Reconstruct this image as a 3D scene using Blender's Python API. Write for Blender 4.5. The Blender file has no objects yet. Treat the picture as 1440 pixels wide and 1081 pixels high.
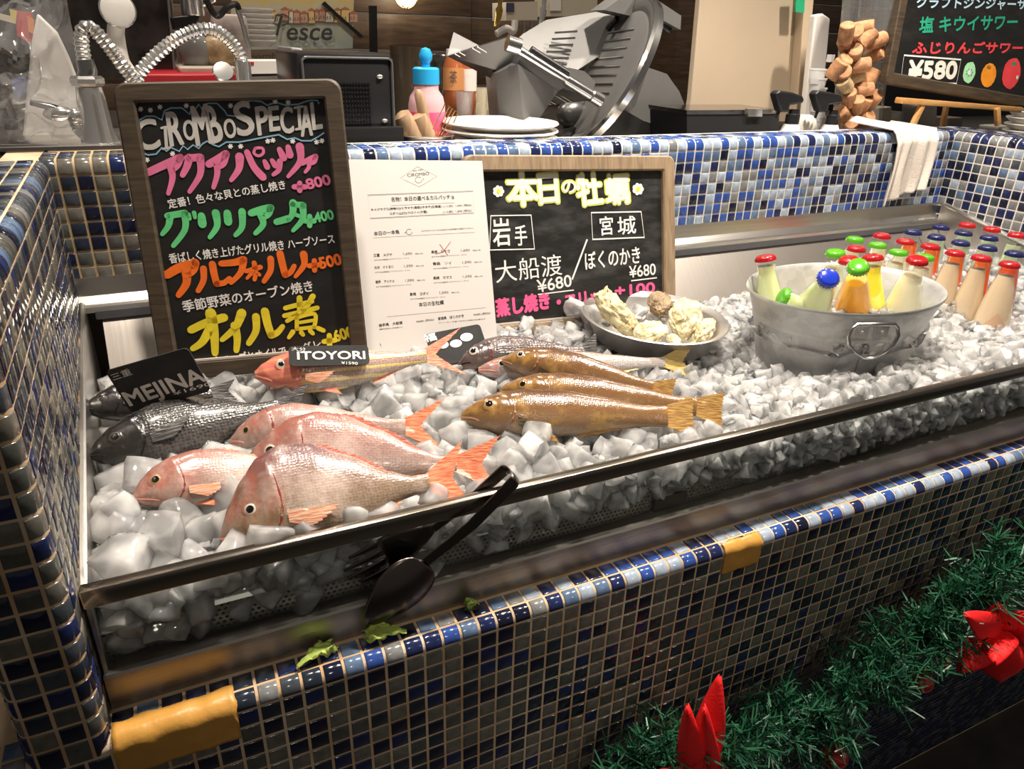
import bpy, bmesh, math, random
from math import sin, cos, pi, radians, sqrt
from mathutils import Vector, Matrix, noise, Quaternion
SC = bpy.context.scene
COL = SC.collection
# ------------------------------------------------------------------ camera
P = 0.021                                   # pitch of the mosaic tiles (m); z = 0 is the counter's front edge
CAM = Vector((-2.3503, -26.1862, 27.8812)) * P
YAW, PIT, ROL, FPX = 0.4534, 0.4406, 0.0307, 1021.186
FW = Vector((sin(YAW) * cos(PIT), cos(YAW) * cos(PIT), -sin(PIT)))
_r = Vector((cos(YAW), -sin(YAW), 0)); _u = _r.cross(FW)
RT = _r * cos(ROL) + _u * sin(ROL); UP = -_r * sin(ROL) + _u * cos(ROL)
cd = bpy.data.cameras.new('camera'); cam = bpy.data.objects.new('camera', cd); COL.objects.link(cam)
cam.matrix_world = Matrix((( RT.x, UP.x, -FW.x, CAM.x), (RT.y, UP.y, -FW.y, CAM.y), (RT.z, UP.z, -FW.z, CAM.z), (0, 0, 0, 1)))
cd.sensor_width = 36; cd.lens = FPX / 1440 * 36; cd.clip_start = 0.02; cd.clip_end = 60
SC.camera = cam
# ------------------------------------------------------------------ world, lamps, exposure
w = bpy.data.worlds.new('world'); SC.world = w; w.use_nodes = True
w.node_tree.nodes['Background'].inputs[0].default_value = (1.0, 0.9, 0.8, 1)
w.node_tree.nodes['Background'].inputs[1].default_value = 0.06
SC.view_settings.view_transform = 'Standard'; SC.view_settings.look = 'None'
SC.view_settings.gamma = 1; SC.view_settings.use_curve_mapping = False
SC.view_settings.exposure = 0.75
SC.cycles.max_bounces = 24; SC.cycles.diffuse_bounces = 14; SC.cycles.transmission_bounces = 16; SC.cycles.transparent_max_bounces = 24
def spot(loc, tgt, power, col, ang=100, rad=0.04, blend=0.5):
    l = bpy.data.lights.new('ceiling_or_fill_spot', 'SPOT'); l.energy = power; l.color = col
    l.spot_size = radians(ang); l.spot_blend = blend; l.shadow_soft_size = rad
    o = bpy.data.objects.new('ceiling_or_fill_spot', l); COL.objects.link(o); o.location = loc
    o.rotation_euler = (Vector(tgt) - Vector(loc)).to_track_quat('-Z', 'Y').to_euler()
WARM = (1.0, 0.885, 0.755)
spot((0.80, 0.22, 1.75), (0.85, 0.22, 0.1), 94, WARM, 95)
spot((1.60, 0.25, 1.75), (1.40, 0.28, 0.1), 66, WARM, 95)
spot((0.05, 0.30, 1.75), (0.08, 0.28, 0.1), 38, WARM, 85)
spot((0.70, 1.45, 2.0), (0.75, 1.3, 0.4), 24, (1.0, 0.86, 0.70), 130)
spot((-0.15, 1.25, 1.9), (-0.1, 1.2, 0.4), 24, (1.0, 0.90, 0.80), 120)
spot((1.75, 1.30, 1.9), (1.7, 1.2, 0.4), 20, (1.0, 0.88, 0.72), 130)
spot((1.60, -1.90, 1.70), (1.12, 0.0, -0.42), 20, (1.0, 0.90, 0.78), 46, 0.05)  # added front fill for the garland and the dark lower wall
spot((-0.10, -1.60, 1.75), (0.20, 0.05, 0.10), 12, (1.0, 0.90, 0.78), 19, 0.08, 0.9)  # added narrow fill for the ice behind the left glass
spot((0.55, 0.95, 1.95), (0.30, 1.65, 0.75), 14, (1.0, 0.88, 0.72), 55)  # added kitchen fill that brightens the painted sign
# ------------------------------------------------------------------ helpers
def ray(px, py): return FW + RT * ((px - 720) / FPX) + UP * ((540.5 - py) / FPX)
def onY(px, py, y):
    d = ray(px, py); return CAM + d * ((y - CAM.y) / d.y)
def onZ(px, py, z):
    d = ray(px, py); return CAM + d * ((z - CAM.z) / d.z)
def onX(px, py, x):
    d = ray(px, py); return CAM + d * ((x - CAM.x) / d.x)
def onP(px, py, o, n):
    d = ray(px, py); return CAM + d * ((o - CAM).dot(n) / d.dot(n))
def frame(x, z):
    """rotation whose local x, z follow the given directions"""
    x = Vector(x).normalized(); z = Vector(z); z = (z - x * z.dot(x)).normalized(); y = z.cross(x)
    return Matrix(((x.x, y.x, z.x), (x.y, y.y, z.y), (x.z, y.z, z.z)))
MATS = {}
def nt(name):
    m = bpy.data.materials.new(name); m.use_nodes = True; t = m.node_tree
    MATS[name] = m
    return m, t, t.nodes['Principled BSDF']
def N(t, kind, **kw):
    n = t.nodes.new(kind)
    for k, v in kw.items(): setattr(n, k, v)
    return n
def ramp(t, stops, fac):
    r = N(t, 'ShaderNodeValToRGB'); e = r.color_ramp.elements
    while len(e) < len(stops): e.new(0.5)
    for q, (p, c) in zip(e, stops): q.position = p; q.color = (*c, 1) if len(c) == 3 else c
    t.links.new(fac, r.inputs[0]); return r.outputs[0]
def mat(name, col, rough=0.5, metal=0.0, bump=0.0, bscale=60.0, var=0.0, vscale=12.0, trans=0.0, ior=1.45, spec=0.5, emit=0.0, aniso=None, alpha=1.0, coat=0.0, sss=0.0):
    if name in MATS: return MATS[name]
    m, t, b = nt(name); L = t.links.new
    b.inputs['Base Color'].default_value = (*col, 1); b.inputs['Roughness'].default_value = rough
    b.inputs['Metallic'].default_value = metal; b.inputs['Transmission Weight'].default_value = trans
    b.inputs['IOR'].default_value = ior; b.inputs['Specular IOR Level'].default_value = spec
    b.inputs['Alpha'].default_value = alpha; b.inputs['Coat Weight'].default_value = coat
    if sss: b.inputs['Subsurface Weight'].default_value = sss; b.inputs['Subsurface Radius'].default_value = (0.01, 0.01, 0.01); b.inputs['Subsurface Scale'].default_value = 1.0
    if emit: b.inputs['Emission Color'].default_value = (*col, 1); b.inputs['Emission Strength'].default_value = emit
    tc = N(t, 'ShaderNodeTexCoord')
    src = tc.outputs['Object']
    if aniso:
        mp = N(t, 'ShaderNodeMapping'); mp.inputs['Scale'].default_value = aniso; L(src, mp.inputs[0]); src = mp.outputs[0]
    if var:
        n = N(t, 'ShaderNodeTexNoise'); n.inputs['Scale'].default_value = vscale; n.inputs['Detail'].default_value = 6; L(src, n.inputs['Vector'])
        c = ramp(t, [(0.3, tuple(x * (1 - var) for x in col)), (0.7, tuple(min(1, x * (1 + var)) for x in col))], n.outputs['Fac'])
        L(c, b.inputs['Base Color'])
    if bump:
        n = N(t, 'ShaderNodeTexNoise'); n.inputs['Scale'].default_value = bscale; n.inputs['Detail'].default_value = 4; L(src, n.inputs['Vector'])
        bp = N(t, 'ShaderNodeBump'); bp.inputs['Strength'].default_value = bump; bp.inputs['Distance'].default_value = 0.004
        L(n.outputs['Fac'], bp.inputs['Height']); L(bp.outputs[0], b.inputs['Normal'])
    return m
WMX = {}
def setp(o, label=None, cat=None, group=None, kind=None):
    for k, v in (('label', label), ('category', cat), ('group', group), ('kind', kind)):
        if v: o[k] = v
    return o
def thing(name, label, cat, loc=(0, 0, 0), rot=None, group=None):
    o = bpy.data.objects.new(name, None); COL.objects.link(o); o.empty_display_size = 0.02
    M = Matrix.Translation(Vector(loc)) @ (rot.to_4x4() if rot else Matrix.Identity(4))
    o.matrix_world = M; WMX[o.name] = M
    return setp(o, label, cat, group)
class MB:
    def __init__(s): s.v = []; s.f = []; s.m = []
    def add(s, vs, fs, mi=0):
        k = len(s.v); s.v += [Vector(q) for q in vs]
        for i, f in enumerate(fs): s.f.append([k + j for j in f]); s.m.append(mi if isinstance(mi, int) else mi[i])
        return s
    def box(s, c, d, R=None, bev=0.0, mi=0, seg=2):
        c = Vector(c); d = Vector(d)
        bm = bmesh.new(); bmesh.ops.create_cube(bm, size=1.0)
        for v in bm.verts: v.co = Vector((v.co.x * d.x, v.co.y * d.y, v.co.z * d.z))
        if bev: bmesh.ops.bevel(bm, geom=bm.edges[:], offset=min(bev, min(d) * 0.49), segments=seg, affect='EDGES', profile=0.5)
        bm.verts.index_update()
        R = R or Matrix.Identity(3)
        s.add([R @ v.co + c for v in bm.verts], [[v.index for v in f.verts] for f in bm.faces], mi); bm.free(); return s
    def tube(s, pts, r, n=10, mi=0, cap=True, closed=False, flat=None):
        pts = [Vector(p) for p in pts]; m = len(pts); rr = r if isinstance(r, (list, tuple)) else [r] * m
        up = None; rings = []
        for i, p in enumerate(pts):
            a = pts[(i - 1) % m] if (i or closed) else p; b = pts[(i + 1) % m] if (i < m - 1 or closed) else p
            t = (b - a)
            t = t.normalized() if t.length > 1e-9 else Vector((0, 0, 1))
            if up is None:
                up = Vector((0, 0, 1)) if abs(t.z) < 0.9 else Vector((1, 0, 0))
            up = (up - t * up.dot(t))
            up = up.normalized() if up.length > 1e-6 else t.orthogonal().normalized()
            sd = t.cross(up)
            fl = flat if flat else 1.0
            rings.append([p + (up * cos(2 * pi * k / n) * fl + sd * sin(2 * pi * k / n)) * rr[i] for k in range(n)])
        vs = [q for g in rings for q in g]; fs = []
        for i in range(m if closed else m - 1):
            j = (i + 1) % m
            for k in range(n): fs.append([i * n + k, i * n + (k + 1) % n, j * n + (k + 1) % n, j * n + k])
        if cap and not closed: fs.append(list(range(n))[::-1]); fs.append([(m - 1) * n + k for k in range(n)])
        return s.add(vs, fs, mi)
    def lathe(s, prof, n=24, c=(0, 0, 0), R=None, mi=0, sx=1.0, sy=1.0):
        """prof: (radius, height[, material]) from bottom to top; radius 0 closes"""
        c = Vector(c); R = R or Matrix.Identity(3); vs = []; idx = []
        for q in prof:
            if q[0] < 1e-7: idx.append([len(vs)]); vs.append(Vector((0, 0, q[1])))
            else:
                idx.append(list(range(len(vs), len(vs) + n)))
                vs += [Vector((q[0] * cos(2 * pi * k / n) * sx, q[0] * sin(2 * pi * k / n) * sy, q[1])) for k in range(n)]
        fs = []; ms = []
        for i in range(len(prof) - 1):
            a, b = idx[i], idx[i + 1]; mm = prof[i][2] if len(prof[i]) > 2 else mi
            for k in range(n):
                k2 = (k + 1) % n
                if len(a) == 1 and len(b) == 1: continue
                if len(a) == 1: fs.append([a[0], b[k2], b[k]])
                elif len(b) == 1: fs.append([a[k], a[k2], b[0]])
                else: fs.append([a[k], a[k2], b[k2], b[k]])
                ms.append(mm)
        return s.add([R @ v + c for v in vs], fs, ms)
    def prism(s, poly, o, ex, ey, ez, d, mi=0):
        """polygon (2-D, counterclockwise) in the plane o+ex*u+ey*v, thickened by d along -ez .. 0"""
        o, ex, ey, ez = map(Vector, (o, ex, ey, ez)); n = len(poly)
        a = [o + ex * u + ey * v for u, v in poly]; b = [q - ez * d for q in a]
        return s.add(a + b, [list(range(n)), list(range(2 * n - 1, n - 1, -1))] + [[i, i + n, (i + 1) % n + n, (i + 1) % n] for i in range(n)], mi)
    def slab(s, pts, d, mi=0):
        """flat polygon of 3-D points given a thickness vector d"""
        a = [Vector(q) for q in pts]; n = len(a); d = Vector(d)
        return s.add(a + [q + d for q in a], [list(range(n)), list(range(2 * n - 1, n - 1, -1))] + [[i, i + n, (i + 1) % n + n, (i + 1) % n] for i in range(n)], mi)
    def ball(s, c, r, n=16, m=10, R=None, mi=0):
        r = Vector(r) if not isinstance(r, (int, float)) else Vector((r, r, r)); R = R or Matrix.Identity(3); c = Vector(c)
        vs = [R @ Vector((0, 0, -r.z)) + c]; fs = []
        for i in range(1, m):
            a = -pi / 2 + pi * i / m
            for k in range(n): vs.append(R @ Vector((r.x * cos(a) * cos(2 * pi * k / n), r.y * cos(a) * sin(2 * pi * k / n), r.z * sin(a))) + c)
        vs.append(R @ Vector((0, 0, r.z)) + c); top = len(vs) - 1
        for k in range(n):
            fs.append([0, 1 + (k + 1) % n, 1 + k]); fs.append([top, top - n + k, top - n + (k + 1) % n])
        for i in range(m - 2):
            for k in range(n): fs.append([1 + i * n + k, 1 + i * n + (k + 1) % n, 1 + (i + 1) * n + (k + 1) % n, 1 + (i + 1) * n + k])
        return s.add(vs, fs, mi)
    def grid(s, fn, nu, nv, mi=0, thick=None):
        vs = [fn(i / nu, j / nv) for i in range(nu + 1) for j in range(nv + 1)]
        fs = [[i * (nv + 1) + j, (i + 1) * (nv + 1) + j, (i + 1) * (nv + 1) + j + 1, i * (nv + 1) + j + 1] for i in range(nu) for j in range(nv)]
        return s.add(vs, fs, mi)
    def build(s, name, mats, parent=None, local=False, smooth=True, ang=38, origin=None, solid=0.0):
        if not isinstance(mats, (list, tuple)): mats = [mats]
        me = bpy.data.meshes.new(name); o = bpy.data.objects.new(name, me); COL.objects.link(o)
        M = None
        if parent:
            M = WMX[parent.name]; o.parent = parent; WMX[o.name] = M
            vs = s.v if local else [M.inverted() @ v for v in s.v]
        else:
            og = Vector(origin) if origin is not None else Vector((sum(v.x for v in s.v) / len(s.v), sum(v.y for v in s.v) / len(s.v), min(v.z for v in s.v)))
            vs = [v - og for v in s.v]; o.location = og; WMX[o.name] = Matrix.Translation(og)
        me.from_pydata(vs, [], s.f); me.update()
        for m in mats: me.materials.append(m)
        me.polygons.foreach_set('material_index', s.m)
        if smooth:
            me.polygons.foreach_set('use_smooth', [True] * len(me.polygons)); me.set_sharp_from_angle(angle=radians(ang))
        if solid:
            md = o.modifiers.new('thick', 'SOLIDIFY'); md.thickness = solid; md.offset = 0
        return o
def copy_tree(o, parent=None, loc=None):
    c = o.copy(); COL.objects.link(c)
    if parent: c.parent = parent
    for ch in o.children: copy_tree(ch, c)
    return c
def spline(pts, n):
    out = []
    for i in range(len(pts) - 1):
        p0, p1, p2, p3 = pts[max(0, i - 1)], pts[i], pts[i + 1], pts[min(len(pts) - 1, i + 2)]
        for k in range(n):
            t = k / n; out.append(0.5 * ((2 * p1) + (p2 - p0) * t + (2 * p0 - 5 * p1 + 4 * p2 - p3) * t * t + (3 * p1 - p0 - 3 * p2 + p3) * t ** 3))
    return out + [pts[-1]]
def rrect(w, h, r, n=5):
    out = []
    for cx, cy, a in ((w / 2 - r, h / 2 - r, 0), (-w / 2 + r, h / 2 - r, 90), (-w / 2 + r, -h / 2 + r, 180), (w / 2 - r, -h / 2 + r, 270)):
        for k in range(n + 1):
            t = radians(a + 90 * k / n); out.append((cx + r * cos(t), cy + r * sin(t)))
    return out
def frame_ring(mb, w, h, fw, r, d0, d1, n=5, mi=0, ri=0.003):
    """picture-frame moulding in the local xz plane (front faces -y): outer w*h, members fw wide, from y=d0 (front) to d1"""
    a = rrect(w, h, r, n); b = rrect(w - 2 * fw, h - 2 * fw, ri, n); k = len(a); e = 0.0025
    a2 = rrect(w - 2 * e, h - 2 * e, r, n); b2 = rrect(w - 2 * fw + 2 * e, h - 2 * fw + 2 * e, ri, n)
    rings = [[(x, d1, z) for x, z in a], [(x, d0 + e, z) for x, z in a], [(x, d0, z) for x, z in a2], [(x, d0, z) for x, z in b2], [(x, d0 + e, z) for x, z in b], [(x, d1, z) for x, z in b]]
    vs = [q for g in rings for q in g]; fs = []
    for i in range(6):
        j = (i + 1) % 6
        for q in range(k): fs.append([i * k + q, i * k + (q + 1) % k, j * k + (q + 1) % k, j * k + q][::-1])
    mb.add(vs, fs, mi)
TXT = {}
def text_mesh(body, bold=0.0):
    key = (body, bold)
    if key in TXT: return TXT[key]
    c = bpy.data.curves.new('lettering', 'FONT'); c.body = body; c.size = 1.0; c.offset = bold; c.resolution_u = 4
    o = bpy.data.objects.new('lettering', c); COL.objects.link(o); bpy.context.view_layer.update()
    m = bpy.data.meshes.new_from_object(o.evaluated_get(bpy.context.evaluated_depsgraph_get()))
    vs = [tuple(v.co) for v in m.vertices]; fs = [tuple(p.vertices) for p in m.polygons]
    bpy.data.objects.remove(o); bpy.data.curves.remove(c); bpy.data.meshes.remove(m)
    TXT[key] = (vs, fs); return TXT[key]
def letters(mb, body, c0, ex, ey, w, h, bold=0.0, mi=0, shear=0.0, lift=None):
    """lettering stretched into the box that starts at c0 and runs w along ex, h along ey; a broad pen (bold) thickens every stroke"""
    vs, fs = text_mesh(body, 0.0)
    if not vs: return
    x0 = min(v[0] for v in vs); x1 = max(v[0] for v in vs); y0 = min(v[1] for v in vs); y1 = max(v[1] for v in vs)
    c0 = Vector(c0); ex = Vector(ex); ey = Vector(ey)
    nn = ex.cross(ey); pen = bold * h; w2 = w - 2 * pen; h2 = h - 2 * pen
    for k in range(9 if bold > 0.011 else 1):
        dx, dy = (0, 0) if k == 0 else (pen * cos(pi * k / 4), pen * sin(pi * k / 4))
        mb.add([c0 + nn * (0.00001 * k) + ex * (pen + dx + (v[0] - x0) / max(1e-6, x1 - x0) * w2 + shear * (v[1] - y0) / max(1e-6, y1 - y0) * h) + ey * (pen + dy + (v[1] - y0) / max(1e-6, y1 - y0) * h2) for v in vs], fs, mi)
class Face:
    """a flat board face: turns photo measurements into points of its plane, for lettering and lines"""
    def __init__(s, o, x, z, n): s.o, s.x, s.z, s.n = Vector(o), Vector(x).normalized(), Vector(z).normalized(), Vector(n).normalized()
    def uv(s, px, py):
        q = onP(px, py, s.o, s.n) - s.o; return q.dot(s.x), q.dot(s.z)
    def at(s, u, v, lift=0.0006): return s.o + s.x * u + s.z * v + s.n * lift
    def text(s, mb, body, a, b, hpx, bold=0.0, mi=0, shear=0.0, lift=0.0006):
        """a, b: left and right end of the base line; hpx: a point at the top of the line above a, or a height in pixels"""
        ua = Vector(s.uv(*a)); ub = Vector(s.uv(*b)); t = Vector(s.uv(a[0], a[1] - hpx))
        d = (ub - ua); h = (t - ua).length; d2 = d.normalized(); up = Vector((-d2.y, d2.x))
        ex = s.x * d2.x + s.z * d2.y; ey = s.x * up.x + s.z * up.y
        letters(mb, body, s.at(ua.x, ua.y, lift), ex, ey, d.length, h, bold, mi, shear)
    def line(s, mb, pts, wpx, mi=0, lift=0.0006, closed=False):
        q = [Vector(s.uv(*p)) for p in pts]; n = len(q)
        wd = (Vector(s.uv(pts[0][0] + wpx, pts[0][1])) - q[0]).length / 2
        L = []; R = []
        for i in range(n):
            a = q[(i - 1) % n] if (i or closed) else q[i]; b = q[(i + 1) % n] if (i < n - 1 or closed) else q[i]
            d = (b - a).normalized(); pn = Vector((-d.y, d.x)) * wd
            L.append(s.at(*(q[i] + pn), lift)); R.append(s.at(*(q[i] - pn), lift))
        fs = [[i, (i + 1) % n, n + (i + 1) % n, n + i][::-1] for i in range(n if closed else n - 1)]
        mb.add(L + R, fs, mi)
    def brush(s, mb, pts, w0, w1=None, mi=0, lift=0.0006):
        """one stroke of a broad marker: photo points, pen width in pixels at its start and end, round ends"""
        w1 = w1 or w0; q = [Vector(s.uv(*p)) for p in pts]; px = (Vector(s.uv(pts[0][0] + 1, pts[0][1])) - q[0]).length
        if len(q) > 2: q = [Vector((a.x, a.y)) for a in spline([Vector((a.x, a.y, 0)) for a in q], 5)]
        n = len(q); L = []; R = []
        for i in range(n):
            d = (q[min(n - 1, i + 1)] - q[max(0, i - 1)]).normalized(); pn = Vector((-d.y, d.x)) * (w0 + (w1 - w0) * i / (n - 1)) * px / 2
            L.append(s.at(*(q[i] + pn), lift)); R.append(s.at(*(q[i] - pn), lift))
        mb.add(L + R, [[i, i + 1, n + i + 1, n + i][::-1] for i in range(n - 1)], mi)
        for c, w_ in ((q[0], w0), (q[-1], w1)): mb.add([s.at(c.x + w_ * px * 0.48 * cos(t * pi / 5), c.y + w_ * px * 0.48 * sin(t * pi / 5), lift + 0.0001) for t in range(10)], [list(range(10))], mi)
    def disc(s, mb, c, rpx, mi=0, lift=0.0006, n=14, sy=1.0, wob=0.0):
        u0 = Vector(s.uv(*c)); r = (Vector(s.uv(c[0] + rpx, c[1])) - u0).length
        vs = [s.at(u0.x + r * (1 + wob * cos(5 * a)) * cos(a), u0.y + sy * r * (1 + wob * cos(5 * a)) * sin(a), lift) for a in [2 * pi * k / n for k in range(n)]]
        mb.add(vs, [list(range(n))], mi)
    def poly(s, mb, pts, mi=0, lift=0.0006):
        q = [s.at(*s.uv(*p), lift) for p in pts]
        if (q[1] - q[0]).cross(q[2] - q[1]).dot(s.n) < 0: q = q[::-1]
        mb.add(q, [list(range(len(q)))], mi)
    def star(s, mb, c, rpx, mi=0, lift=0.0006):
        for k in range(3):
            a = pi * k / 3 + 0.2
            s.line(mb, [(c[0] - rpx * cos(a), c[1] - rpx * sin(a)), (c[0] + rpx * cos(a), c[1] + rpx * sin(a))], rpx * 0.5, mi, lift + 0.0001 * k)
# ------------------------------------------------------------------ materials of the place
def tile_mat(name, col):
    m, t, b = nt(name); L = t.links.new
    tc = N(t, 'ShaderNodeTexCoord'); n = N(t, 'ShaderNodeTexNoise'); n.inputs['Scale'].default_value = 90; L(tc.outputs['Object'], n.inputs['Vector'])
    c = ramp(t, [(0.3, tuple(x * 0.78 for x in col)), (0.7, tuple(min(1, x * 1.2) for x in col))], n.outputs['Fac'])
    L(c, b.inputs['Base Color']); b.inputs['Roughness'].default_value = 0.14; b.inputs['Specular IOR Level'].default_value = 0.6
    n2 = N(t, 'ShaderNodeTexNoise'); n2.inputs['Scale'].default_value = 130; L(tc.outputs['Object'], n2.inputs['Vector'])
    bp = N(t, 'ShaderNodeBump'); bp.inputs['Strength'].default_value = 0.10; bp.inputs['Distance'].default_value = 0.003; L(n2.outputs['Fac'], bp.inputs['Height']); L(bp.outputs[0], b.inputs['Normal'])
    return m
TILES = [tile_mat('tile_night', (0.007, 0.010, 0.030)), tile_mat('tile_navy', (0.013, 0.022, 0.085)), tile_mat('tile_cobalt', (0.030, 0.075, 0.30)),
         tile_mat('tile_steel_blue', (0.10, 0.16, 0.27)), tile_mat('tile_pale_blue', (0.33, 0.40, 0.50)), tile_mat('tile_grey', (0.19, 0.20, 0.205)), tile_mat('tile_ink', (0.020, 0.028, 0.045)),
         tile_mat('tile_slate', (0.055, 0.065, 0.080)), tile_mat('tile_shade_grey', (0.150, 0.142, 0.122)), tile_mat('tile_deep_shade_grey', (0.085, 0.090, 0.082))]  # last two are darker grey copies, the front's shade in their colour
MIXF = [0, 0, 0, 6, 6, 1, 8, 8, 8, 9, 9, 8, 6, 1]       # front counter, its shade painted in as navy and grey
MIXE = [1, 1, 2, 2, 3, 4, 4, 4, 0, 2]             # its edge, the light on it put into paler tiles
MIXB = [0, 1, 1, 2, 2, 2, 3, 4, 4, 4, 4, 5, 3]    # splashback behind the ice
MIXP = [0, 0, 6, 1, 6, 7, 8, 8, 9, 9]             # pillar
def grout_mat(name, c1, c2, sc=5.0):
    m, t, b = nt(name); L = t.links.new
    tc = N(t, 'ShaderNodeTexCoord'); n = N(t, 'ShaderNodeTexNoise'); n.inputs['Scale'].default_value = sc; n.inputs['Detail'].default_value = 8; L(tc.outputs['Object'], n.inputs['Vector'])
    L(ramp(t, [(0.35, c1), (0.65, c2)], n.outputs['Fac']), b.inputs['Base Color']); b.inputs['Roughness'].default_value = 0.85
    n2 = N(t, 'ShaderNodeTexNoise'); n2.inputs['Scale'].default_value = 300; L(tc.outputs['Object'], n2.inputs['Vector'])
    bp = N(t, 'ShaderNodeBump'); bp.inputs['Strength'].default_value = 0.3; bp.inputs['Distance'].default_value = 0.002; L(n2.outputs['Fac'], bp.inputs['Height']); L(bp.outputs[0], b.inputs['Normal'])
    return m
GROUT_TAN = grout_mat('grout_stained', (0.50, 0.31, 0.15), (0.72, 0.57, 0.40), 14)
GROUT_WHITE = grout_mat('grout_white', (0.62, 0.58, 0.52), (0.80, 0.77, 0.72), 9)
def steel(name, col=(0.55, 0.54, 0.52), rough=0.28, sc=(3, 3, 300), b=0.08, var=0.0):
    return mat(name, col, rough, 1.0, bump=b, bscale=1.0, aniso=sc, var=var)
STEEL = steel('brushed_steel', (0.60, 0.58, 0.55), 0.30)
STEEL_DULL = steel('dull_steel', (0.42, 0.39, 0.35), 0.38)
STEEL_DARK = steel('dark_steel', (0.16, 0.15, 0.14), 0.32)
CHROME = mat('chrome', (0.86, 0.85, 0.83), 0.16, 0.88)
GLASS = mat('clear_glass', (0.97, 0.99, 0.98), 0.0, trans=1.0, ior=1.45)
def thin_glass(name, tint=(0.96, 0.975, 0.97), rough=0.0, ior=1.45, dust=0.0):
    m, t, b = nt(name); L = t.links.new; t.nodes.remove(b)
    tp = N(t, 'ShaderNodeBsdfTransparent'); tp.inputs[0].default_value = (*tint, 1); gl = N(t, 'ShaderNodeBsdfGlossy'); gl.inputs['Roughness'].default_value = rough
    lw = N(t, 'ShaderNodeLayerWeight'); lw.inputs['Blend'].default_value = 0.5; pw = N(t, 'ShaderNodeMath', operation='POWER'); L(lw.outputs['Facing'], pw.inputs[0]); pw.inputs[1].default_value = 5.0
    fr = N(t, 'ShaderNodeMath', operation='MULTIPLY_ADD'); L(pw.outputs[0], fr.inputs[0]); fr.inputs[1].default_value = 0.75; fr.inputs[2].default_value = 0.04; mx = N(t, 'ShaderNodeMixShader'); L(fr.outputs[0], mx.inputs[0]); L(tp.outputs[0], mx.inputs[1]); L(gl.outputs[0], mx.inputs[2])
    r = mx.outputs[0]
    if dust:
        df = N(t, 'ShaderNodeBsdfDiffuse'); df.inputs[0].default_value = (0.8, 0.8, 0.8, 1); m2 = N(t, 'ShaderNodeMixShader'); m2.inputs[0].default_value = dust; L(r, m2.inputs[1]); L(df.outputs[0], m2.inputs[2]); r = m2.outputs[0]
    L(r, [n for n in t.nodes if n.type == 'OUTPUT_MATERIAL'][0].inputs[0]); return m
PANE = thin_glass('pane_glass')
BLACK = mat('black_plastic', (0.012, 0.012, 0.013), 0.35)
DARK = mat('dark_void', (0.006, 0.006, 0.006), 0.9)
WHITE = mat('white_plastic', (0.78, 0.75, 0.71), 0.4)
CERAMIC = mat('white_ceramic', (0.74, 0.72, 0.68), 0.22)
# ------------------------------------------------------------------ mosaic: real tiles laid on a surface S(u, v) -> point, normal
def path2(pts):
    """polyline with arc length -> sampler of (point2, normal2 on its left)"""
    q = [Vector(p) for p in pts]; s = [0.0]
    for a, b in zip(q, q[1:]): s.append(s[-1] + (b - a).length)
    nn = []
    for i in range(len(q)):
        a = q[max(0, i - 1)]; b = q[min(len(q) - 1, i + 1)]; d = (b - a).normalized(); nn.append(Vector((-d.y, d.x)))
    def at(t):
        t = max(0, min(s[-1], t)); k = 0
        while k < len(s) - 2 and s[k + 1] < t: k += 1
        f = (t - s[k]) / max(1e-9, s[k + 1] - s[k])
        return q[k].lerp(q[k + 1], f), nn[k].lerp(nn[k + 1], f).normalized()
    return at, s[-1]
def mosaic(mb, S, ub, vb, pick, h=0.0013, g=0.0027, skip=None, usub=1, vsub=1, vsubs=None):
    for j in range(len(vb) - 1):
        vs_ = (vsubs or {}).get(j, vsub)
        for i in range(len(ub) - 1):
            if skip and skip(i, j): continue
            u0, u1, v0, v1 = ub[i] + g / 2, ub[i + 1] - g / 2, vb[j] + g / 2, vb[j + 1] - g / 2
            if u1 - u0 < 0.002 or v1 - v0 < 0.002: continue
            du, dv = u1 - u0, v1 - v0
            e = 0.0013
            def cuts(L_, n): return [(0.0, 0.0), (e * 0.3, 0.62), (e, 0.93)] + [(e + (L_ - 2 * e) * k / (n + 1), 1.0) for k in range(1, n + 1)] + [(L_ - e, 0.93), (L_ - e * 0.3, 0.62), (L_, 0.0)]
            cu, cv = cuts(du, usub), cuts(dv, vs_); nv_ = len(cv); vs = []
            jit = random.uniform(-0.00025, 0.00025)
            for a, ha in cu:
                for b, hb in cv:
                    p, n = S(u0 + a, v0 + b); vs.append(p + n * (h * min(ha, hb) + (jit if ha and hb else 0) - (0.0004 if not (ha and hb) else 0)))
            fs = [[x * nv_ + y, (x + 1) * nv_ + y, (x + 1) * nv_ + y + 1, x * nv_ + y + 1] for x in range(len(cu) - 1) for y in range(nv_ - 1)]
            mb.add(vs, fs, 1 + pick(i, j))
def grout_sheet(mb, S, us, vs_):
    n = len(vs_); mb.add([S(u, v)[0] for u in us for v in vs_], [[i * n + j, (i + 1) * n + j, (i + 1) * n + j + 1, i * n + j + 1] for i in range(len(us) - 1) for j in range(n - 1)], 0)
def frange(a, b, st):
    n = int(round((b - a) / st)); return [a + st * k for k in range(n + 1)]
def arc(cx, cy, r, a0, a1, n=6): return [(cx + r * cos(radians(a0 + (a1 - a0) * k / n)), cy + r * sin(radians(a0 + (a1 - a0) * k / n))) for k in range(n + 1)]
random.seed(7)
EDGE = 0.0225                                   # run of an edge tile over the rounded arris
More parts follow.
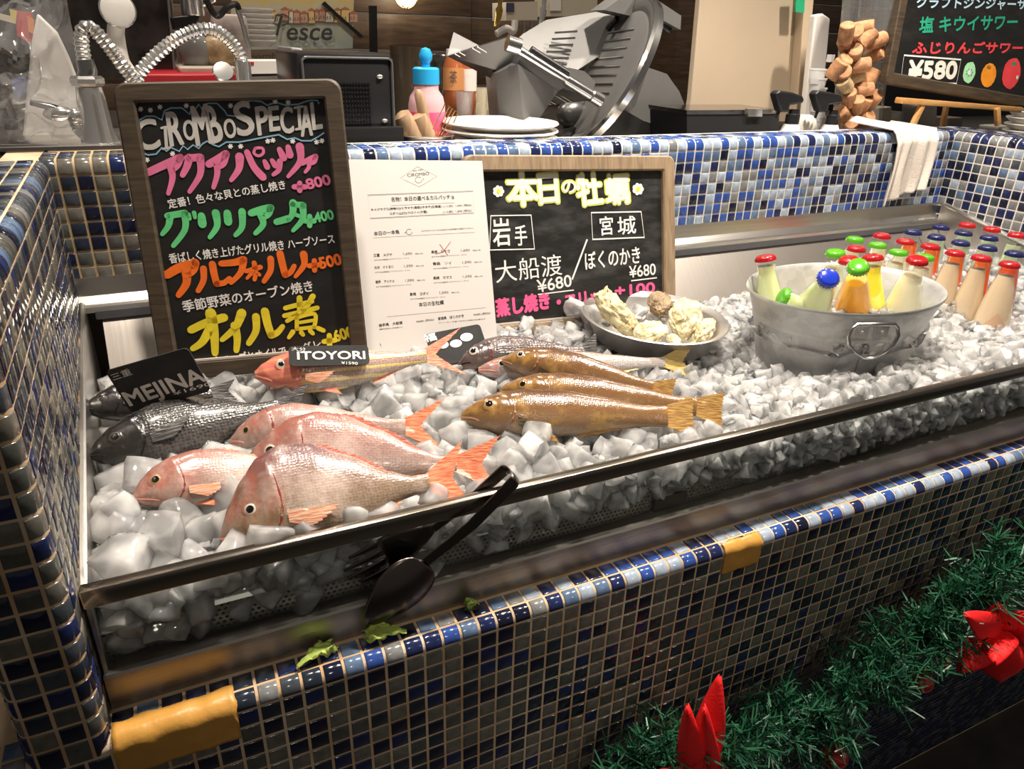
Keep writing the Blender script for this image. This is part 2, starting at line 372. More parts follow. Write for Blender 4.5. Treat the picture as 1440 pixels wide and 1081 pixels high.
# ---- front counter: rows down the face, then the rounded edge row and one flat row (profile in y, z)
RJ = 0.011
NDOWN = 14
prof = [(0, -NDOWN * P), (0, 0.002)] + [(RJ - RJ * cos(radians(a)), 0.002 + RJ * sin(radians(a))) for a in range(10, 91, 10)] + [(0.046, 0.013)]
fat, flen = path2(prof)
def SF(u, v):
    q, n = fat(v); return Vector((u, q.x, q.y)), Vector((0, n.x, n.y))
fvb = [k * P for k in range(NDOWN + 1)] + [NDOWN * P + EDGE, NDOWN * P + EDGE + P]
fub = frange(-22 * P, 90 * P, P)
PX0, PX1 = -11 * P, -8 * P
inp = lambda i: PX0 - 1e-4 <= fub[i] and fub[i + 1] <= PX1 + 1e-4
mb = MB()
gv = [0, NDOWN * P] + [NDOWN * P + EDGE * k / 8 for k in range(1, 9)] + [flen]
grout_sheet(mb, SF, [-22 * P, 90 * P], gv)
mosaic(mb, SF, fub, fvb, lambda i, j: random.choice((MIXE if random.random() < (fub[i] - 0.05) / 0.35 else [0, 1, 7, 3, 5, 1, 5, 6, 0, 3]) if j >= NDOWN else MIXF), skip=lambda i, j: inp(i) and j >= NDOWN, vsubs={NDOWN: 6})  # paler tiles towards the right, where painted light brightens the edge
mb.add([(-22 * P, 0.046, 0.013), (90 * P, 0.046, 0.013), (90 * P, 0.62, 0.013), (-22 * P, 0.62, 0.013)], [[0, 1, 2, 3]], 0)
setp(mb.build('wall_front', [GROUT_TAN] + TILES, ang=60, origin=(0, 0, 0)), kind='structure')
# ---- canted base below it
ZL = -NDOWN * P
def SL(u, v):
    a = radians(9); return Vector((u, 0.012 + v * sin(a), ZL - v * cos(a))), Vector((0, -cos(a), -sin(a)))
mb = MB(); grout_sheet(mb, SL, [-22 * P, 100 * P], [0, 0.71])
q = 0.0175
mosaic(mb, SL, frange(14 * q, 112 * q, q), frange(0, 40 * q, q), lambda i, j: random.choice([0, 0, 1, 7, 7, 6, 0]), g=0.0016)
setp(mb.build('wall_front_base', [GROUT_TAN] + TILES, ang=60, origin=(0, 0, ZL)), kind='structure')
# ---- splashback behind the ice (faces the viewer)
YB = 0.6216; ZJ = 19.25 * P; NB = 7
prof = [(YB, ZJ - NB * P), (YB, ZJ + 0.006)] + [(YB + 0.015 - 0.015 * cos(radians(a)), ZJ + 0.006 + 0.015 * sin(radians(a))) for a in range(10, 91, 10)] + [(YB + 0.09, ZJ + 0.021)]
bat, blen = path2(prof)
def SB(u, v):
    q_, n = bat(v); return Vector((u, q_.x, q_.y)), Vector((0, n.x, n.y))
EB = 0.0275
bvb = [k * P for k in range(NB + 1)] + [NB * P + EB + P * k for k in range(4)]
bub = frange(40.877 * P - 50 * P, 40.877 * P + 38 * P, P); bub[-1] = min(bub[-1], 1.655)
mb = MB(); grout_sheet(mb, SB, [-0.185, 1.655], [0, NB * P] + [NB * P + EB * k / 8 for k in range(1, 9)] + [blen])
mb.add([(-0.185, YB + 0.09, ZJ + 0.021), (1.655, YB + 0.09, ZJ + 0.021), (1.655, YB + 0.09, 0.2), (-0.185, YB + 0.09, 0.2)], [[0, 1, 2, 3]], 0)
def pickb(i, j): return random.choice(MIXP if bub[i] < 0.18 else (MIXB if bub[i] < 1.25 else MIXB + [0, 1, 5]))
mosaic(mb, SB, bub, bvb, pickb, vsubs={NB: 6})
def mixgrout():
    m, t, b = nt('grout_splashback'); L = t.links.new
    tc = N(t, 'ShaderNodeTexCoord'); sx = N(t, 'ShaderNodeSeparateXYZ'); L(tc.outputs['Object'], sx.inputs[0])
    n = N(t, 'ShaderNodeTexNoise'); n.inputs['Scale'].default_value = 9; n.inputs['Detail'].default_value = 8; L(tc.outputs['Object'], n.inputs['Vector'])
    a = N(t, 'ShaderNodeMath', operation='MULTIPLY_ADD'); L(n.outputs['Fac'], a.inputs[0]); a.inputs[1].default_value = 0.4; L(sx.outputs['X'], a.inputs[2])
    L(ramp(t, [(0.25, (0.50, 0.36, 0.20)), (0.55, (0.74, 0.71, 0.67))], a.outputs[0]), b.inputs['Base Color']); b.inputs['Roughness'].default_value = 0.8
    return m
setp(mb.build('wall_back', [mixgrout()] + TILES, ang=60, origin=(0, YB, 0.2)), kind='structure')
# ---- right-hand wall (faces left)
XR = 1.655; NR = 13
prof = [(XR, ZJ - NR * P), (XR, ZJ + 0.006)] + [(XR + 0.015 - 0.015 * cos(radians(a)), ZJ + 0.006 + 0.015 * sin(radians(a))) for a in range(10, 91, 10)] + [(XR + 0.12, ZJ + 0.021)]
rat, rlen = path2(prof)
def SR(u, v):
    q_, n = rat(v); return Vector((q_.x, -u, q_.y)), Vector((n.x, 0, n.y))
mb = MB(); grout_sheet(mb, SR, [-YB - 0.09, 0.02], [0, NR * P] + [NR * P + EB * k / 8 for k in range(1, 9)] + [rlen])
mosaic(mb, SR, [-0.6216 + P * k for k in range(-4, 31)], [k * P for k in range(NR + 1)] + [NR * P + EB + P * k for k in range(6)], lambda i, j: random.choice([0, 0, 6, 1, 1, 1, 7, 5, 5, 5, 4, 3]), vsubs={NR: 6})
setp(mb.build('wall_right', [GROUT_WHITE] + TILES, ang=60, origin=(XR, 0, 0)), kind='structure')
# ---- left wall: a narrow pillar end towards the viewer, its inner side runs back along the ice
RC = 0.012; XI = -0.168
plan = [(PX0, 0.35), (PX0, RC)] + [(PX0 + RC - RC * cos(radians(a)), RC - RC * sin(radians(a))) for a in range(15, 91, 15)] + [(PX1 - RC, 0)] + \
       [(PX1 - RC + RC * sin(radians(a)), RC - RC * cos(radians(a))) for a in range(15, 91, 15)] + [(-0.1800, YB)]
plan = plan[::-1]
pat, plen = path2(plan)                          # runs from the back corner forward, round the front, outward normal on the left
prof = [(0, 0.0), (0, ZJ + 0.006)] + [(0.015 - 0.015 * cos(radians(a)), ZJ + 0.006 + 0.015 * sin(radians(a))) for a in range(10, 91, 10)] + [(0.080, ZJ + 0.021)]
vat, vlen = path2(prof)
def SP(u, v):
    p2, n2 = pat(u); q_, nv = vat(v)
    n2 = -n2 if False else n2
    p3 = Vector((p2.x - n2.x * q_.x, p2.y - n2.y * q_.x, q_.y))
    return p3, Vector((n2.x * -nv.x if False else n2.x * (-nv.x), n2.y * (-nv.x), nv.y)) if abs(nv.x) > 1e-6 else Vector((0, 0, 1))
ZO = ZJ - int(ZJ / P) * P
inner = (Vector((PX1, RC)) - Vector((-0.18, YB))).length; ca = RC * pi / 2
cstart = inner - (P - ca) / 2 - 0.0005            # the tile that wraps the arris
ubp = sorted([cstart - P * k for k in range(0, 30) if cstart - P * k > -0.002]) + [cstart + P + 0.0003, cstart + 2 * P + 0.0003, cstart + 3 * P, cstart + 4 * P]
ubp = [max(0, x) for x in ubp]
vbp = [k * P for k in range(0, 20)]
vbp = [0.0] + [ZJ - P * k for k in range(18, -1, -1)] + [ZJ + EB, ZJ + EB + P, ZJ + EB + 2 * P]
us = [0, inner] + [inner + ca * k / 6 for k in range(1, 7)] + [plen - 0.35 - ca - 0.0] + [plen - 0.34 + 0.0 - ca * k / 6 for k in range(6, -1, -1)] + [plen]
us = sorted(set(round(x, 5) for x in us))
mb = MB(); grout_sheet(mb, SP, us, [0, ZJ] + [ZJ + EB * k / 8 for k in range(1, 9)])
topv = [(-0.236, YB + 0.09, ZJ + 0.0205), (-0.236, 0.015, ZJ + 0.0205), (-0.18, 0.015, ZJ + 0.0205), (-0.19, YB + 0.09, ZJ + 0.0205)]
mb.add(topv, [[0, 1, 2, 3]], 0)
nu = len(ubp) - 1
mosaic(mb, SP, ubp, vbp, lambda i, j: random.choice(MIXP if j < len(vbp) - 4 else MIXP + [3, 7, 5, 3, 7]), vsubs={len(vbp) - 4: 6}, usub=1,
       skip=lambda i, j: (j >= len(vbp) - 4 and ubp[i] > inner - P))
setp(mb.build('wall_left', [GROUT_TAN] + TILES, ang=60, origin=(XI, 0, 0)), kind='structure')
# near-black block painting the aisle's shade left of the pillar, and the shop floor
mb = MB(); mb.box((-0.75, 0.9, -0.2), (0.9, 1.6, 1.2)); setp(mb.build('dark_aisle_block', DARK), kind='structure')
mb = MB(); mb.add([(-3, -3, -1.0), (4.5, -3, -1.0), (4.5, 4, -1.0), (-3, 4, -1.0)], [[0, 1, 2, 3]])
setp(mb.build('floor', mat('dark_floor', (0.03, 0.027, 0.025), 0.5, var=0.3)), kind='structure')
# ------------------------------------------------------------------ the steel ice well with its glass front
well = thing('ice_well', 'long stainless steel ice well with a glass front and a steel rail along its edge', 'ice display', (0.7, 0.04, 0.013))
YG = 0.044
def perforated():
    m, t, b = nt('perforated_steel'); L = t.links.new
    tc = N(t, 'ShaderNodeTexCoord'); sx = N(t, 'ShaderNodeSeparateXYZ'); L(tc.outputs['Object'], sx.inputs[0])
    def M2(op, a, bv):
        n = N(t, 'ShaderNodeMath', operation=op)
        for k, q_ in enumerate((a, bv)):
            if isinstance(q_, (int, float)): n.inputs[k].default_value = q_
            else: L(q_, n.inputs[k])
        return n.outputs[0]
    yz = M2('SUBTRACT', sx.outputs['Y'], sx.outputs['Z'])
    r = M2('DIVIDE', yz, 0.0052); row = M2('FLOOR', r, 0)
    off = M2('MULTIPLY', M2('MODULO', row, 2.0), 0.5)
    x = M2('ADD', M2('DIVIDE', sx.outputs['X'], 0.006), off)
    fx = M2('SUBTRACT', M2('FRACT', x, 0), 0.5); fy = M2('SUBTRACT', M2('FRACT', r, 0), 0.5)
    d = M2('ADD', M2('MULTIPLY', fx, fx), M2('MULTIPLY', fy, fy))
    hole = M2('LESS_THAN', d, 0.085)
    b.inputs['Metallic'].default_value = 1; b.inputs['Roughness'].default_value = 0.35; b.inputs['Base Color'].default_value = (0.42, 0.42, 0.40, 1)
    tr = N(t, 'ShaderNodeBsdfTransparent'); mx = N(t, 'ShaderNodeMixShader'); L(hole, mx.inputs[0]); L(b.outputs[0], mx.inputs[1]); L(tr.outputs[0], mx.inputs[2])
    out = [n for n in t.nodes if n.type == 'OUTPUT_MATERIAL'][0]; L(mx.outputs[0], out.inputs[0]); return m
X0, X1 = -0.1665, 1.652
# front flange
mb = MB()
pr_ = [(0.0385, 0.012), (0.0395, 0.050), (0.0410, 0.0525), (0.0470, 0.0525), (0.0510, 0.048), (0.0520, 0.026), (0.62, 0.026)]
mb.grid(lambda a, b_: (X0 + (X1 - X0) * a, *pr_[min(6, int(round(b_ * 6)))]), 1, 6)
mb.build('front_flange', STEEL_DULL, well, ang=25)
mb = MB(); mb.box(((X0 + X1) / 2, YG, 0.0925), (X1 - X0, 0.005, 0.085)); mb.build('front_glass', PANE, well)
mb = MB(); mb.box(((X0 + X1) / 2, YG, 0.1425), (X1 - X0, 0.012, 0.0195), bev=0.0015); mb.build('rail', mat('rail_steel', (0.36, 0.32, 0.27), 0.22, 1.0), well)
# perforated basket
mb = MB(); bp_ = [(0.060, 0.052), (0.060, 0.084), (0.064, 0.088), (0.53, 0.088)]
mb.grid(lambda a, b_: (X0 + 0.004 + (X1 - X0 - 0.008) * a, *bp_[int(round(b_ * 3))]), 1, 3); mb.build('perforated_basket', perforated(), well)
for k in range(2):
    mb = MB(); x = 0.475 + 0.36 * k; mb.box((x, 0.0575, 0.063), (0.05, 0.004, 0.020)); mb.build('basket_foot', STEEL_DARK, well)
# back of the well: upstand, lip, sloping panel
mb = MB(); pb = [(YB - 0.0005, 0.262), (YB - 0.004, 0.262), (YB - 0.006, 0.236), (YB - 0.016, 0.226), (YB - 0.024, 0.224), (YB - 0.024, 0.216)]
mb.grid(lambda a, b_: (-0.18 + (XR + 0.18) * a, *pb[int(round(b_ * 5))]), 1, 5); mb.build('back_upstand', STEEL, well, ang=30)
mb = MB(); mb.box(((X0 + XR) / 2, YB - 0.014, 0.212), (XR - X0 - 0.01, 0.024, 0.012)); mb.build('shadow_gap', mat('gap_grey', (0.10, 0.10, 0.11), 0.5), well)
mb = MB()
def panel(xa, xb):
    mb.slab([(xa, YB - 0.014, 0.213), (xb, YB - 0.014, 0.213), (xb, 0.500, 0.088), (xa, 0.500, 0.088)], (0, 0.002, -0.003))
panel(X0 + 0.012, 1.5755); panel(1.577, XR - 0.006)
mb.build('back_panel', steel('panel_steel', (0.52, 0.48, 0.44), 0.40, (300, 3, 3), 0.05), well)
# sides
mb = MB()
a = [onX(103, 420, -0.1775), onX(118, 560, -0.1735), onX(128, 690, -0.1700)]
mb.tube([(-0.1765, 0.60, 0.230), (-0.1745, 0.45, 0.205), (-0.171, 0.27, 0.178), (-0.168, 0.10, 0.152), (-0.1665, 0.045, 0.140)], 0.003, 6)
mb.slab([(-0.176, 0.605, 0.228), (-0.1655, 0.045, 0.140), (-0.1655, 0.045, 0.03), (-0.176, 0.605, 0.08)], (0.0035, 0, 0))
mb.build('left_flange', STEEL, well)
mb = MB(); mb.tube([(XR - 0.004, 0.600, 0.262), (XR - 0.004, 0.045, 0.137)], 0.005, 8)
mb.slab([(XR - 0.001, 0.605, 0.258), (XR - 0.001, 0.045, 0.13), (XR - 0.001, 0.045, 0.03), (XR - 0.001, 0.605, 0.08)], (-0.0035, 0, 0))
mb.build('right_flange', STEEL, well)
# ------------------------------------------------------------------ the ice
def ice_mat(name, refr, transp, rough, bump, bsc, col=(0.93, 0.95, 0.96), sub_=True):
    """cloudy wet ice: white body that lets light through, clear patches that refract, a sharp wet gloss"""
    m, t, b = nt(name); L = t.links.new; t.nodes.remove(b)
    out = [n for n in t.nodes if n.type == 'OUTPUT_MATERIAL'][0]
    tc = N(t, 'ShaderNodeTexCoord'); n = N(t, 'ShaderNodeTexNoise'); n.inputs['Scale'].default_value = bsc; n.inputs['Detail'].default_value = 2; L(tc.outputs['Object'], n.inputs['Vector'])
    bp = N(t, 'ShaderNodeBump'); bp.inputs['Strength'].default_value = bump; bp.inputs['Distance'].default_value = 0.004; L(n.outputs['Fac'], bp.inputs['Height'])
    di = N(t, 'ShaderNodeBsdfDiffuse'); tl = N(t, 'ShaderNodeBsdfTranslucent'); rf = N(t, 'ShaderNodeBsdfRefraction'); tp = N(t, 'ShaderNodeBsdfTransparent'); gl = N(t, 'ShaderNodeBsdfGlossy'); fr = N(t, 'ShaderNodeFresnel')
    for q in (di, tl): q.inputs['Color'].default_value = (*col, 1)
    rf.inputs['IOR'].default_value = 1.25; rf.inputs['Roughness'].default_value = 0.02; fr.inputs['IOR'].default_value = 1.5
    tp.inputs['Color'].default_value = (0.97, 0.985, 0.985, 1); gl.inputs['Roughness'].default_value = rough
    for q in (rf, gl, fr): L(bp.outputs[0], q.inputs['Normal'])
    def mix(f, a, c):
        x = N(t, 'ShaderNodeMixShader')
        if isinstance(f, float): x.inputs[0].default_value = f
        else: L(f, x.inputs[0])
        L(a, x.inputs[1]); L(c, x.inputs[2]); return x.outputs[0]
    n2 = N(t, 'ShaderNodeTexNoise'); n2.inputs['Scale'].default_value = bsc * 0.5; n2.inputs['Detail'].default_value = 2; L(tc.outputs['Object'], n2.inputs['Vector'])
    r = N(t, 'ShaderNodeMapRange'); r.inputs[1].default_value = 0.38; r.inputs[2].default_value = 0.62; r.inputs[3].default_value = max(0, refr - 0.25); r.inputs[4].default_value = min(1, refr + 0.25); L(n2.outputs['Fac'], r.inputs[0])
    ss = N(t, 'ShaderNodeSubsurfaceScattering', falloff='RANDOM_WALK'); ss.inputs['Color'].default_value = (*col, 1); ss.inputs['Scale'].default_value = 1.0; ss.inputs['Radius'].default_value = (0.022, 0.021, 0.020); ss.inputs['IOR'].default_value = 1.31
    body = ss.outputs[0] if sub_ else mix(0.58, di.outputs[0], tl.outputs[0])
    x = mix(r.outputs[0], body, rf.outputs[0]); x = mix(transp, x, tp.outputs[0]); x = mix(fr.outputs[0], x, gl.outputs[0]); L(x, out.inputs[0])
    return m
ICE = ice_mat('clear_ice', 0.48, 0.33, 0.03, 0.22, 1.9, (0.985, 0.98, 0.975))
ICE2 = ice_mat('crushed_ice_lumps', 0.40, 0.30, 0.04, 0.35, 80, (0.985, 0.98, 0.975))
ICEBED = ice_mat('packed_ice', 0.0, 0.02, 0.12, 0.30, 120, (0.97, 0.965, 0.96), False)
IX0, IX1 = -0.166, 1.645
def hice(x, y):
    """height of the bed of ice"""
    h = 0.124 + 0.008 * noise.noise(Vector((x * 7, y * 7, 0.3))) + 0.004 * noise.noise(Vector((x * 19, y * 19, 3.3)))
    h += 0.016 * max(0, min(1, (y - 0.33) / 0.12))                       # banked up towards the boards
    h += 0.018 * math.exp(-((x - 1.02) / 0.30) ** 2 - ((y - 0.10) / 0.10) ** 2)
    g = max(0.0, min(1.0, (y - 0.225) / 0.09)) * max(0.0, min(1.0, (x - 1.08) / 0.12)); h += 0.036 * g * g * (3 - 2 * g)
    f = max(0.0, min(1.0, (0.105 - y) / 0.045))
    low = 0.066 if x < 0.1 else 0.074
    return h * (1 - f * f) + (h - 0.020) * f * f
def icecube(n=2, seed=0, sq=0.35, amp=0.15):
    """vertices and faces of one irregular melting cube of unit edge"""
    rnd = random.Random(seed)
    bm = bmesh.new(); bmesh.ops.create_cube(bm, size=1.0); bmesh.ops.subdivide_edges(bm, edges=bm.edges[:], cuts=n + 1, use_grid_fill=True)
    ax = Vector((rnd.uniform(0.8, 1.2), rnd.uniform(0.75, 1.1), rnd.uniform(0.7, 1.0))); tw = rnd.uniform(-0.35, 0.35)
    o = Vector((rnd.uniform(0, 50), rnd.uniform(0, 50), rnd.uniform(0, 50)))
    dent = Vector((rnd.uniform(-1, 1), rnd.uniform(-1, 1), rnd.uniform(-1, 1))).normalized()
    for v in bm.verts:
        p = v.co.copy(); s = p.normalized() * 0.62; p = p.lerp(s, sq)
        p += noise.noise_vector(p * 1.3 + o) * amp
        d = p.dot(dent); 
        if d > 0.38: p -= dent * (d - 0.38) * 0.7
        p = Vector((p.x * ax.x, p.y * ax.y, p.z * ax.z)); a = tw * p.z; v.co = Vector((p.x * cos(a) - p.y * sin(a), p.x * sin(a) + p.y * cos(a), p.z))
    r = ([v.co.copy() for v in bm.verts], [[v.index for v in f.verts] for f in bm.faces]); bm.free(); return r
CUBES = [icecube(3, k, 0.12 + 0.07 * (k % 5)) for k in range(10)]
LUMPS = [icecube(1, 50 + k, 0.05 + 0.06 * (k % 4), 0.30) for k in range(14)]
random.seed(21)
# packed bed below: one lumpy mass
mb = MB(); nx, ny = 300, 84
def bedpt(a, b):
    x = IX0 + (IX1 - IX0) * a; y = 0.0585 + (0.515 + 0.025 * max(0.0, min(1.0, (x - 1.08) / 0.12)) - 0.0585) * b
    if b == 0: return Vector((x, 0.0625, 0.088))
    z = hice(x, y) - 0.013 + 0.010 * noise.noise(Vector((x * 45, y * 45, 9))) + 0.006 * noise.noise(Vector((x * 110, y * 110, 4)))
    return Vector((x, y + 0.004, max(z, 0.0885)))
mb.grid(bedpt, nx, ny)
bed = mb.build('packed_ice', ICEBED, origin=(0.7, 0.3, 0.09), ang=80); setp(bed, 'white bed of packed ice filling the steel well under everything', 'ice', kind='stuff')
# places for cubes: jittered grid on the surface and on the slope behind the glass
def cube_size(x, y): return 0.039 - 0.016 * max(0, min(1, (x - 0.15) / 0.6)) - 0.004 * max(0, min(1, (y - 0.15) / 0.2))
spots_ = []
def rej(x, y, r):
    for (cx, cy, cr) in KEEP:
        if (x - cx) ** 2 + (y - cy) ** 2 < (cr + r * 0.3) ** 2: return True
    return False
KEEP = [(0.91, 0.25, 0.112), (0.98, 0.25, 0.112), (0.668, 0.388, 0.088)]
y = 0.066
while y < 0.53:
    x = IX0 + 0.014 if y < 0.49 else 1.15
    while x < IX1 - 0.012:
        s = cube_size(x, y) * random.uniform(0.78, 1.18); st = s * 0.93
        X = x + random.uniform(-0.3, 0.3) * s; Y = y + random.uniform(-0.3, 0.3) * s
        X = max(IX0 + s * 0.62, min(IX1 - s * 0.62, X)); Y = max(0.0545 + s * 0.60, Y)
        if not rej(X, Y, s) and not (Y > 0.46 and 0.0 < X < 0.35): spots_.append((X, Y, hice(X, Y) - 0.004 + random.uniform(-0.2, 0.25) * s, s))
        x += st
    y += cube_size(0.3, y) * 0.80
# a second layer that shows through the glass, tumbling down towards the basket
x = IX0 + 0.014
while x < IX1 - 0.012:
    for lev in (0, 1):
        s = cube_size(x, 0.06) * random.uniform(0.8, 1.15)
        zz = (0.104 if lev else 0.083) + random.uniform(-0.006, 0.006) + ((0.002 if x < 0.6 else -0.012) if x > 0.3 else (-0.012 if lev == 0 else -0.004))
        if lev == 0 and 0.25 < x < 0.55 and random.random() < 0.35: continue
        spots_.append((max(IX0 + s * 0.6, x + random.uniform(-0.2, 0.2) * s), (0.056 if 0.03 < x < 0.19 else 0.0485) + s * 0.60 + 0.003 * lev, zz, s * (0.95 if lev else 0.8)))
    x += cube_size(x, 0.06) * 0.92
spots_ += [(0.02, 0.064, 0.062, 0.030), (-0.10, 0.064, 0.068, 0.032), (0.11, 0.064, 0.066, 0.024), (0.155, 0.062, 0.056, 0.020), (0.235, 0.062, 0.064, 0.022)]
x = IX0 + 0.02
while x < IX1 - 0.012:
    s = random.uniform(0.015, 0.026) * (1.35 if x < 0.5 else 1.0); spots_.append((x, (0.056 if 0.03 < x < 0.19 else 0.0485) + s * 0.6, random.uniform(0.066 if x > 0.6 else 0.084, 0.122), s)); x += s * (0.30 if x > 0.5 else 0.45)
# a few heaped on and against the fish
HEAP = [(-0.006, 0.066, 0.143, 0.036), (-0.040, 0.066, 0.136, 0.036), (0.03, 0.064, 0.138, 0.032), (-0.115, 0.215, 0.150, 0.040), (-0.135, 0.165, 0.146, 0.036), (-0.10, 0.11, 0.146, 0.040), (-0.135, 0.085, 0.140, 0.042),
        (0.075, 0.066, 0.140, 0.034), (0.105, 0.066, 0.141, 0.030), (0.165, 0.068, 0.142, 0.028), (0.300, 0.115, 0.150, 0.026), (0.270, 0.100, 0.145, 0.028), (0.33, 0.150, 0.146, 0.030), (0.60, 0.470, 0.160, 0.040), (0.575, 0.490, 0.170, 0.030), (0.63, 0.49, 0.150, 0.036), (0.30, 0.47, 0.160, 0.03), (0.355, 0.46, 0.160, 0.026)]
spots_ += HEAP
spots_.sort(key=lambda q: -q[3] / ((Vector(q[:3]) - CAM).length))
NIND = 300
def rotm(): return Quaternion((random.gauss(0, 1), random.gauss(0, 1), random.gauss(0, 1), random.gauss(0, 1))).normalized().to_matrix()
proto = []
for k, (vs, fs) in enumerate(CUBES):
    me = bpy.data.meshes.new('ice_cube'); me.from_pydata(vs, [], fs); me.materials.append(ICE); me.polygons.foreach_set('use_smooth', [True] * len(me.polygons)); me.update(); proto.append(me)
for k, (x, y, z, s) in enumerate(spots_[:NIND]):
    o = bpy.data.objects.new('ice_cube', proto[k % len(proto)]); COL.objects.link(o)
    o.matrix_world = Matrix.Translation((x, y, z)) @ rotm().to_4x4() @ Matrix.Scale(s, 4)
    setp(o, 'clear melting ice cube lying in the bed of ice in the steel well', 'ice cube', 'ice cubes in the steel well')
mb = MB()
for k, (x, y, z, s) in enumerate(spots_[NIND:]):
    vs, fs = random.choice(LUMPS); R = rotm(); c = Vector((x, y, z)); mb.add([R @ v * s + c for v in vs], fs)
for k in range(900):                            # small chips in the gaps
    x = random.uniform(IX0 + 0.01, IX1 - 0.01); y = random.uniform(0.066, 0.50); s = random.uniform(0.006, 0.013)
    if rej(x, y, s): continue
    vs, fs = random.choice(LUMPS); R = rotm(); c = Vector((x, y, hice(x, y) + random.uniform(-0.004, 0.008))); mb.add([R @ v * s + c for v in vs], fs)
o = mb.build('small_ice', ICE2, origin=(0.7, 0.3, 0.1), ang=34); setp(o, 'small crushed lumps and chips of ice spread over the bed', 'ice', kind='stuff')
# ------------------------------------------------------------------ fish
def fish_mat(name, stops, zspan, scale=0.0055, sc_str=0.5, rough=0.28, blotch=None, stripes=None, silver=0.25, headlen=0.0, headcol=None, L0=0.3):
    """pigment from belly to back over local z, scales along the flank, a wet sheen"""
    m, t, b = nt(name); L = t.links.new
    tc = N(t, 'ShaderNodeTexCoord'); sx = N(t, 'ShaderNodeSeparateXYZ'); L(tc.outputs['Object'], sx.inputs[0])
    n = N(t, 'ShaderNodeTexNoise'); n.inputs['Scale'].default_value = 28; n.inputs['Detail'].default_value = 5; L(tc.outputs['Object'], n.inputs['Vector'])
    def math2(op, a, c):
        q = N(t, 'ShaderNodeMath', operation=op)
        for k, v in enumerate((a, c)):
            if isinstance(v, (int, float)): q.inputs[k].default_value = v
            else: L(v, q.inputs[k])
        return q.outputs[0]
    zz = math2('ADD', math2('MULTIPLY', math2('ADD', sx.outputs['Z'], zspan[0]), 1.0 / (zspan[0] + zspan[1])), math2('MULTIPLY', math2('SUBTRACT', n.outputs['Fac'], 0.5), 0.22))
    DIM = 0.43
    col = ramp(t, [(q, tuple(x ** 1.12 * DIM for x in c)) for q, c in stops], zz)
    def mixc(f, a, c, mode='MIX'):
        x = N(t, 'ShaderNodeMix', data_type='RGBA', blend_type=mode)
        if isinstance(f, (int, float)): x.inputs[0].default_value = f
        else: L(f, x.inputs[0])
        for k, v in ((6, a), (7, c)):
            if isinstance(v, tuple): x.inputs[k].default_value = (*v, 1)
            else: L(v, x.inputs[k])
        return x.outputs[2]
    if stripes:
        cnt, cstr, amt = stripes
        wv = math2('SINE', math2('MULTIPLY', sx.outputs['Z'], cnt), 0)
        col = mixc(math2('MULTIPLY', math2('GREATER_THAN', wv, 0.55), amt), col, cstr)
    if blotch:
        bc, sc_, lo, hi, amt = blotch
        n3 = N(t, 'ShaderNodeTexNoise'); n3.inputs['Scale'].default_value = sc_; n3.inputs['Detail'].default_value = 5; n3.inputs['Roughness'].default_value = 0.65; L(tc.outputs['Object'], n3.inputs['Vector'])
        mr = N(t, 'ShaderNodeMapRange'); mr.inputs[1].default_value = lo; mr.inputs[2].default_value = hi; mr.inputs[4].default_value = amt; L(n3.outputs['Fac'], mr.inputs[0])
        col = mixc(mr.outputs[0], col, bc)
    if not headcol and silver >= 0.14:
        n5 = N(t, 'ShaderNodeTexNoise'); n5.inputs['Scale'].default_value = 48; n5.inputs['Detail'].default_value = 6; n5.inputs['Roughness'].default_value = 0.7; L(tc.outputs['Object'], n5.inputs['Vector'])
        hm_ = N(t, 'ShaderNodeMapRange'); hm_.inputs[1].default_value = 0.34 * L0; hm_.inputs[2].default_value = 0.18 * L0; L(sx.outputs['X'], hm_.inputs[0])
        rm = N(t, 'ShaderNodeMapRange'); rm.inputs[1].default_value = 0.46; rm.inputs[2].default_value = 0.66; rm.inputs[4].default_value = 0.75; L(n5.outputs['Fac'], rm.inputs[0])
        col = mixc(math2('MULTIPLY', rm.outputs[0], hm_.outputs[0]), col, (0.36, 0.09, 0.06))
    if headcol:
        mr = N(t, 'ShaderNodeMapRange'); mr.inputs[1].default_value = headlen * L0; mr.inputs[2].default_value = headlen * L0 * 0.75; L(sx.outputs['X'], mr.inputs[0])
        col = mixc(math2('MULTIPLY', mr.outputs[0], 0.75), col, headcol)
    # scales: staggered cells along x, z
    mp = N(t, 'ShaderNodeMapping'); mp.inputs['Scale'].default_value = (1 / scale, 0.0, 1.15 / scale); L(tc.outputs['Object'], mp.inputs[0])
    vo = N(t, 'ShaderNodeTexVoronoi'); vo.inputs['Scale'].default_value = 1.0; vo.inputs['Randomness'].default_value = 0.45; L(mp.outputs[0], vo.inputs['Vector'])
    bodymask = N(t, 'ShaderNodeMapRange'); bodymask.inputs[1].default_value = 0.22 * L0; bodymask.inputs[2].default_value = 0.32 * L0; L(sx.outputs['X'], bodymask.inputs[0])
    dm = math2('MULTIPLY', vo.outputs['Distance'], bodymask.outputs[0])
    ed = N(t, 'ShaderNodeMapRange'); ed.inputs[1].default_value = 0.1; ed.inputs[2].default_value = 0.75; ed.inputs[3].default_value = 0.0; ed.inputs[4].default_value = silver; L(dm, ed.inputs[0])
    col = mixc(ed.outputs[0], col, (0.80, 0.76, 0.74), 'SCREEN') if silver > 0 else mixc(math2('MULTIPLY', ed.outputs[0], -1.0), col, (0.02, 0.02, 0.02))
    L(col, b.inputs['Base Color'])
    b.inputs['Roughness'].default_value = rough; b.inputs['Specular IOR Level'].default_value = 0.65; b.inputs['Coat Weight'].default_value = 0.35; b.inputs['Coat Roughness'].default_value = 0.12
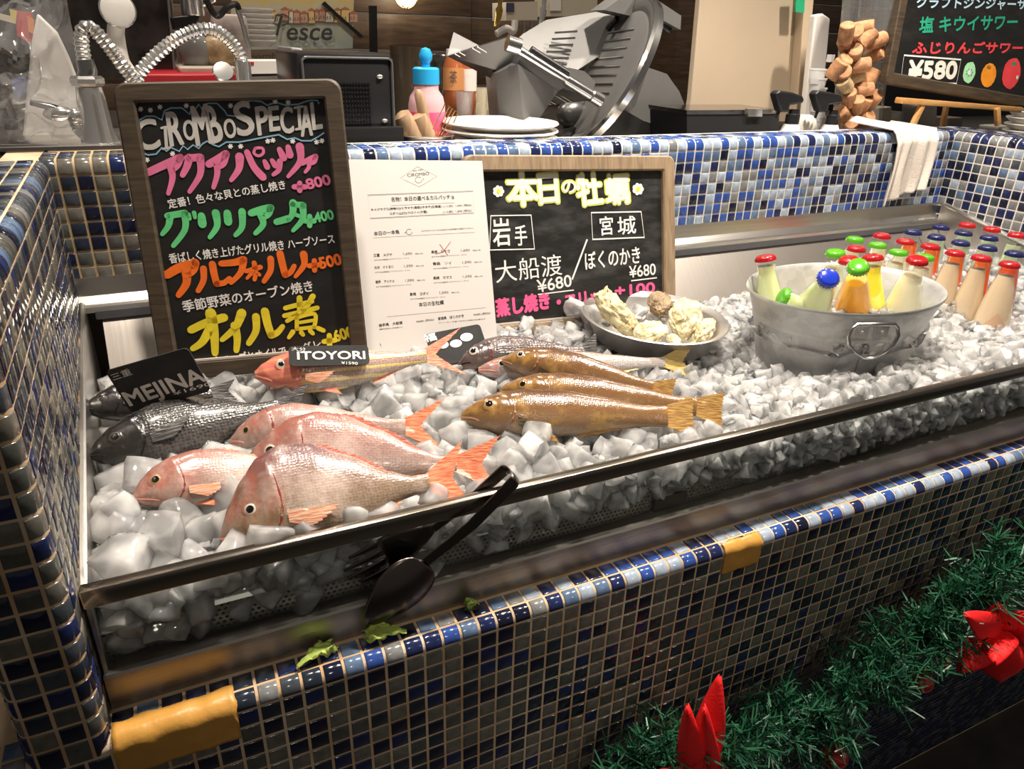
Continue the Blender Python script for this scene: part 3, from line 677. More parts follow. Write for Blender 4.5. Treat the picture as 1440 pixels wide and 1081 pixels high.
    b.inputs['Subsurface Weight'].default_value = 0.08; b.inputs['Subsurface Radius'].default_value = (0.006, 0.003, 0.002); b.inputs['Subsurface Scale'].default_value = 1.0
    bp = N(t, 'ShaderNodeBump'); bp.inputs['Strength'].default_value = sc_str; bp.inputs['Distance'].default_value = 0.0022; bp.invert = True; L(dm, bp.inputs['Height'])
    bp2 = N(t, 'ShaderNodeBump'); bp2.inputs['Strength'].default_value = 0.25; bp2.inputs['Distance'].default_value = 0.003
    n4 = N(t, 'ShaderNodeTexNoise'); n4.inputs['Scale'].default_value = 95; n4.inputs['Detail'].default_value = 3; L(tc.outputs['Object'], n4.inputs['Vector']); L(n4.outputs['Fac'], bp2.inputs['Height']); L(bp.outputs[0], bp2.inputs['Normal'])
    L(bp2.outputs[0], b.inputs['Normal'])
    return m
def fin_mat(name, c1, c2, ang=(1, 0, 0), freq=420, rough=0.35):
    m, t, b = nt(name); L = t.links.new
    tc = N(t, 'ShaderNodeTexCoord'); mp = N(t, 'ShaderNodeMapping'); mp.inputs['Scale'].default_value = (0.18, 0.1, 1.0); L(tc.outputs['Object'], mp.inputs[0])
    n = N(t, 'ShaderNodeTexNoise'); n.inputs['Scale'].default_value = freq; n.inputs['Detail'].default_value = 2; L(mp.outputs[0], n.inputs['Vector'])
    L(ramp(t, [(0.35, c1), (0.65, c2)], n.outputs['Fac']), b.inputs['Base Color']); b.inputs['Roughness'].default_value = rough; b.inputs['Coat Weight'].default_value = 0.2
    bp = N(t, 'ShaderNodeBump'); bp.inputs['Strength'].default_value = 0.5; bp.inputs['Distance'].default_value = 0.002; L(n.outputs['Fac'], bp.inputs['Height']); L(bp.outputs[0], b.inputs['Normal'])
    return m
def interp(tab, u):
    for (a, b), (c, d) in zip(tab, tab[1:]):
        if u <= c:
            f = (u - a) / max(1e-9, c - a); f = f * f * (3 - 2 * f) * 0.35 + f * 0.65; return b + (d - b) * f
    return tab[-1][1]
EYE_BLACK = mat('fish_pupil', (0.006, 0.006, 0.007), 0.05, coat=0.8)
def fish(name, label, group, nose, tail, dorsal, shape, mats, eye=(0.115, 0.2, 0.030), iris=None, opts=None):
    """nose, tail: world points (tail = fork of the tail fin); dorsal: direction of the back. The flank towards -y local faces the viewer."""
    o = opts or {}
    nose, tail = Vector(nose), Vector(tail); TL = (tail - nose).length; L = TL * shape.get('sl', 0.84)
    R = frame(tail - nose, dorsal); root = thing(name, label, 'fish', nose, R, group)
    up, lo, th = shape['up'], shape['lo'], shape['th']; bend = o.get('bend', 0.0) * L; drop = o.get('headdrop', 0.0) * L
    H0 = shape['h'] * L
    def mid(u): return bend * 4 * u * (1 - u) - drop * max(0, 1 - u / 0.35) ** 2
    NU, NV = 72, 40; mb = MB(); rings = []
    go = shape.get('gill', 0.27)
    def gillu(zr): return go - 0.075 * zr * zr + 0.01 * zr
    def surf(u, a):
        """point of the skin; a = 0 back ridge, pi/2 towards the viewer, pi belly"""
        U = interp(up, u) * H0; D = interp(lo, u) * H0; T = interp(th, u) * H0
        ca = cos(a); z = U * ca if ca > 0 else D * ca
        s_ = sin(a); y = -T * (abs(s_) ** shape.get('sq', 0.85)) * (1 if s_ > 0 else -1)
        zr = (ca)
        g = gillu(zr)
        k = 0.0
        if u < g: k = 0.085 * max(0, 1 - (g - u) / 0.16) * min(1, abs(s_) * 1.3)
        d2 = u - g * 0.66 - 0.02 * zr
        k -= 0.05 * math.exp(-(d2 / 0.010) ** 2) * abs(s_) if -0.75 < zr < 0.6 else 0
        y *= (1 + k)
        # mouth cleft
        mz = shape.get('mz', -0.15); ml = shape.get('ml', 0.085)
        if u < ml and abs(zr - mz) < 0.35: y *= 1 - 0.35 * (1 - u / ml) * (1 - abs(zr - mz) / 0.35)
        return Vector((u * L, y, z + mid(u)))
    us = [0.0015 + 0.9985 * (i / NU) ** 1.25 for i in range(NU + 1)]
    vs = []
    for u in us:
        for k in range(NV): vs.append(surf(u, 2 * pi * k / NV))
    fs = [[i * NV + k, i * NV + (k + 1) % NV, (i + 1) * NV + (k + 1) % NV, (i + 1) * NV + k] for i in range(NU) for k in range(NV)]
    fs.append(list(range(NV))[::-1]); fs.append([NU * NV + k for k in range(NV)])
    mb.add(vs, fs); mb.build('body', mats['body'], root, local=True, ang=75)
    # eye: socket ring, iris, pupil on the visible flank
    eu, ez, er = eye; er *= L
    a = math.acos(max(-1, min(1, ez))); c = surf(eu, a); c1 = surf(eu + 0.02, a); c2 = surf(eu, a + 0.12)
    nrm = (c1 - c).cross(c2 - c).normalized()
    if nrm.y > 0: nrm = -nrm
    Re = frame(nrm.orthogonal(), nrm)
    mb = MB(); mb.lathe([(er * 1.28, -0.15 * er, 0), (er * 1.18, 0.16 * er, 0), (er * 0.92, 0.20 * er, 1), (er * 0.80, 0.28 * er, 1), (er * 0.60, 0.35 * er, 2), (er * 0.30, 0.41 * er, 2), (0, 0.42 * er, 2)], 20, c - nrm * er * 0.25, Re)
    mb.build('eye', [mats.get('ring', mats['body']), iris or mats['iris'], EYE_BLACK], root, local=True)
    # mouth line and gill opening
    mz = shape.get('mz', -0.15); ml = shape.get('ml', 0.085)
    am = math.acos(mz)
    pts = [surf(0.004 + ml * k / 6, am + 0.25 * (k / 6) ** 2) + Vector((0, -0.0003, 0)) for k in range(7)]
    mb = MB(); mb.tube(pts, [0.012 * H0 * (1.3 - 0.7 * k / 6) for k in range(7)], 6); mb.build('mouth', mats.get('lip', mats['gill']), root, local=True)
    pts = []
    for k in range(15):
        zr = o.get('gtop', 0.55) - (o.get('gtop', 0.55) + 0.80) * k / 14; pts.append(surf(gillu(zr) + 0.004, math.acos(max(-1, min(1, zr)))) + Vector((0, -0.0004, 0)))
    mb = MB(); mb.tube(pts, [0.0013 * L / 0.3 * (0.3 + sin(pi * k / 14)) * (1 + 0.5 * sin(k * 2.3)) for k in range(15)], 6); mb.build('gill_opening', mats['gill'], root, local=True)
    # fins
    def fan(base, tip0, tip1, n, th_, jag=0.0, nr=4):
        """fan of rays between base points and an outer curve"""
        m = MB(); A = []; B = []
        for i in range(n + 1):
            f = i / n; b0 = base(f); t0 = tip0(f)
            if jag: t0 = b0 + (t0 - b0) * (1 - jag * (i % 2))
            A.append([b0 + (t0 - b0) * (j / nr) for j in range(nr + 1)])
        vs = []
        for sgn in (-1, 1):
            for col_ in A:
                for j, q in enumerate(col_): vs.append(q + th_ * sgn * (1 - 0.8 * j / nr))
        w_ = nr + 1; off = (n + 1) * w_; fs = []
        for i in range(n):
            for j in range(nr):
                fs.append([i * w_ + j, (i + 1) * w_ + j, (i + 1) * w_ + j + 1, i * w_ + j + 1]); fs.append([off + i * w_ + j + 1, off + (i + 1) * w_ + j + 1, off + (i + 1) * w_ + j, off + i * w_ + j])
            fs.append([i * w_ + nr, (i + 1) * w_ + nr, off + (i + 1) * w_ + nr, off + i * w_ + nr])
        return m.add(vs, fs)
    tk = Vector((0, 0.0012, 0))
    tl = TL - L; th0 = interp(up, 1.0) * H0; tw = shape.get('tailw', 0.42) * H0 * 2; fk = shape.get('fork', 0.45)
    tc_ = o.get('tailbend', 0.0)
    def tb(f): return Vector((L * 0.985, 0, mid(1) + th0 * 0.95 * (2 * f - 1)))
    def tt(f):
        q = 2 * f - 1; ln = tl * (1 - fk * (1 - abs(q) ** 1.2)) * 1.12
        return Vector((L + ln, -0.012 * q * o.get('twist', 0.3) * 1.0, mid(1) + tw * 0.5 * q * (0.8 + 0.2 * abs(q)) + tc_ * tl))
    fan(tb, tt, None, 22, tk, 0.05).build('tail_fin', mats['fin'], root, local=True, ang=60)
    du0, du1, dh = shape.get('dorsal', (0.30, 0.88, 0.10))
    if not o.get('nodorsal'):
        def db(f): q = surf(du0 + (du1 - du0) * f, 0.0); return q - Vector((0, 0, 0.06 * H0))
        def dt(f):
            q = db(f); hh = dh * L * (0.35 + 0.65 * sin(pi * min(1, 0.25 + f * 0.8))) * o.get('dorsal_fold', 0.28)
            return q + Vector((0.05 * L, 0, hh))
        fan(db, dt, None, 26, tk, 0.22).build('dorsal_fin', mats.get('dfin', mats['fin']), root, local=True, ang=60)
    au0, au1, ah = shape.get('anal', (0.66, 0.86, 0.06))
    def ab(f): q = surf(au0 + (au1 - au0) * f, pi); return q + Vector((0, 0, 0.05 * H0))
    def at_(f): return ab(f) + Vector((0.05 * L, -0.003, -ah * L * (1 - 0.6 * f)))
    fan(ab, at_, None, 12, tk, 0.12).build('anal_fin', mats['fin'], root, local=True, ang=60)
    pu, pz, pl_, pa = shape.get('pect', (0.30, -0.25, 0.20, -0.25))
    ap = math.acos(pz); p0 = surf(pu, ap); s0 = surf(pu, ap - 0.18); s1 = surf(pu, ap + 0.18)
    def pb(f): return s0.lerp(s1, f) + Vector((0, -0.001, 0))
    def pt(f):
        ln = pl_ * L * (1 - 0.55 * f); an = pa + 0.30 * (0.5 - f); q = pb(f) + Vector((cos(an) * ln, 0, sin(an) * ln))
        uu = max(0.01, min(0.98, q.x / L)); zc = mid(uu); hz = (interp(up, uu) if q.z > zc else interp(lo, uu)) * H0
        zr = max(-0.98, min(0.98, (q.z - zc) / hz)); sk = surf(uu, math.acos(zr)); q.y = sk.y - 0.004 - 0.05 * ln; return q
    fan(pb, pt, None, 12, tk * 0.6, 0.08, 5).build('pectoral_fin', mats.get('pfin', mats['fin']), root, local=True, ang=60)
    if not o.get('nopelvic'):
        vb0 = surf(0.33, pi * 0.86)
        def vb(f): return vb0 + Vector((0.03 * L * f, 0, 0))
        def vt(f): return vb0 + Vector((0.14 * L - 0.03 * L * f, -0.006, -0.05 * L + 0.045 * L * f))
        fan(vb, vt, None, 8, tk * 0.8, 0.1).build('pelvic_fin', mats['fin'], root, local=True, ang=60)
    return root
# --- shapes
TAI = dict(h=0.5, up=[(0, 0.05), (0.05, 0.24), (0.12, 0.43), (0.20, 0.58), (0.32, 0.66), (0.45, 0.62), (0.62, 0.44), (0.80, 0.20), (0.92, 0.10), (1, 0.095)],
           lo=[(0, 0.04), (0.05, 0.14), (0.12, 0.21), (0.22, 0.28), (0.38, 0.33), (0.55, 0.31), (0.70, 0.22), (0.84, 0.12), (0.93, 0.095), (1, 0.095)],
           th=[(0, 0.03), (0.05, 0.12), (0.14, 0.21), (0.28, 0.255), (0.45, 0.24), (0.65, 0.16), (0.85, 0.07), (1, 0.035)], sl=0.84, gill=0.285, mz=-0.45, ml=0.11, tailw=0.36, fork=0.42, dorsal=(0.33, 0.86, 0.09), anal=(0.64, 0.80, 0.06), pect=(0.31, -0.30, 0.24, -0.22))
SLIM = dict(h=0.5, up=[(0, 0.04), (0.05, 0.13), (0.12, 0.21), (0.22, 0.27), (0.36, 0.29), (0.55, 0.24), (0.75, 0.15), (0.90, 0.09), (1, 0.085)],
            lo=[(0, 0.04), (0.05, 0.12), (0.12, 0.18), (0.25, 0.23), (0.42, 0.24), (0.60, 0.19), (0.78, 0.12), (0.90, 0.085), (1, 0.085)],
            th=[(0, 0.03), (0.06, 0.11), (0.15, 0.17), (0.30, 0.20), (0.48, 0.18), (0.70, 0.11), (0.88, 0.06), (1, 0.035)], sl=0.82, gill=0.25, mz=-0.30, ml=0.085, tailw=0.30, fork=0.62, dorsal=(0.28, 0.84, 0.06), anal=(0.62, 0.80, 0.04), pect=(0.27, -0.30, 0.17, -0.20))
AIN = dict(h=0.5, up=[(0, 0.035), (0.04, 0.11), (0.10, 0.19), (0.19, 0.26), (0.32, 0.29), (0.50, 0.27), (0.70, 0.20), (0.88, 0.12), (1, 0.11)],
           lo=[(0, 0.035), (0.04, 0.09), (0.10, 0.15), (0.20, 0.21), (0.36, 0.23), (0.55, 0.20), (0.74, 0.14), (0.90, 0.11), (1, 0.11)],
           th=[(0, 0.03), (0.05, 0.11), (0.14, 0.19), (0.28, 0.215), (0.45, 0.19), (0.68, 0.13), (0.88, 0.07), (1, 0.04)], sl=0.89, gill=0.25, mz=-0.30, ml=0.085, tailw=0.21, fork=0.06, dorsal=(0.26, 0.92, 0.045), anal=(0.52, 0.90, 0.035), pect=(0.27, -0.40, 0.13, -0.55))
MEJ = dict(h=0.5, up=[(0, 0.06), (0.05, 0.17), (0.12, 0.28), (0.22, 0.38), (0.36, 0.46), (0.52, 0.45), (0.70, 0.29), (0.86, 0.14), (0.94, 0.11), (1, 0.11)],
           lo=[(0, 0.06), (0.05, 0.16), (0.12, 0.25), (0.25, 0.33), (0.42, 0.36), (0.58, 0.32), (0.74, 0.21), (0.88, 0.12), (1, 0.11)],
           th=[(0, 0.04), (0.05, 0.14), (0.14, 0.22), (0.30, 0.26), (0.48, 0.24), (0.70, 0.15), (0.88, 0.07), (1, 0.04)], sl=0.84, gill=0.26, mz=-0.35, ml=0.06, tailw=0.40, fork=0.35, dorsal=(0.32, 0.86, 0.06), anal=(0.62, 0.82, 0.05), pect=(0.29, -0.20, 0.24, 0.10))
# --- skins
P_GILL = mat('gill_red', (0.24, 0.03, 0.025), 0.3, coat=0.4); P_DARKGILL = mat('gill_dark', (0.012, 0.010, 0.010), 0.3); P_BROWNLIP = mat('brown_lip', (0.30, 0.16, 0.09), 0.35); P_PINKLIP = mat('pink_lip', (0.58, 0.22, 0.16), 0.35, coat=0.3)
IR_WHITE = mat('iris_silver', (0.52, 0.47, 0.39), 0.2, coat=0.5); IR_GOLD = mat('iris_gold', (0.36, 0.22, 0.09), 0.2, coat=0.5); IR_DARK = mat('iris_dark', (0.05, 0.045, 0.04), 0.15, coat=0.6)
PINKS = [(0.0, (0.80, 0.66, 0.58)), (0.28, (0.78, 0.56, 0.48)), (0.52, (0.76, 0.40, 0.33)), (0.78, (0.70, 0.26, 0.20)), (1.0, (0.52, 0.13, 0.11))]
ROSE = [(0.0, (0.60, 0.43, 0.26)), (0.30, (0.54, 0.36, 0.21)), (0.55, (0.52, 0.29, 0.21)), (0.80, (0.42, 0.18, 0.18)), (1.0, (0.24, 0.08, 0.10))]
FIN_RED = fin_mat('fin_coral', (0.80, 0.16, 0.07), (0.86, 0.36, 0.20)); FIN_PALE = fin_mat('fin_salmon', (0.78, 0.30, 0.16), (0.82, 0.52, 0.38))
FIN_BROWN = fin_mat('fin_brown', (0.30, 0.15, 0.05), (0.56, 0.34, 0.10)); FIN_BLACK = fin_mat('fin_black', (0.02, 0.02, 0.022), (0.09, 0.085, 0.08)); FIN_GOLD = fin_mat('fin_gold', (0.55, 0.36, 0.08), (0.72, 0.56, 0.22)); FIN_OLIVE = fin_mat('fin_olive', (0.05, 0.045, 0.025), (0.16, 0.12, 0.06))
FIN_DORSAL = fin_mat('fin_dull_red', (0.42, 0.08, 0.05), (0.60, 0.22, 0.14)); FIN_PINK = fin_mat('fin_pink', (0.85, 0.22, 0.18), (0.88, 0.50, 0.30))
def tai_skin(nm, stops, L): return fish_mat(nm, stops, (0.165 * L, 0.33 * L), 0.0034, 0.14, 0.24, ((0.86, 0.70, 0.62), 14, 0.5, 0.7, 0.45), silver=0.16, L0=L)
TAIM = lambda nm, st, L: dict(body=tai_skin(nm, st, L), iris=IR_WHITE, gill=P_GILL, lip=P_PINKLIP, fin=FIN_RED, pfin=FIN_PALE, dfin=FIN_DORSAL)
TILT = lambda a, r=0.0: Vector((r, cos(radians(a)), sin(radians(a))))
# the red sea bream in front, from back to front
fish('red_sea_bream', 'slim red fish lying behind two plump ones, gill cover lifted and tail fin pale orange', 'red fish on the ice', onZ(325, 608, 0.152), onZ(622, 598, 0.150), TILT(52), dict(SLIM, h=0.56), TAIM('skin_red_a', PINKS, 0.2), eye=(0.10, 0.25, 0.026), iris=IR_GOLD, opts=dict(bend=-0.0, headdrop=0.05, gtop=0.9))
fish('red_sea_bream', 'pink red fish at the left front with a red mouth and gold ringed eye', 'red fish on the ice', onZ(187, 700, 0.152), onZ(470, 652, 0.146), TILT(42, -0.05), dict(TAI, h=0.40, mz=-0.5, ml=0.14, up=[(0, 0.06), (0.05, 0.26), (0.12, 0.42), (0.22, 0.54), (0.36, 0.60), (0.5, 0.56), (0.66, 0.40), (0.82, 0.19), (0.92, 0.11), (1, 0.10)]), TAIM('skin_red_b', PINKS, 0.24), eye=(0.135, 0.38, 0.036), iris=IR_GOLD)
fish('red_sea_bream', 'deep bodied red fish whose back and forked tail show above the nearest fish', 'red fish on the ice', onZ(345, 652, 0.152), onZ(698, 652, 0.150), TILT(50, 0.08), dict(TAI, h=0.385), TAIM('skin_red_c', PINKS, 0.24), eye=(0.13, 0.30, 0.034))
fish('red_sea_bream', 'largest rose coloured fish nearest the steel rail, a white ringed eye over an ice cube', 'red fish on the ice', onZ(308, 738, 0.150), onZ(655, 668, 0.160), TILT(46, 0.05), dict(TAI, h=0.50), TAIM('skin_rose', ROSE, 0.22), eye=(0.150, 0.18, 0.030), opts=dict(headdrop=0.06))
# the two dark fish under the first price card
def mej(nm, L): return dict(body=fish_mat(nm, [(0.0, (0.14, 0.125, 0.11)), (0.35, (0.075, 0.07, 0.066)), (0.7, (0.030, 0.029, 0.030)), (1.0, (0.010, 0.010, 0.011))], (0.18 * L, 0.23 * L), 0.0042, 0.35, 0.22, silver=0.10, L0=L), iris=IR_DARK, gill=P_DARKGILL, lip=P_DARKGILL, fin=FIN_BLACK)
fish('dark_sea_bream', 'near black fish lying full length in front of the large left price card', 'dark fish under the price card', onZ(127, 640, 0.152), onZ(436, 560, 0.158), TILT(45, -0.10), dict(MEJ, h=0.43, tailw=0.22), mej('skin_dark_a', 0.22), eye=(0.13, 0.28, 0.032), opts=dict(dorsal_fold=0.03))
fish('dark_sea_bream', 'dark fish mostly hidden behind the large left price card, only its head shows', 'dark fish under the price card', onZ(120, 574, 0.168), onZ(330, 548, 0.160), TILT(42, -0.05), dict(MEJ, h=0.46, tailw=0.22), mej('skin_dark_b', 0.22), eye=(0.13, 0.34, 0.032), opts=dict(dorsal_fold=0.03))
# the threadfin bream with its card
ito = dict(body=fish_mat('skin_threadfin', [(0.0, (0.84, 0.70, 0.58)), (0.25, (0.82, 0.58, 0.42)), (0.5, (0.80, 0.45, 0.34)), (0.75, (0.74, 0.33, 0.30)), (1.0, (0.66, 0.20, 0.18))], (0.115 * 0.25, 0.14 * 0.25), 0.0040, 0.25, 0.22, stripes=(520, (0.80, 0.60, 0.12), 0.75), silver=0.30, headlen=0.27, headcol=(0.82, 0.22, 0.17), L0=0.25), iris=IR_WHITE, gill=P_PINKLIP, lip=P_PINKLIP, fin=FIN_PINK, pfin=FIN_PALE)
fish('threadfin_bream', 'pink fish with yellow stripes lying under the white lettered card', None, onZ(358, 527, 0.176), onZ(648, 494, 0.178), TILT(58), dict(SLIM, h=0.50, fork=0.75, mz=-0.38), ito, eye=(0.15, 0.42, 0.026), opts=dict(bend=-0.03))
# rockfish, barracuda and three greenlings on the right
soi = dict(body=fish_mat('skin_rockfish', [(0.0, (0.42, 0.32, 0.28)), (0.35, (0.26, 0.19, 0.17)), (0.7, (0.17, 0.10, 0.095)), (1.0, (0.085, 0.05, 0.048))], (0.03, 0.035), 0.0045, 0.7, 0.22, ((0.06, 0.04, 0.04), 55, 0.5, 0.7, 0.5), silver=0.12, L0=0.2), iris=IR_WHITE, gill=P_GILL, lip=P_DARKGILL, fin=FIN_BLACK)
fish('rockfish', 'purplish brown fish lying in front of the small board below the printed menu', None, onZ(643, 508, 0.152), onZ(840, 494, 0.152), TILT(46), dict(SLIM, h=0.52, fork=0.1, sl=0.9, mz=-0.1), soi, eye=(0.12, 0.5, 0.038), opts=dict(bend=0.03, gtop=0.7, headdrop=0.04))
kam = dict(body=fish_mat('skin_silver', [(0.0, (0.86, 0.80, 0.78)), (0.5, (0.82, 0.72, 0.68)), (0.8, (0.62, 0.42, 0.30)), (1.0, (0.45, 0.28, 0.18))], (0.02, 0.022), 0.004, 0.3, 0.2, silver=0.2, L0=0.28), iris=IR_WHITE, gill=P_PINKLIP, lip=P_PINKLIP, fin=FIN_GOLD)
fish('barracuda', 'slender silver fish with a yellow tail lying behind the brown fish', None, onZ(672, 520, 0.145), onZ(982, 507, 0.146), TILT(45), dict(SLIM, h=0.32, fork=0.5, tailw=0.40, sl=0.84), kam, eye=(0.12, 0.2, 0.022), opts=dict(nopelvic=True, dorsal_fold=0.2))
def ain(nm, L): return dict(body=fish_mat(nm, [(0.0, (0.58, 0.44, 0.34)), (0.25, (0.56, 0.35, 0.18)), (0.55, (0.47, 0.24, 0.085)), (0.8, (0.33, 0.155, 0.06)), (1.0, (0.14, 0.07, 0.038))], (0.115 * L, 0.145 * L), 0.0026, 0.16, 0.2, ((0.50, 0.30, 0.07), 34, 0.52, 0.68, 0.5), silver=0.015, L0=L), iris=IR_GOLD, gill=P_BROWNLIP, lip=P_BROWNLIP, fin=FIN_BROWN, pfin=FIN_OLIVE)
fish('greenling', 'brown fish rearmost of three alike, its head with pale lips turned towards the front', 'brown greenlings on the ice', onZ(706, 507, 0.162), onZ(945, 552, 0.150), TILT(52, 0.15), dict(AIN, h=0.44), ain('skin_brown_a', 0.24), eye=(0.13, 0.45, 0.026), iris=IR_WHITE, opts=dict(bend=0.02))
fish('greenling', 'brown fish middle of three alike, mostly covered by the one in front', 'brown greenlings on the ice', onZ(703, 549, 0.155), onZ(1014, 575, 0.152), TILT(50, 0.1), dict(AIN, h=0.41), ain('skin_brown_b', 0.24), eye=(0.12, 0.35, 0.025), iris=IR_GOLD)
fish('greenling', 'golden brown fish nearest of three alike, shown whole with a squared tail', 'brown greenlings on the ice', onZ(648, 586, 0.150), onZ(973, 585, 0.152), TILT(48, 0.1), dict(AIN, h=0.47), ain('skin_brown_c', 0.25), eye=(0.135, 0.42, 0.028), iris=IR_GOLD)
# ------------------------------------------------------------------ writing boards, menu and price cards
def wood(name, c1, c2, sc=(4, 4, 60), rough=0.55, bump=0.25):
    m, t, b = nt(name); L = t.links.new
    tc = N(t, 'ShaderNodeTexCoord'); mp = N(t, 'ShaderNodeMapping'); mp.inputs['Scale'].default_value = sc; L(tc.outputs['Object'], mp.inputs[0])
    n = N(t, 'ShaderNodeTexNoise'); n.inputs['Scale'].default_value = 3; n.inputs['Detail'].default_value = 8; n.inputs['Distortion'].default_value = 0.6; L(mp.outputs[0], n.inputs['Vector'])
    L(ramp(t, [(0.3, c1), (0.7, c2)], n.outputs['Fac']), b.inputs['Base Color']); b.inputs['Roughness'].default_value = rough
    bp = N(t, 'ShaderNodeBump'); bp.inputs['Strength'].default_value = bump; bp.inputs['Distance'].default_value = 0.002; L(n.outputs['Fac'], bp.inputs['Height']); L(bp.outputs[0], b.inputs['Normal'])
    return m
def board_mat(name, smear):
    m, t, b = nt(name); L = t.links.new
    tc = N(t, 'ShaderNodeTexCoord'); mp = N(t, 'ShaderNodeMapping'); mp.inputs['Scale'].default_value = (5, 5, 14); mp.inputs['Rotation'].default_value = (0, 0.5, 0); L(tc.outputs['Object'], mp.inputs[0])
    n = N(t, 'ShaderNodeTexNoise'); n.inputs['Scale'].default_value = 2.2; n.inputs['Detail'].default_value = 7; n.inputs['Roughness'].default_value = 0.65; L(mp.outputs[0], n.inputs['Vector'])
    L(ramp(t, [(0.45, (0.010, 0.010, 0.010)), (0.75, (0.010 + smear,) * 3)], n.outputs['Fac']), b.inputs['Base Color']); b.inputs['Roughness'].default_value = 0.42
    return m
W_DARK = wood('walnut_frame', (0.036, 0.025, 0.015), (0.080, 0.057, 0.034), (5, 5, 40)); W_OAK = wood('weathered_oak_frame', (0.20, 0.14, 0.085), (0.36, 0.26, 0.165), (40, 5, 5)); W_TRIM = wood('pale_trim', (0.42, 0.36, 0.30), (0.55, 0.49, 0.42)); W_BEECH = wood('beech', (0.48, 0.24, 0.075), (0.60, 0.34, 0.13), (6, 6, 30), 0.4, 0.1)
BOARD = board_mat('black_board', 0.012); BOARD2 = board_mat('wiped_board', 0.055)
INK = {}
def ink(nm, c): 
    INK[nm] = mat('marker_' + nm, c, 0.6, var=0.10, vscale=50); return INK[nm]
ink('white', (0.80, 0.79, 0.76)); ink('silver', (0.52, 0.50, 0.47)); ink('pink', (0.72, 0.17, 0.33)); ink('green', (0.12, 0.60, 0.22)); ink('orange', (0.85, 0.16, 0.015)); ink('yellow', (0.80, 0.66, 0.03)); ink('sky', (0.22, 0.42, 0.56))
ink('lime', (0.62, 0.66, 0.10)); ink('hot_pink', (0.83, 0.10, 0.27)); ink('cream', (0.76, 0.74, 0.66)); ink('jade', (0.02, 0.33, 0.20)); ink('red', (0.78, 0.06, 0.07)); ink('pale_blue', (0.42, 0.62, 0.74)); ink('mint', (0.38, 0.75, 0.42)); ink('tangerine', (0.85, 0.30, 0.02)); ink('print', (0.045, 0.045, 0.045)); ink('print_grey', (0.22, 0.21, 0.20)); ink('redpen', (0.40, 0.06, 0.04))
def board_thing(name, label, base, w_, h_, yaw, lean, roll, fw, r, fm, bm_, trim, depth=0.016):
    X = Vector((cos(yaw), sin(yaw), 0)); B = Vector((-sin(yaw), cos(yaw), 0)); Z = Vector((0, 0, cos(lean))) + B * sin(lean)
    X2 = X * cos(roll) + Z * sin(roll); Z2 = -X * sin(roll) + Z * cos(roll)
    R = frame(X2, Z2); root = thing(name, label, 'board', base, R)
    off = Vector((0, 0, h_ / 2))
    mb = MB(); frame_ring(mb, w_, h_, fw, r, -0.001, depth); mb.v = [v + off for v in mb.v]; mb.build('frame', fm, root, local=True, ang=30)
    mb = MB(); mb.box((0, 0.011, h_ / 2), (w_ - 1.6 * fw, 0.006, h_ - 1.6 * fw)); mb.build('panel', bm_, root, local=True)
    if trim:
        mb = MB(); mb.box((0, 0.0035, fw + 0.0012), (w_ - 2 * fw - 0.002, 0.007, 0.0028)); mb.build('inner_trim', trim, root, local=True)
    y = R @ Vector((0, 1, 0)); f = Face(Vector(base) + y * 0.0078, X2, Z2, -y)
    return root, f
def inks(root, nm, mbs):
    for k, m in mbs.items():
        if m.v: m.build('lettering', INK[k], root, smooth=False)
# ---- tall board on the left
b1, F1 = board_thing('chalkboard', 'tall dark framed writing board with pink, green, orange and yellow dishes, leftmost on the ice', (0.0467, 0.42, 0.1618), 0.2755, 0.3785, -0.2364, 0.2101, 0.0366, 0.0235, 0.016, W_DARK, BOARD, W_TRIM)
ms = {k: MB() for k in ('white', 'silver', 'pink', 'green', 'orange', 'yellow', 'sky')}
S_ = lambda x, y: (150 + x / 3.8595, 100 + y / 3.8595)
G_ = lambda x, y: (200 + x / 4, 340 + y / 4)
# the title: letters of many sizes
for ch, x0, y0, x1, y1, hh in [('C', 175, 445, 300, 415, 165), ('R', 345, 412, 425, 398, 185), ('O', 425, 382, 490, 370, 110), ('M', 487, 410, 580, 392, 215), ('B', 575, 398, 645, 372, 200), ('O', 648, 372, 712, 356, 105), ('S', 715, 362, 812, 338, 185), ('P', 822, 352, 890, 340, 155), ('E', 885, 330, 945, 322, 135), ('C', 948, 345, 1020, 335, 145), ('A', 1055, 358, 1122, 350, 165), ('L', 1118, 322, 1175, 312, 150)]:
    F1.text(ms['silver'], ch, S_(x0, y0), S_(x1, y1), hh / 3.86, 0.028, shear=0.14)
for q in (((326, 418), (318, 305), 20), ((1050, 312), (1042, 196), 22)):
    (x0, y0), (x1, y1), hw = q; F1.brush(ms['silver'], [S_(x0, y0), S_(x1, y1)], 4.6); F1.brush(ms['silver'], [S_(x0 - hw, y0 + 4), S_(x0 + hw, y0 - 4)], 3.4); F1.brush(ms['silver'], [S_(x1 - hw, y1 + 4), S_(x1 + hw, y1 - 4)], 3.4)
F1.line(ms['sky'], [S_(*q) for q in [(168, 295), (180, 265), (215, 245), (260, 245), (300, 265), (315, 215), (350, 200), (410, 200), (450, 235), (465, 190), (480, 210), (500, 180), (520, 210), (548, 175), (600, 175), (640, 215), (655, 240), (700, 245), (715, 200), (740, 170), (790, 160), (840, 165), (870, 185), (920, 170), (970, 185), (1040, 180), (1080, 165), (1110, 158), (1145, 160), (1152, 178)]], 2.2)
F1.line(ms['sky'], [S_(*q) for q in [(190, 440), (225, 455), (270, 450), (300, 415), (325, 435), (350, 415), (395, 435), (415, 405), (440, 425), (470, 400), (500, 420), (520, 395), (545, 380), (580, 400), (610, 410), (650, 385), (720, 385), (790, 372), (850, 360), (935, 345), (980, 370), (1020, 362), (1060, 378), (1110, 378), (1150, 355), (1180, 335)]], 2.2)
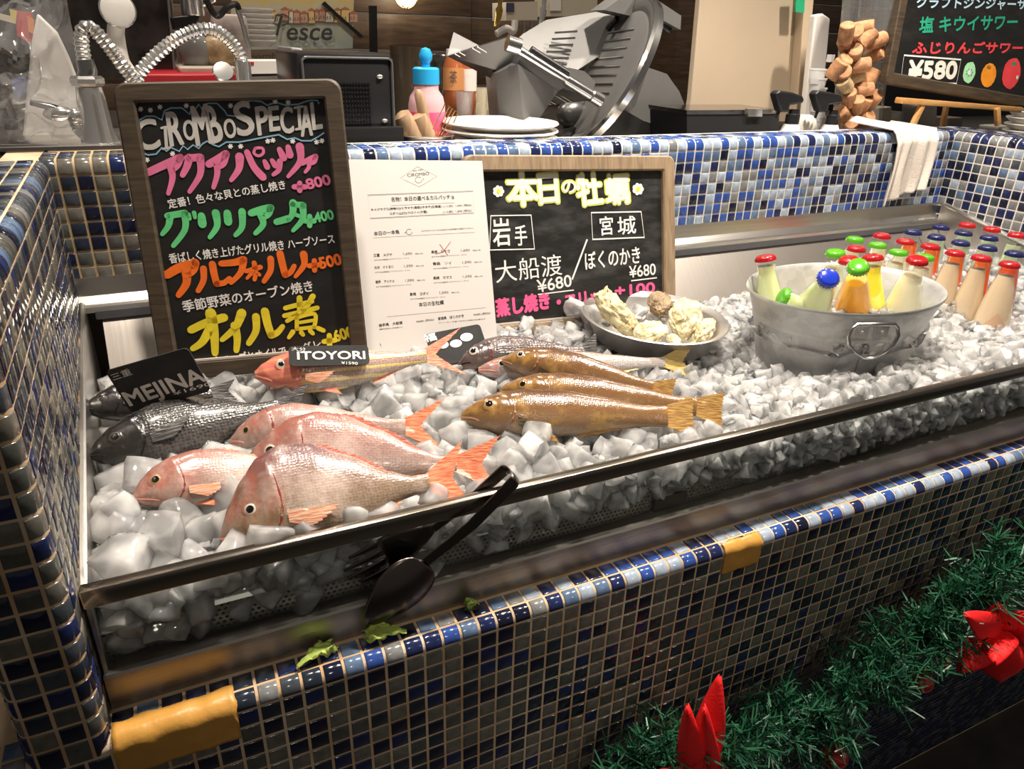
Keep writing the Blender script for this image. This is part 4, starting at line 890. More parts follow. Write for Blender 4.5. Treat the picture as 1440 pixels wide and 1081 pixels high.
for x, y in [(185, 207), (238, 212), (290, 195), (433, 188), (673, 188), (915, 165), (985, 170), (220, 482), (358, 448), (672, 408), (728, 408), (875, 380), (903, 375), (1010, 380), (1140, 385), (1168, 378)]: F1.star(ms['white'], S_(x, y), 3.6)
# dishes: every stroke of the broad marker
def strokes(mb, sc, k, lst):
    for st in lst:
        w0, w1, *pts = st; F1.brush(mb, [sc(*q) for q in pts], w0 / k, w1 / k)
strokes(ms['pink'], S_, 3.86, [(42, 46, (225, 550), (300, 515), (400, 470)), (42, 30, (400, 468), (385, 510), (352, 540)), (44, 24, (345, 510), (358, 580), (335, 665)),
    (46, 30, (450, 470), (435, 520), (412, 565)), (40, 44, (440, 472), (510, 468)), (46, 24, (508, 472), (508, 560), (450, 655)),
    (42, 44, (555, 505), (600, 480), (648, 450)), (42, 28, (648, 448), (635, 500), (610, 520)), (40, 24, (598, 490), (600, 560), (580, 632)),
    (50, 24, (722, 465), (718, 530), (676, 592)), (34, 44, (762, 440), (800, 520), (848, 575)), (16, 16, (808, 418), (845, 418), (850, 445), (825, 460), (800, 445), (806, 420)),
    (26, 34, (858, 490), (872, 520)), (26, 34, (898, 485), (915, 512)), (34, 22, (940, 490), (935, 535), (905, 562)),
    (30, 42, (938, 425), (960, 470)), (30, 42, (985, 412), (995, 455)), (48, 20, (1048, 410), (1050, 490), (985, 572)),
    (28, 28, (1062, 500), (1100, 478), (1135, 462)), (30, 20, (1134, 464), (1128, 490), (1110, 502)), (26, 18, (1095, 490), (1098, 520), (1078, 548))])
strokes(ms['green'], S_, 3.86, [(42, 24, (345, 790), (335, 840), (302, 885)), (36, 40, (330, 785), (425, 770)), (42, 26, (425, 775), (425, 860), (362, 948)), (26, 20, (445, 778), (452, 802)), (26, 20, (475, 768), (480, 795)),
    (42, 48, (515, 785), (520, 830)), (46, 24, (592, 770), (600, 840), (560, 902)), (42, 46, (655, 770), (660, 818)), (42, 26, (735, 762), (735, 845), (700, 890)),
    (40, 44, (785, 770), (840, 752), (890, 742)), (42, 26, (888, 742), (880, 775), (850, 798)), (42, 26, (832, 770), (850, 830), (808, 880)), (36, 40, (922, 818), (988, 800)),
    (44, 26, (1012, 715), (1010, 770), (990, 805)), (32, 36, (1010, 722), (1068, 728)), (42, 22, (1062, 728), (1065, 800), (1012, 865)), (22, 22, (1015, 775), (1062, 792))])
strokes(ms['orange'], G_, 4, [(50, 60, (140, 185), (210, 145), (295, 120)), (46, 30, (300, 120), (290, 160), (250, 195)), (56, 34, (245, 150), (250, 230), (205, 300)),
    (40, 30, (345, 150), (345, 215), (315, 275)), (42, 40, (395, 125), (405, 180), (420, 235)), (36, 30, (420, 235), (460, 230), (492, 205)),
    (36, 46, (445, 122), (520, 115), (570, 100)), (44, 26, (570, 105), (555, 170), (500, 230)), (26, 30, (585, 165), (665, 142)), (30, 24, (630, 118), (638, 175), (632, 212)), (24, 18, (625, 165), (590, 205)), (22, 22, (640, 170), (660, 185)),
    (40, 28, (722, 95), (722, 160), (685, 222)), (42, 40, (775, 65), (790, 130), (805, 185)), (36, 28, (805, 185), (835, 170), (855, 135)), (46, 22, (908, 70), (910, 130), (862, 195))])
strokes(ms['yellow'], G_, 4, [(46, 52, (275, 495), (360, 455), (460, 425)), (64, 40, (385, 400), (405, 510), (410, 625)), (56, 34, (385, 480), (340, 560), (285, 600)),
    (56, 30, (560, 400), (525, 480), (450, 550)), (50, 34, (520, 470), (535, 540), (530, 610)), (46, 34, (640, 420), (640, 500), (600, 570)), (48, 44, (690, 390), (705, 460), (725, 520)), (42, 30, (725, 525), (760, 510), (790, 475)),
    (28, 28, (805, 372), (870, 355), (955, 335)), (34, 28, (885, 315), (885, 395)), (28, 28, (800, 415), (890, 395), (985, 370)), (34, 24, (960, 305), (910, 380), (815, 445)), (24, 24, (870, 425), (870, 490)), (24, 24, (870, 425), (970, 405), (968, 480)), (20, 20, (875, 455), (965, 440)), (22, 22, (872, 490), (968, 478)),
    (30, 22, (848, 505), (825, 538)), (28, 24, (895, 510), (905, 522)), (28, 24, (945, 500), (960, 515)), (28, 26, (990, 485), (1020, 498))])
for k_, a, b_ in (('pink', S_, [(1048, 608), (1048, 648), (1018, 628), (1078, 628)]), ('green', S_, [(1102, 788), (1102, 838), (1078, 813), (1126, 813)]), ('orange', G_, [(968, 105), (970, 160), (940, 135), (1000, 128)]), ('yellow', G_, [(1052, 525), (1054, 585), (1022, 560), (1086, 552)])):
    kk = 3.86 if a is S_ else 4; F1.brush(ms[k_], [a(*b_[0]), a(*b_[1])], 30 / kk); F1.brush(ms[k_], [a(*b_[2]), a(*b_[3])], 30 / kk)
F1.text(ms['pink'], '800', S_(1090, 645), S_(1222, 615), 15.5, 0.05); F1.text(ms['green'], '400', S_(1132, 825), S_(1238, 805), 15, 0.05); F1.text(ms['orange'], '500', G_(1003, 155), G_(1128, 128), 17, 0.05); F1.text(ms['yellow'], '600', G_(1088, 565), G_(1195, 535), 17, 0.05)
F1.text(ms['white'], '定番！色々な貝との蒸し焼き', S_(340, 748), S_(975, 640), 13.5, 0.018)
F1.text(ms['white'], '香ばしく焼き上げたグリル焼き ハーブソース', S_(345, 1045), S_(1240, 935), 14.5, 0.018)
F1.text(ms['white'], '季節野菜のオーブン焼き', G_(235, 398), G_(965, 278), 17, 0.018)
F1.text(ms['white'], 'ノコとハーブとオイルで', G_(330, 712), G_(815, 640), 15, 0.018); F1.text(ms['white'], 'グレ', G_(905, 610), G_(1010, 585), 10, 0.018)
inks(b1, 'b1', ms)
# ---- oyster board leaning behind the paper menu
b2, F2 = board_thing('chalkboard', 'wide oak framed oyster board with yellow and white writing, behind the printed menu', (0.5886, 0.4837, 0.1238), 0.4116, 0.3012, 0.0003, 0.2603, -0.0374, 0.0255, 0.014, W_OAK, BOARD2, W_TRIM)
ms = {k: MB() for k in ('white', 'cream', 'lime', 'hot_pink', 'yellow')}
O_ = lambda x, y: (660 + x / 4.157, 210 + y / 4.157)
for ch, x0, y0, x1, y1, hh in [('本', 215, 345, 415, 335, 215), ('日', 405, 330, 530, 320, 190), ('の', 540, 262, 628, 258, 82), ('牡', 630, 345, 790, 325, 205), ('蠣', 795, 335, 945, 318, 190)]:
    F2.text(ms['lime'], ch, O_(x0 - 4, y0 + 4), O_(x1 + 4, y1 + 4), (hh + 8) / 4.157, 0.060); F2.text(ms['cream'], ch, O_(x0 + 4, y0 - 4), O_(x1 - 4, y1 - 4), (hh - 10) / 4.157, 0.036, lift=0.0010)
for x, y in [(170, 245), (985, 232)]:
    for k in range(7): F2.disc(ms['white'], O_(x + 22 * cos(k * 0.9), y + 22 * sin(k * 0.9)), 2.9, n=8)
    F2.disc(ms['yellow'], O_(x, y), 2.8, lift=0.0010, n=10)
F2.line(ms['white'], [O_(*q) for q in [(125, 388), (360, 384), (380, 582), (118, 588)]], 1.8, closed=True)
F2.line(ms['white'], [O_(*q) for q in [(712, 370), (1003, 364), (1022, 514), (720, 526)]], 1.8, closed=True)
F2.line(ms['white'], [O_(688, 526), (O_(600, 760))], 2.2)
F2.text(ms['white'], '岩', O_(140, 570), O_(245, 562), 40, 0.012); F2.text(ms['white'], '手', O_(268, 565), O_(340, 560), 29, 0.012)
F2.text(ms['white'], '宮', O_(765, 505), O_(842, 498), 27, 0.012); F2.text(ms['white'], '城', O_(868, 502), O_(975, 492), 26, 0.012)
F2.text(ms['white'], '大船渡', O_(155, 785), O_(545, 735), 32, 0.010); F2.text(ms['white'], 'ぼくのかき', O_(678, 705), O_(1000, 665), 25, 0.014)
F2.text(ms['white'], '¥680', O_(400, 838), O_(600, 800), 18, 0.014); F2.line(ms['white'], [O_(400, 848), O_(610, 822)], 1.4)
F2.text(ms['white'], '¥680', O_(935, 752), O_(1090, 732), 17, 0.014); F2.line(ms['white'], [O_(945, 768), O_(1095, 750)], 1.4)
F2.text(ms['hot_pink'], '蒸し焼き', O_(158, 985), O_(475, 935), 27, 0.05); F2.disc(ms['hot_pink'], O_(522, 892), 3.2); F2.text(ms['hot_pink'], 'フリット', O_(565, 930), O_(835, 880), 20, 0.05)
F2.text(ms['hot_pink'], '+100', O_(850, 862), O_(1085, 838), 16, 0.05)
inks(b2, 'b2', ms)
# ---- printed menu sheet (A4) leaning on the oyster board
yaw, lean, roll = -0.0648, 0.4048, -0.038
X = Vector((cos(yaw), sin(yaw), 0)); B = Vector((-sin(yaw), cos(yaw), 0)); Z = Vector((0, 0, cos(lean))) + B * sin(lean)
X2 = X * cos(roll) + Z * sin(roll); Z2 = -X * sin(roll) + Z * cos(roll); Rm = frame(X2, Z2); mo = Vector((0.2949, 0.4338, 0.1446))
menu = thing('printed_menu', 'white printed menu sheet standing between the two writing boards', 'menu', mo, Rm)
mb = MB()
def sheet(a, b_): return Vector(((a - 0.5) * 0.2092, -0.0006, b_ * 0.2976))
def sheet2(a, b_): return sheet(a, b_) + Vector((0, 0.0009, 0))
mb.grid(sheet, 6, 12); mb.grid(sheet2, 6, 12); mb.build('sheet', mat('copier_paper', (0.64, 0.605, 0.58), 0.6), menu, local=True)
yv = Rm @ Vector((0, 1, 0)); F3 = Face(mo - yv * 0.0007, X2, Z2, -yv)
ms = {k: MB() for k in ('print', 'print_grey', 'redpen')}
Q_ = lambda x, y: (490 + x / 3.604, 210 + y / 3.604)
class Menu(Face): pass
def mt(k, s, a, b_, h, bold=0.016): F3.text(ms[k], s, Q_(*a), Q_(*b_), h / 3.604, bold, lift=0.0001)
F3.line(ms['print_grey'], [Q_(*q) for q in [(263, 145), (350, 88), (450, 136), (360, 190)]], 0.5, lift=0.0001, closed=True)
mt('print', 'CIROMBO', (300, 140), (410, 130), 16, 0.01); F3.line(ms['print'], [Q_(355 + 17 * cos(t * 0.5), 155 + 15 * sin(t * 0.5)) for t in range(12)], 0.5, lift=0.0001)
F3.line(ms['print_grey'], [Q_(375, 150), Q_(382, 146), Q_(380, 158)], 0.6, lift=0.0001); mt('print_grey', 'EST. FISH', (328, 112), (378, 106), 6)
for off in (0, 4): F3.line(ms['print_grey'], [Q_(*q) for q in [(95 + off, 230 + off), (634 - off, 210 + off), (637 - off, 324 - off), (108 + off, 352 - off)]], 0.35, lift=0.0001, closed=True)
mt('print', '名物！本日の選べるカルパッチョ', (218, 266), (535, 252), 24); F3.line(ms['print_grey'], [Q_(215, 285), Q_(540, 270)], 0.35, lift=0.0001)
mt('print', 'キメジマグロ(神奈川)/ヒラマサ(鳥取)/ホタテ(北海道)', (115, 315), (472, 297), 16); mt('print_grey', '(1人前)  1,590 (税込)', (480, 296), (625, 288), 13)
mt('print', 'コダイ(山口)/クロソイ(千葉)', (210, 335), (400, 325), 16); mt('print_grey', '(1人前)  1,590 (税込)', (480, 325), (625, 316), 13)
mt('print', '本日の一本魚', (130, 438), (260, 428), 22); F3.line(ms['print'], [Q_(308 + 15 * cos(t * 0.55), 418 + 14 * sin(t * 0.55)) for t in range(11)], 0.6, lift=0.0001); F3.line(ms['print'], [Q_(285, 424), Q_(292, 418)], 0.8, lift=0.0001)
mt('print_grey', '以下のテイストからお好きなお料理をお選びください。', (372, 418), (635, 402), 8); F3.line(ms['print_grey'], [Q_(125, 448), Q_(640, 420)], 0.35, lift=0.0001)
for (x, y), nm, pr_c in [((128, 545), '三重　メジナ', '1,690'), ((132, 607), '大分　イトヨリ', '1,590'), ((138, 680), '岩手　アイナメ', '1,590'), ((420, 528), '長崎　カサゴ', '1,690'), ((428, 588), '青森　ソイ', '1,590'), ((430, 660), '長崎　カマス', '1,590'), ((312, 742), '島根　コダイ', '1,590')]:
    mt('print', nm, (x, y), (x + 95, y - 5), 16); mt('print_grey', pr_c, (x + 150, y - 8), (x + 195, y - 10), 14); mt('print_grey', '(税込1,749)', (x + 210, y - 12), (x + 250, y - 14), 8)
    mt('print_grey', 'おすすめの調理法 アクアパッツァ・グリル', (x + 3, y + 20), (x + 180, y + 8), 7)
F3.line(ms['redpen'], [Q_(462, 480), Q_(505, 540)], 0.9, lift=0.0001); F3.line(ms['redpen'], [Q_(440, 530), Q_(480, 520), Q_(518, 468)], 0.9, lift=0.0001)
mt('print', '本日の生牡蠣', (358, 798), (484, 785), 22); F3.line(ms['print_grey'], [Q_(195, 848), Q_(695, 802)], 0.35, lift=0.0001)
mt('print', '岩手県　大船渡', (155, 900), (275, 885), 16); mt('print_grey', '¥680 (税込)', (345, 880), (435, 868), 13); mt('print', '宮城県　ぼくのかき', (455, 866), (585, 850), 16); mt('print_grey', '¥680 (税込)', (635, 845), (720, 835), 13)
mt('print_grey', '濃厚な味わいの牡蠣です', (157, 915), (275, 903), 7); mt('print_grey', 'クリーミーで食べやすい大粒の牡蠣です', (458, 882), (695, 862), 7)
for k, m in ms.items(): m.build('printing', INK[k], menu, smooth=False)
# ---- slate price cards
SLATE = mat('slate_card', (0.036, 0.037, 0.038), 0.75, spec=0.25, bump=0.1, bscale=200, var=0.25, vscale=30)
def card(label, base, w_, h_, yaw, lean, roll, curl=0.0):
    X = Vector((cos(yaw), sin(yaw), 0)); B = Vector((-sin(yaw), cos(yaw), 0)); Z = Vector((0, 0, cos(lean))) + B * sin(lean)
    X2 = X * cos(roll) + Z * sin(roll); Z2 = -X * sin(roll) + Z * cos(roll); R = frame(X2, Z2); root = thing('price_card', label, 'sign', base, R)
    pts = [(x, z + h_ / 2) for x, z in rrect(w_, h_, 0.006, 4)]
    mb = MB(); mb.prism([(x, z) for x, z in pts], (0, 0, 0), (1, 0, 0), (0, 0, 1), (0, -1, 0), 0.0018); mb.build('card', SLATE, root, local=True)
    y = R @ Vector((0, 1, 0)); return root, Face(Vector(base), X2, Z2, -y)
c1, f = card('slanting slate card with large white capitals behind the near black fish, leftmost of the three', (-0.0775, 0.325, 0.1831), 0.1035, 0.0600, -0.38, -0.05, 0.300)
m = MB(); f.text(m, 'MEJINA', (187, 577), (295, 541), 26, 0.03); f.text(m, '三重', (160, 535), (187, 526), 9, 0.01); f.text(m, '¥1690', (245, 556), (298, 541), 5, 0.01)
m.build('lettering', INK['white'], c1, smooth=False)
k = 0.935; bs = CAM + (Vector((0.131, 0.412, 0.162)) - CAM) * k
c2, f = card('small slate card with blocky white capitals lying on the pink striped fish', bs, 0.112 * k, 0.0305 * k, -0.004, 0.7667, -0.1298)
m = MB(); f.text(m, 'ITOYORI', (418, 506), (514, 505), 12, 0.04); f.text(m, '大分', (410, 493), (430, 494), 5.5, 0.01); f.text(m, '¥1590', (480, 512), (503, 513), 4, 0.01)
m.build('lettering', INK['white'], c2, smooth=False)
k = 0.975; bs = CAM + (Vector((0.3363, 0.418, 0.1332)) - CAM) * k
c3, f = card('slate card with three white ovals at the foot of the printed menu', bs, 0.095 * k, 0.0545 * k, 0.059, 0.70, 0.0275)
m = MB()
for q, r in (((623, 485), 8.0), ((641, 483), 8.6), ((656, 474), 9.2)): f.disc(m, q, r, sy=0.62, n=18)
f.text(m, '福', (598, 482), (615, 478), 11, 0.03); m.build('lettering', INK['white'], c3, smooth=False)
# ------------------------------------------------------------------ galvanised tub, bottles, oysters
def galv():
    m, t, b = nt('galvanised_zinc'); L = t.links.new
    tc = N(t, 'ShaderNodeTexCoord'); v = N(t, 'ShaderNodeTexVoronoi'); v.inputs['Scale'].default_value = 70; L(tc.outputs['Object'], v.inputs['Vector'])
    n = N(t, 'ShaderNodeTexNoise'); n.inputs['Scale'].default_value = 9; n.inputs['Detail'].default_value = 7; L(tc.outputs['Object'], n.inputs['Vector'])
    mx = N(t, 'ShaderNodeMath', operation='MULTIPLY_ADD'); L(v.outputs['Color'], mx.inputs[0]); mx.inputs[1].default_value = 0.35; L(n.outputs['Fac'], mx.inputs[2])
    L(ramp(t, [(0.35, (0.42, 0.43, 0.43)), (0.95, (0.66, 0.66, 0.64))], mx.outputs[0]), b.inputs['Base Color']); b.inputs['Metallic'].default_value = 0.45; b.inputs['Roughness'].default_value = 0.45
    return m
GALV = galv()
TC = Vector((0.9443, 0.2496, 0.0)); TA, TB = 0.1745, 0.1300
tub = thing('metal_tub', 'oval galvanised metal tub holding bottles in ice, standing on the ice bed', 'tub', (TC.x, TC.y, 0.098))
def tubp(rel, z): return (rel * TA, z)
mb = MB()
outer = [(0.0, 0.098), (0.74, 0.098), (0.765, 0.100), (0.80, 0.125), (0.855, 0.165), (0.880, 0.184), (0.895, 0.187), (0.905, 0.192), (0.900, 0.197), (0.915, 0.202), (0.985, 0.234)]
rim = [(1.0, 0.2335), (1.008, 0.2365), (1.0, 0.2395), (0.988, 0.238)]
inner_ = [(0.965, 0.232), (0.893, 0.200), (0.84, 0.165), (0.76, 0.112), (0.0, 0.106)]
mb.lathe([(r * TA, z) for r, z in outer[:4] + [(0.828, 0.145)] + outer[4:] + rim + inner_], 160, (TC.x, TC.y, 0), sy=TB / TA); 
for v in mb.v:                                    # pressed staves
    if 0.115 < v.z < 0.182:
        a = math.atan2((v.y - TC.y) / TB, (v.x - TC.x) / TA); k = 1 - 0.004 * max(0, cos(16 * a)) ** 6; v.x = TC.x + (v.x - TC.x) * k; v.y = TC.y + (v.y - TC.y) * k
mb.build('tub_body', GALV, tub, ang=50)
def tubpt(rel, ang, z, out=0.0):
    c = Vector((TA * cos(ang), TB * sin(ang))) * rel; n = Vector((cos(ang) / TA, sin(ang) / TB)).normalized(); c += n * out; return Vector((TC.x + c.x, TC.y + c.y, z))
ha = radians(246)
p = tubpt(0.955, ha, 0.22); tang = (tubpt(0.955, ha + 0.05, 0.22) - tubpt(0.955, ha - 0.05, 0.22)).normalized(); nrm = tang.cross(Vector((0, 0, 1))).normalized()
if nrm.y > 0: nrm = -nrm
mb = MB(); mb.box(p + nrm * 0.004 + Vector((0, 0, -0.009)), (0.054, 0.0022, 0.020), frame(tang, (0, 0, 1)), 0.0008); mb.tube([p + nrm * 0.0062 + Vector((0, 0, 0.000)), p + nrm * 0.0060 + Vector((0, 0, -0.020))], 0.005, 10)
for s in (-1, 1): mb.ball(p + tang * 0.016 * s + nrm * 0.0062 + Vector((0, 0, -0.010)), 0.003, 10, 6)
mb.build('handle_bracket', GALV, tub)
ring = []
for (u, v) in [(-0.030, 0.004), (-0.036, -0.002), (-0.0395, -0.014), (-0.035, -0.028), (-0.024, -0.039), (-0.008, -0.048), (0.008, -0.048), (0.024, -0.039), (0.035, -0.028), (0.0395, -0.014), (0.036, -0.002), (0.030, 0.004), (0.0, 0.005)]: ring.append(p + tang * u + nrm * (0.0105 + 0.012 * max(0, -v) / 0.05 * 0.2) + Vector((0, 0, v)))
mb = MB(); mb.tube(ring, 0.0030, 8, closed=True); mb.build('handle', mat('wire_steel', (0.55, 0.55, 0.54), 0.25, 1.0), tub)
mb = MB(); mb.tube([tubpt(0.882, ha + 0.02, 0.184, 0.0015), tubpt(0.80, ha + 0.02, 0.125, 0.001)], 0.0016, 6); mb.build('seam', GALV, tub)
# ice in the tub
random.seed(5); mb = MB()
mb.grid(lambda a, b_: Vector((TC.x + TA * 0.91 * b_ * cos(2 * pi * a), TC.y + TB * 0.91 * b_ * sin(2 * pi * a), 0.168 + 0.012 * noise.noise(Vector((b_ * cos(2 * pi * a) * 6, b_ * sin(2 * pi * a) * 6, 1))) + (0.016 * (1 - b_ * b_)))), 48, 14)
for k in range(420):
    a = random.uniform(0, 2 * pi); r = sqrt(random.random()) * 0.86; s = random.uniform(0.010, 0.019); vs, fs = random.choice(LUMPS); R = rotm(); c = Vector((TC.x + TA * r * cos(a), TC.y + TB * r * sin(a), 0.174 + 0.014 * (1 - r * r) + random.uniform(-0.004, 0.006))); mb.add([R @ v * s + c for v in vs], fs)
o = mb.build('tub_ice', ICE2, origin=(TC.x, TC.y, 0.19), ang=34); setp(o, 'crushed ice heaped inside the oval metal tub', 'ice', kind='stuff')
# bottles
def juice(nm, c):
    m, t, b = nt('juice_' + nm); L = t.links.new
    b.inputs['Base Color'].default_value = (*c, 1); b.inputs['Roughness'].default_value = 0.12; b.inputs['Subsurface Weight'].default_value = 0.6; b.inputs['Subsurface Radius'].default_value = (0.02, 0.02, 0.015); b.inputs['Subsurface Scale'].default_value = 1.0; b.inputs['Coat Weight'].default_value = 0.6; b.inputs['Coat Roughness'].default_value = 0.03
    return m
JU = dict(cream=juice('cream', (0.82, 0.74, 0.55)), pale=juice('pale', (0.72, 0.72, 0.42)), amber=juice('amber', (0.86, 0.38, 0.01)), yellow=juice('yellow', (0.86, 0.74, 0.06)), orange=juice('orange', (0.86, 0.17, 0.02)), peach=juice('peach', (0.80, 0.60, 0.43)), clear=juice('clear', (0.55, 0.58, 0.46)), lime=juice('lime', (0.50, 0.58, 0.38)), blush=juice('blush', (0.82, 0.66, 0.52)), scarlet=juice('scarlet', (0.86, 0.10, 0.03)))
CAPM = dict(red=mat('cap_red', (0.36, 0.008, 0.012), 0.16, coat=0.5), green=mat('cap_green', (0.08, 0.34, 0.012), 0.16, coat=0.5), navy=mat('cap_navy', (0.010, 0.014, 0.075), 0.16, coat=0.5), blue=mat('cap_blue', (0.012, 0.035, 0.42), 0.16, coat=0.5))
BGLASS = thin_glass('bottle_glass', (0.94, 0.97, 0.95))
CNAME = dict(red='red', green='green', navy='navy', blue='bright blue')
def bottle(label, group, cap, zc, base=None, zb=0.10, capc='red', ju='cream', fill=0.030, rb=0.030, length=0.185, label_patch=False):
    c = onZ(cap[0], cap[1] - 2, zc)
    d = (c - onZ(base[0], base[1], zb)).normalized() if base else Vector((0, 0, 1))
    R = frame(d.orthogonal() if abs(d.z) < 0.999 else Vector((1, 0, 0)), d); o = c - d * length
    root = thing('bottle', label, 'bottle', o, R, group)
    H = length; k = 1.0
    pr_ = [(0.0, 0.002), (rb * 0.9, 0.0), (rb, 0.004), (rb, max(0.006, H - 0.142)), (rb * 0.985, max(0.008, H - 0.128)), (rb * 0.80, H - 0.085), (rb * 0.60, H - 0.048), (0.0140, H - 0.026), (0.0132, H - 0.020), (0.0150, H - 0.018), (0.0150, H - 0.013), (0.0128, H - 0.011), (0.0128, H - 0.002)]
    mb = MB(); mb.lathe(pr_, 28); mb.build('glass_body', BGLASS, root, local=True)
    lp = [(0.0, 0.004), (rb * 0.86, 0.003), (rb * 0.95, 0.007)]
    zf = H - fill
    def rad(z):
        for (r0, z0), (r1, z1) in zip(pr_[2:], pr_[3:]):
            if z0 <= z <= z1: return r0 + (r1 - r0) * (z - z0) / max(1e-9, z1 - z0)
        return 0.012
    for i in range(1, 13):
        z = 0.007 + (zf - 0.007) * i / 12; lp.append((rad(z) * 0.955, z))
    lp.append((0, zf))
    mb = MB(); mb.lathe(lp, 28); mb.build('drink', JU[ju], root, local=True)
    n = 42; mb = MB(); vs = []; q = [(0.0165, H - 0.0075, 1), (0.0160, H - 0.003, 0.6), (0.0142, H + 0.0005, 0), (0.0110, H + 0.0016, 0), (0.0, H + 0.0020, 0)]
    pts = []
    for r, z, w_ in q[:-1]: pts.append([(r + 0.0011 * w_ * (1 if kk % 2 else -1)) for kk in range(n)])
    vs = [Vector((pts[i][kk] * cos(2 * pi * kk / n), pts[i][kk] * sin(2 * pi * kk / n), q[i][1])) for i in range(4) for kk in range(n)] + [Vector((0, 0, H + 0.0020))]
    fs = [[i * n + kk, i * n + (kk + 1) % n, (i + 1) * n + (kk + 1) % n, (i + 1) * n + kk] for i in range(3) for kk in range(n)] + [[3 * n + kk, 3 * n + (kk + 1) % n, 4 * n] for kk in range(n)] + [list(range(n))[::-1]]
    mb.add(vs, fs); mb.build('cap', CAPM[capc], root, local=True, ang=70)
    if label_patch:
        ac = math.atan2(*((R.inverted() @ (CAM - o)).yx)) + 0.25; mb = MB()
        def lab(a, b_):
            u = (a - 0.5) * 2; v = (b_ - 0.5) * 2; u2, v2 = (u + v) * 0.5, (v - u) * 0.5
            z = H - 0.118 + v2 * 0.030; an = ac + u2 * 0.75; r = rad(z) * 1.012; return Vector((r * cos(an), r * sin(an), z))
        mb.grid(lab, 8, 8); lo = mb.build('paper_label', mat('kraft_label', (0.56, 0.36, 0.22), 0.6, var=0.15), root, local=True)
    return root
TG, RG = 'bottles in the metal tub', 'bottles in rows on the ice'
bottle('pale yellow bottle with a red cap alone at the left end of the metal tub', TG, (1076, 362), 0.276, (1084, 450), 0.17, 'red', 'pale', rb=0.030, length=0.135, fill=0.016)
bottle('pale bottle with a bright blue cap tipped towards the viewer in the metal tub', TG, (1166, 391), 0.276, (1136, 442), 0.186, 'blue', 'pale', rb=0.034, fill=0.016, length=0.112)
bottle('cream bottle with a green cap rearmost in the tub, behind the blue capped bottle', TG, (1175, 355), 0.272, (1165, 430), 0.17, 'green', 'cream', rb=0.030, length=0.135)
bottle('bottle with a red cap and a clear neck between the blue capped and yellow bottles', TG, (1194, 365), 0.270, (1188, 440), 0.17, 'red', 'cream', fill=0.05, rb=0.030, length=0.135)
bottle('amber orange bottle with a green cap foremost in the metal tub', TG, (1207, 375), 0.286, (1196, 450), 0.17, 'green', 'amber', rb=0.033, fill=0.034, length=0.14)
bottle('bright yellow bottle with a red cap right behind the amber one in the tub', TG, (1227, 361), 0.280, (1222, 450), 0.17, 'red', 'yellow', rb=0.031, length=0.14, fill=0.018)
bottle('cream bottle with a red cap leaning at the right end of the metal tub', TG, (1291, 365), 0.284, (1262, 450), 0.17, 'red', 'cream', rb=0.035, length=0.14)
bl = bottle('bottle with a green cap lying flat against the inside rim of the tub', TG, (1098, 419), 0.226, (1150, 440), 0.200, 'green', 'pale', rb=0.018, length=0.085, fill=0.02)
ROWS = [((1203, 336), 'green', 'blush', 'blush bottle with a green cap rearmost left outside the tub'), ((1205, 349), 'red', 'cream', 'cream bottle with a red cap behind the tub, before a green capped one'), ((1241, 331), 'red', 'cream', 'cream bottle with a red cap, rearmost of the two leftmost columns behind the tub'), ((1235, 344), 'green', 'cream', 'cream bottle with a green cap behind the yellow bottle of the tub'), ((1264, 354), 'green', 'cream', 'cream bottle with a green cap just behind the right rim of the tub'), ((1285, 326), 'navy', 'orange', 'orange bottle with a navy cap rearmost of the orange ones'), ((1274, 339), 'red', 'cream', 'cream bottle with a red cap in front of the rearmost orange bottle'), ((1324, 319), 'navy', 'clear', 'clear bottle with a navy cap farthest back against the steel panel'), ((1318, 333), 'navy', 'orange', 'orange bottle with a navy cap second in its row from the back'), ((1309, 346), 'red', 'blush', 'blush bottle with a red cap in front of the second orange bottle'), ((1361, 316), 'red', 'lime', 'greenish bottle with a red cap standing in the far corner by the tiled side wall'), ((1356, 327), 'navy', 'clear', 'clear bottle with a navy cap second from the far corner'), ((1352, 341), 'navy', 'orange', 'orange bottle with a navy cap third in its row from the back'), ((1344, 355), 'red', 'peach', 'peach bottle with a red cap standing in the ice to the right of the tub'), ((1396, 322), 'red', 'lime', 'greenish bottle with a red cap second along the tiled side wall'), ((1392, 334), 'navy', 'clear', 'clear bottle with a navy cap third from the far corner'), ((1390, 348), 'navy', 'orange', 'orange bottle with a navy cap fourth in its row from the back'), ((1381, 362), 'red', 'peach', 'peach bottle with a red cap second nearest in the ice'), ((1431, 330), 'red', 'lime', 'greenish bottle with a red cap third along the tiled side wall'), ((1428, 356), 'navy', 'scarlet', 'scarlet bottle with a navy cap behind the nearest peach bottle'), ((1421, 371), 'red', 'peach', 'peach bottle with a red cap and a brown label nearest in the ice'), ((1301, 361), 'green', 'blush', 'blush bottle with a green cap hidden behind the leaning cream bottle')]
for i, (q, cc, ju, lb) in enumerate(ROWS):
    near = q == (1421, 371)
    bottle(lb, RG, q, 0.250, None, 0.1, cc, ju, rb=0.034 if near else (0.027 if q[1] < 350 else 0.030), length=0.165, fill=0.024, label_patch=near)
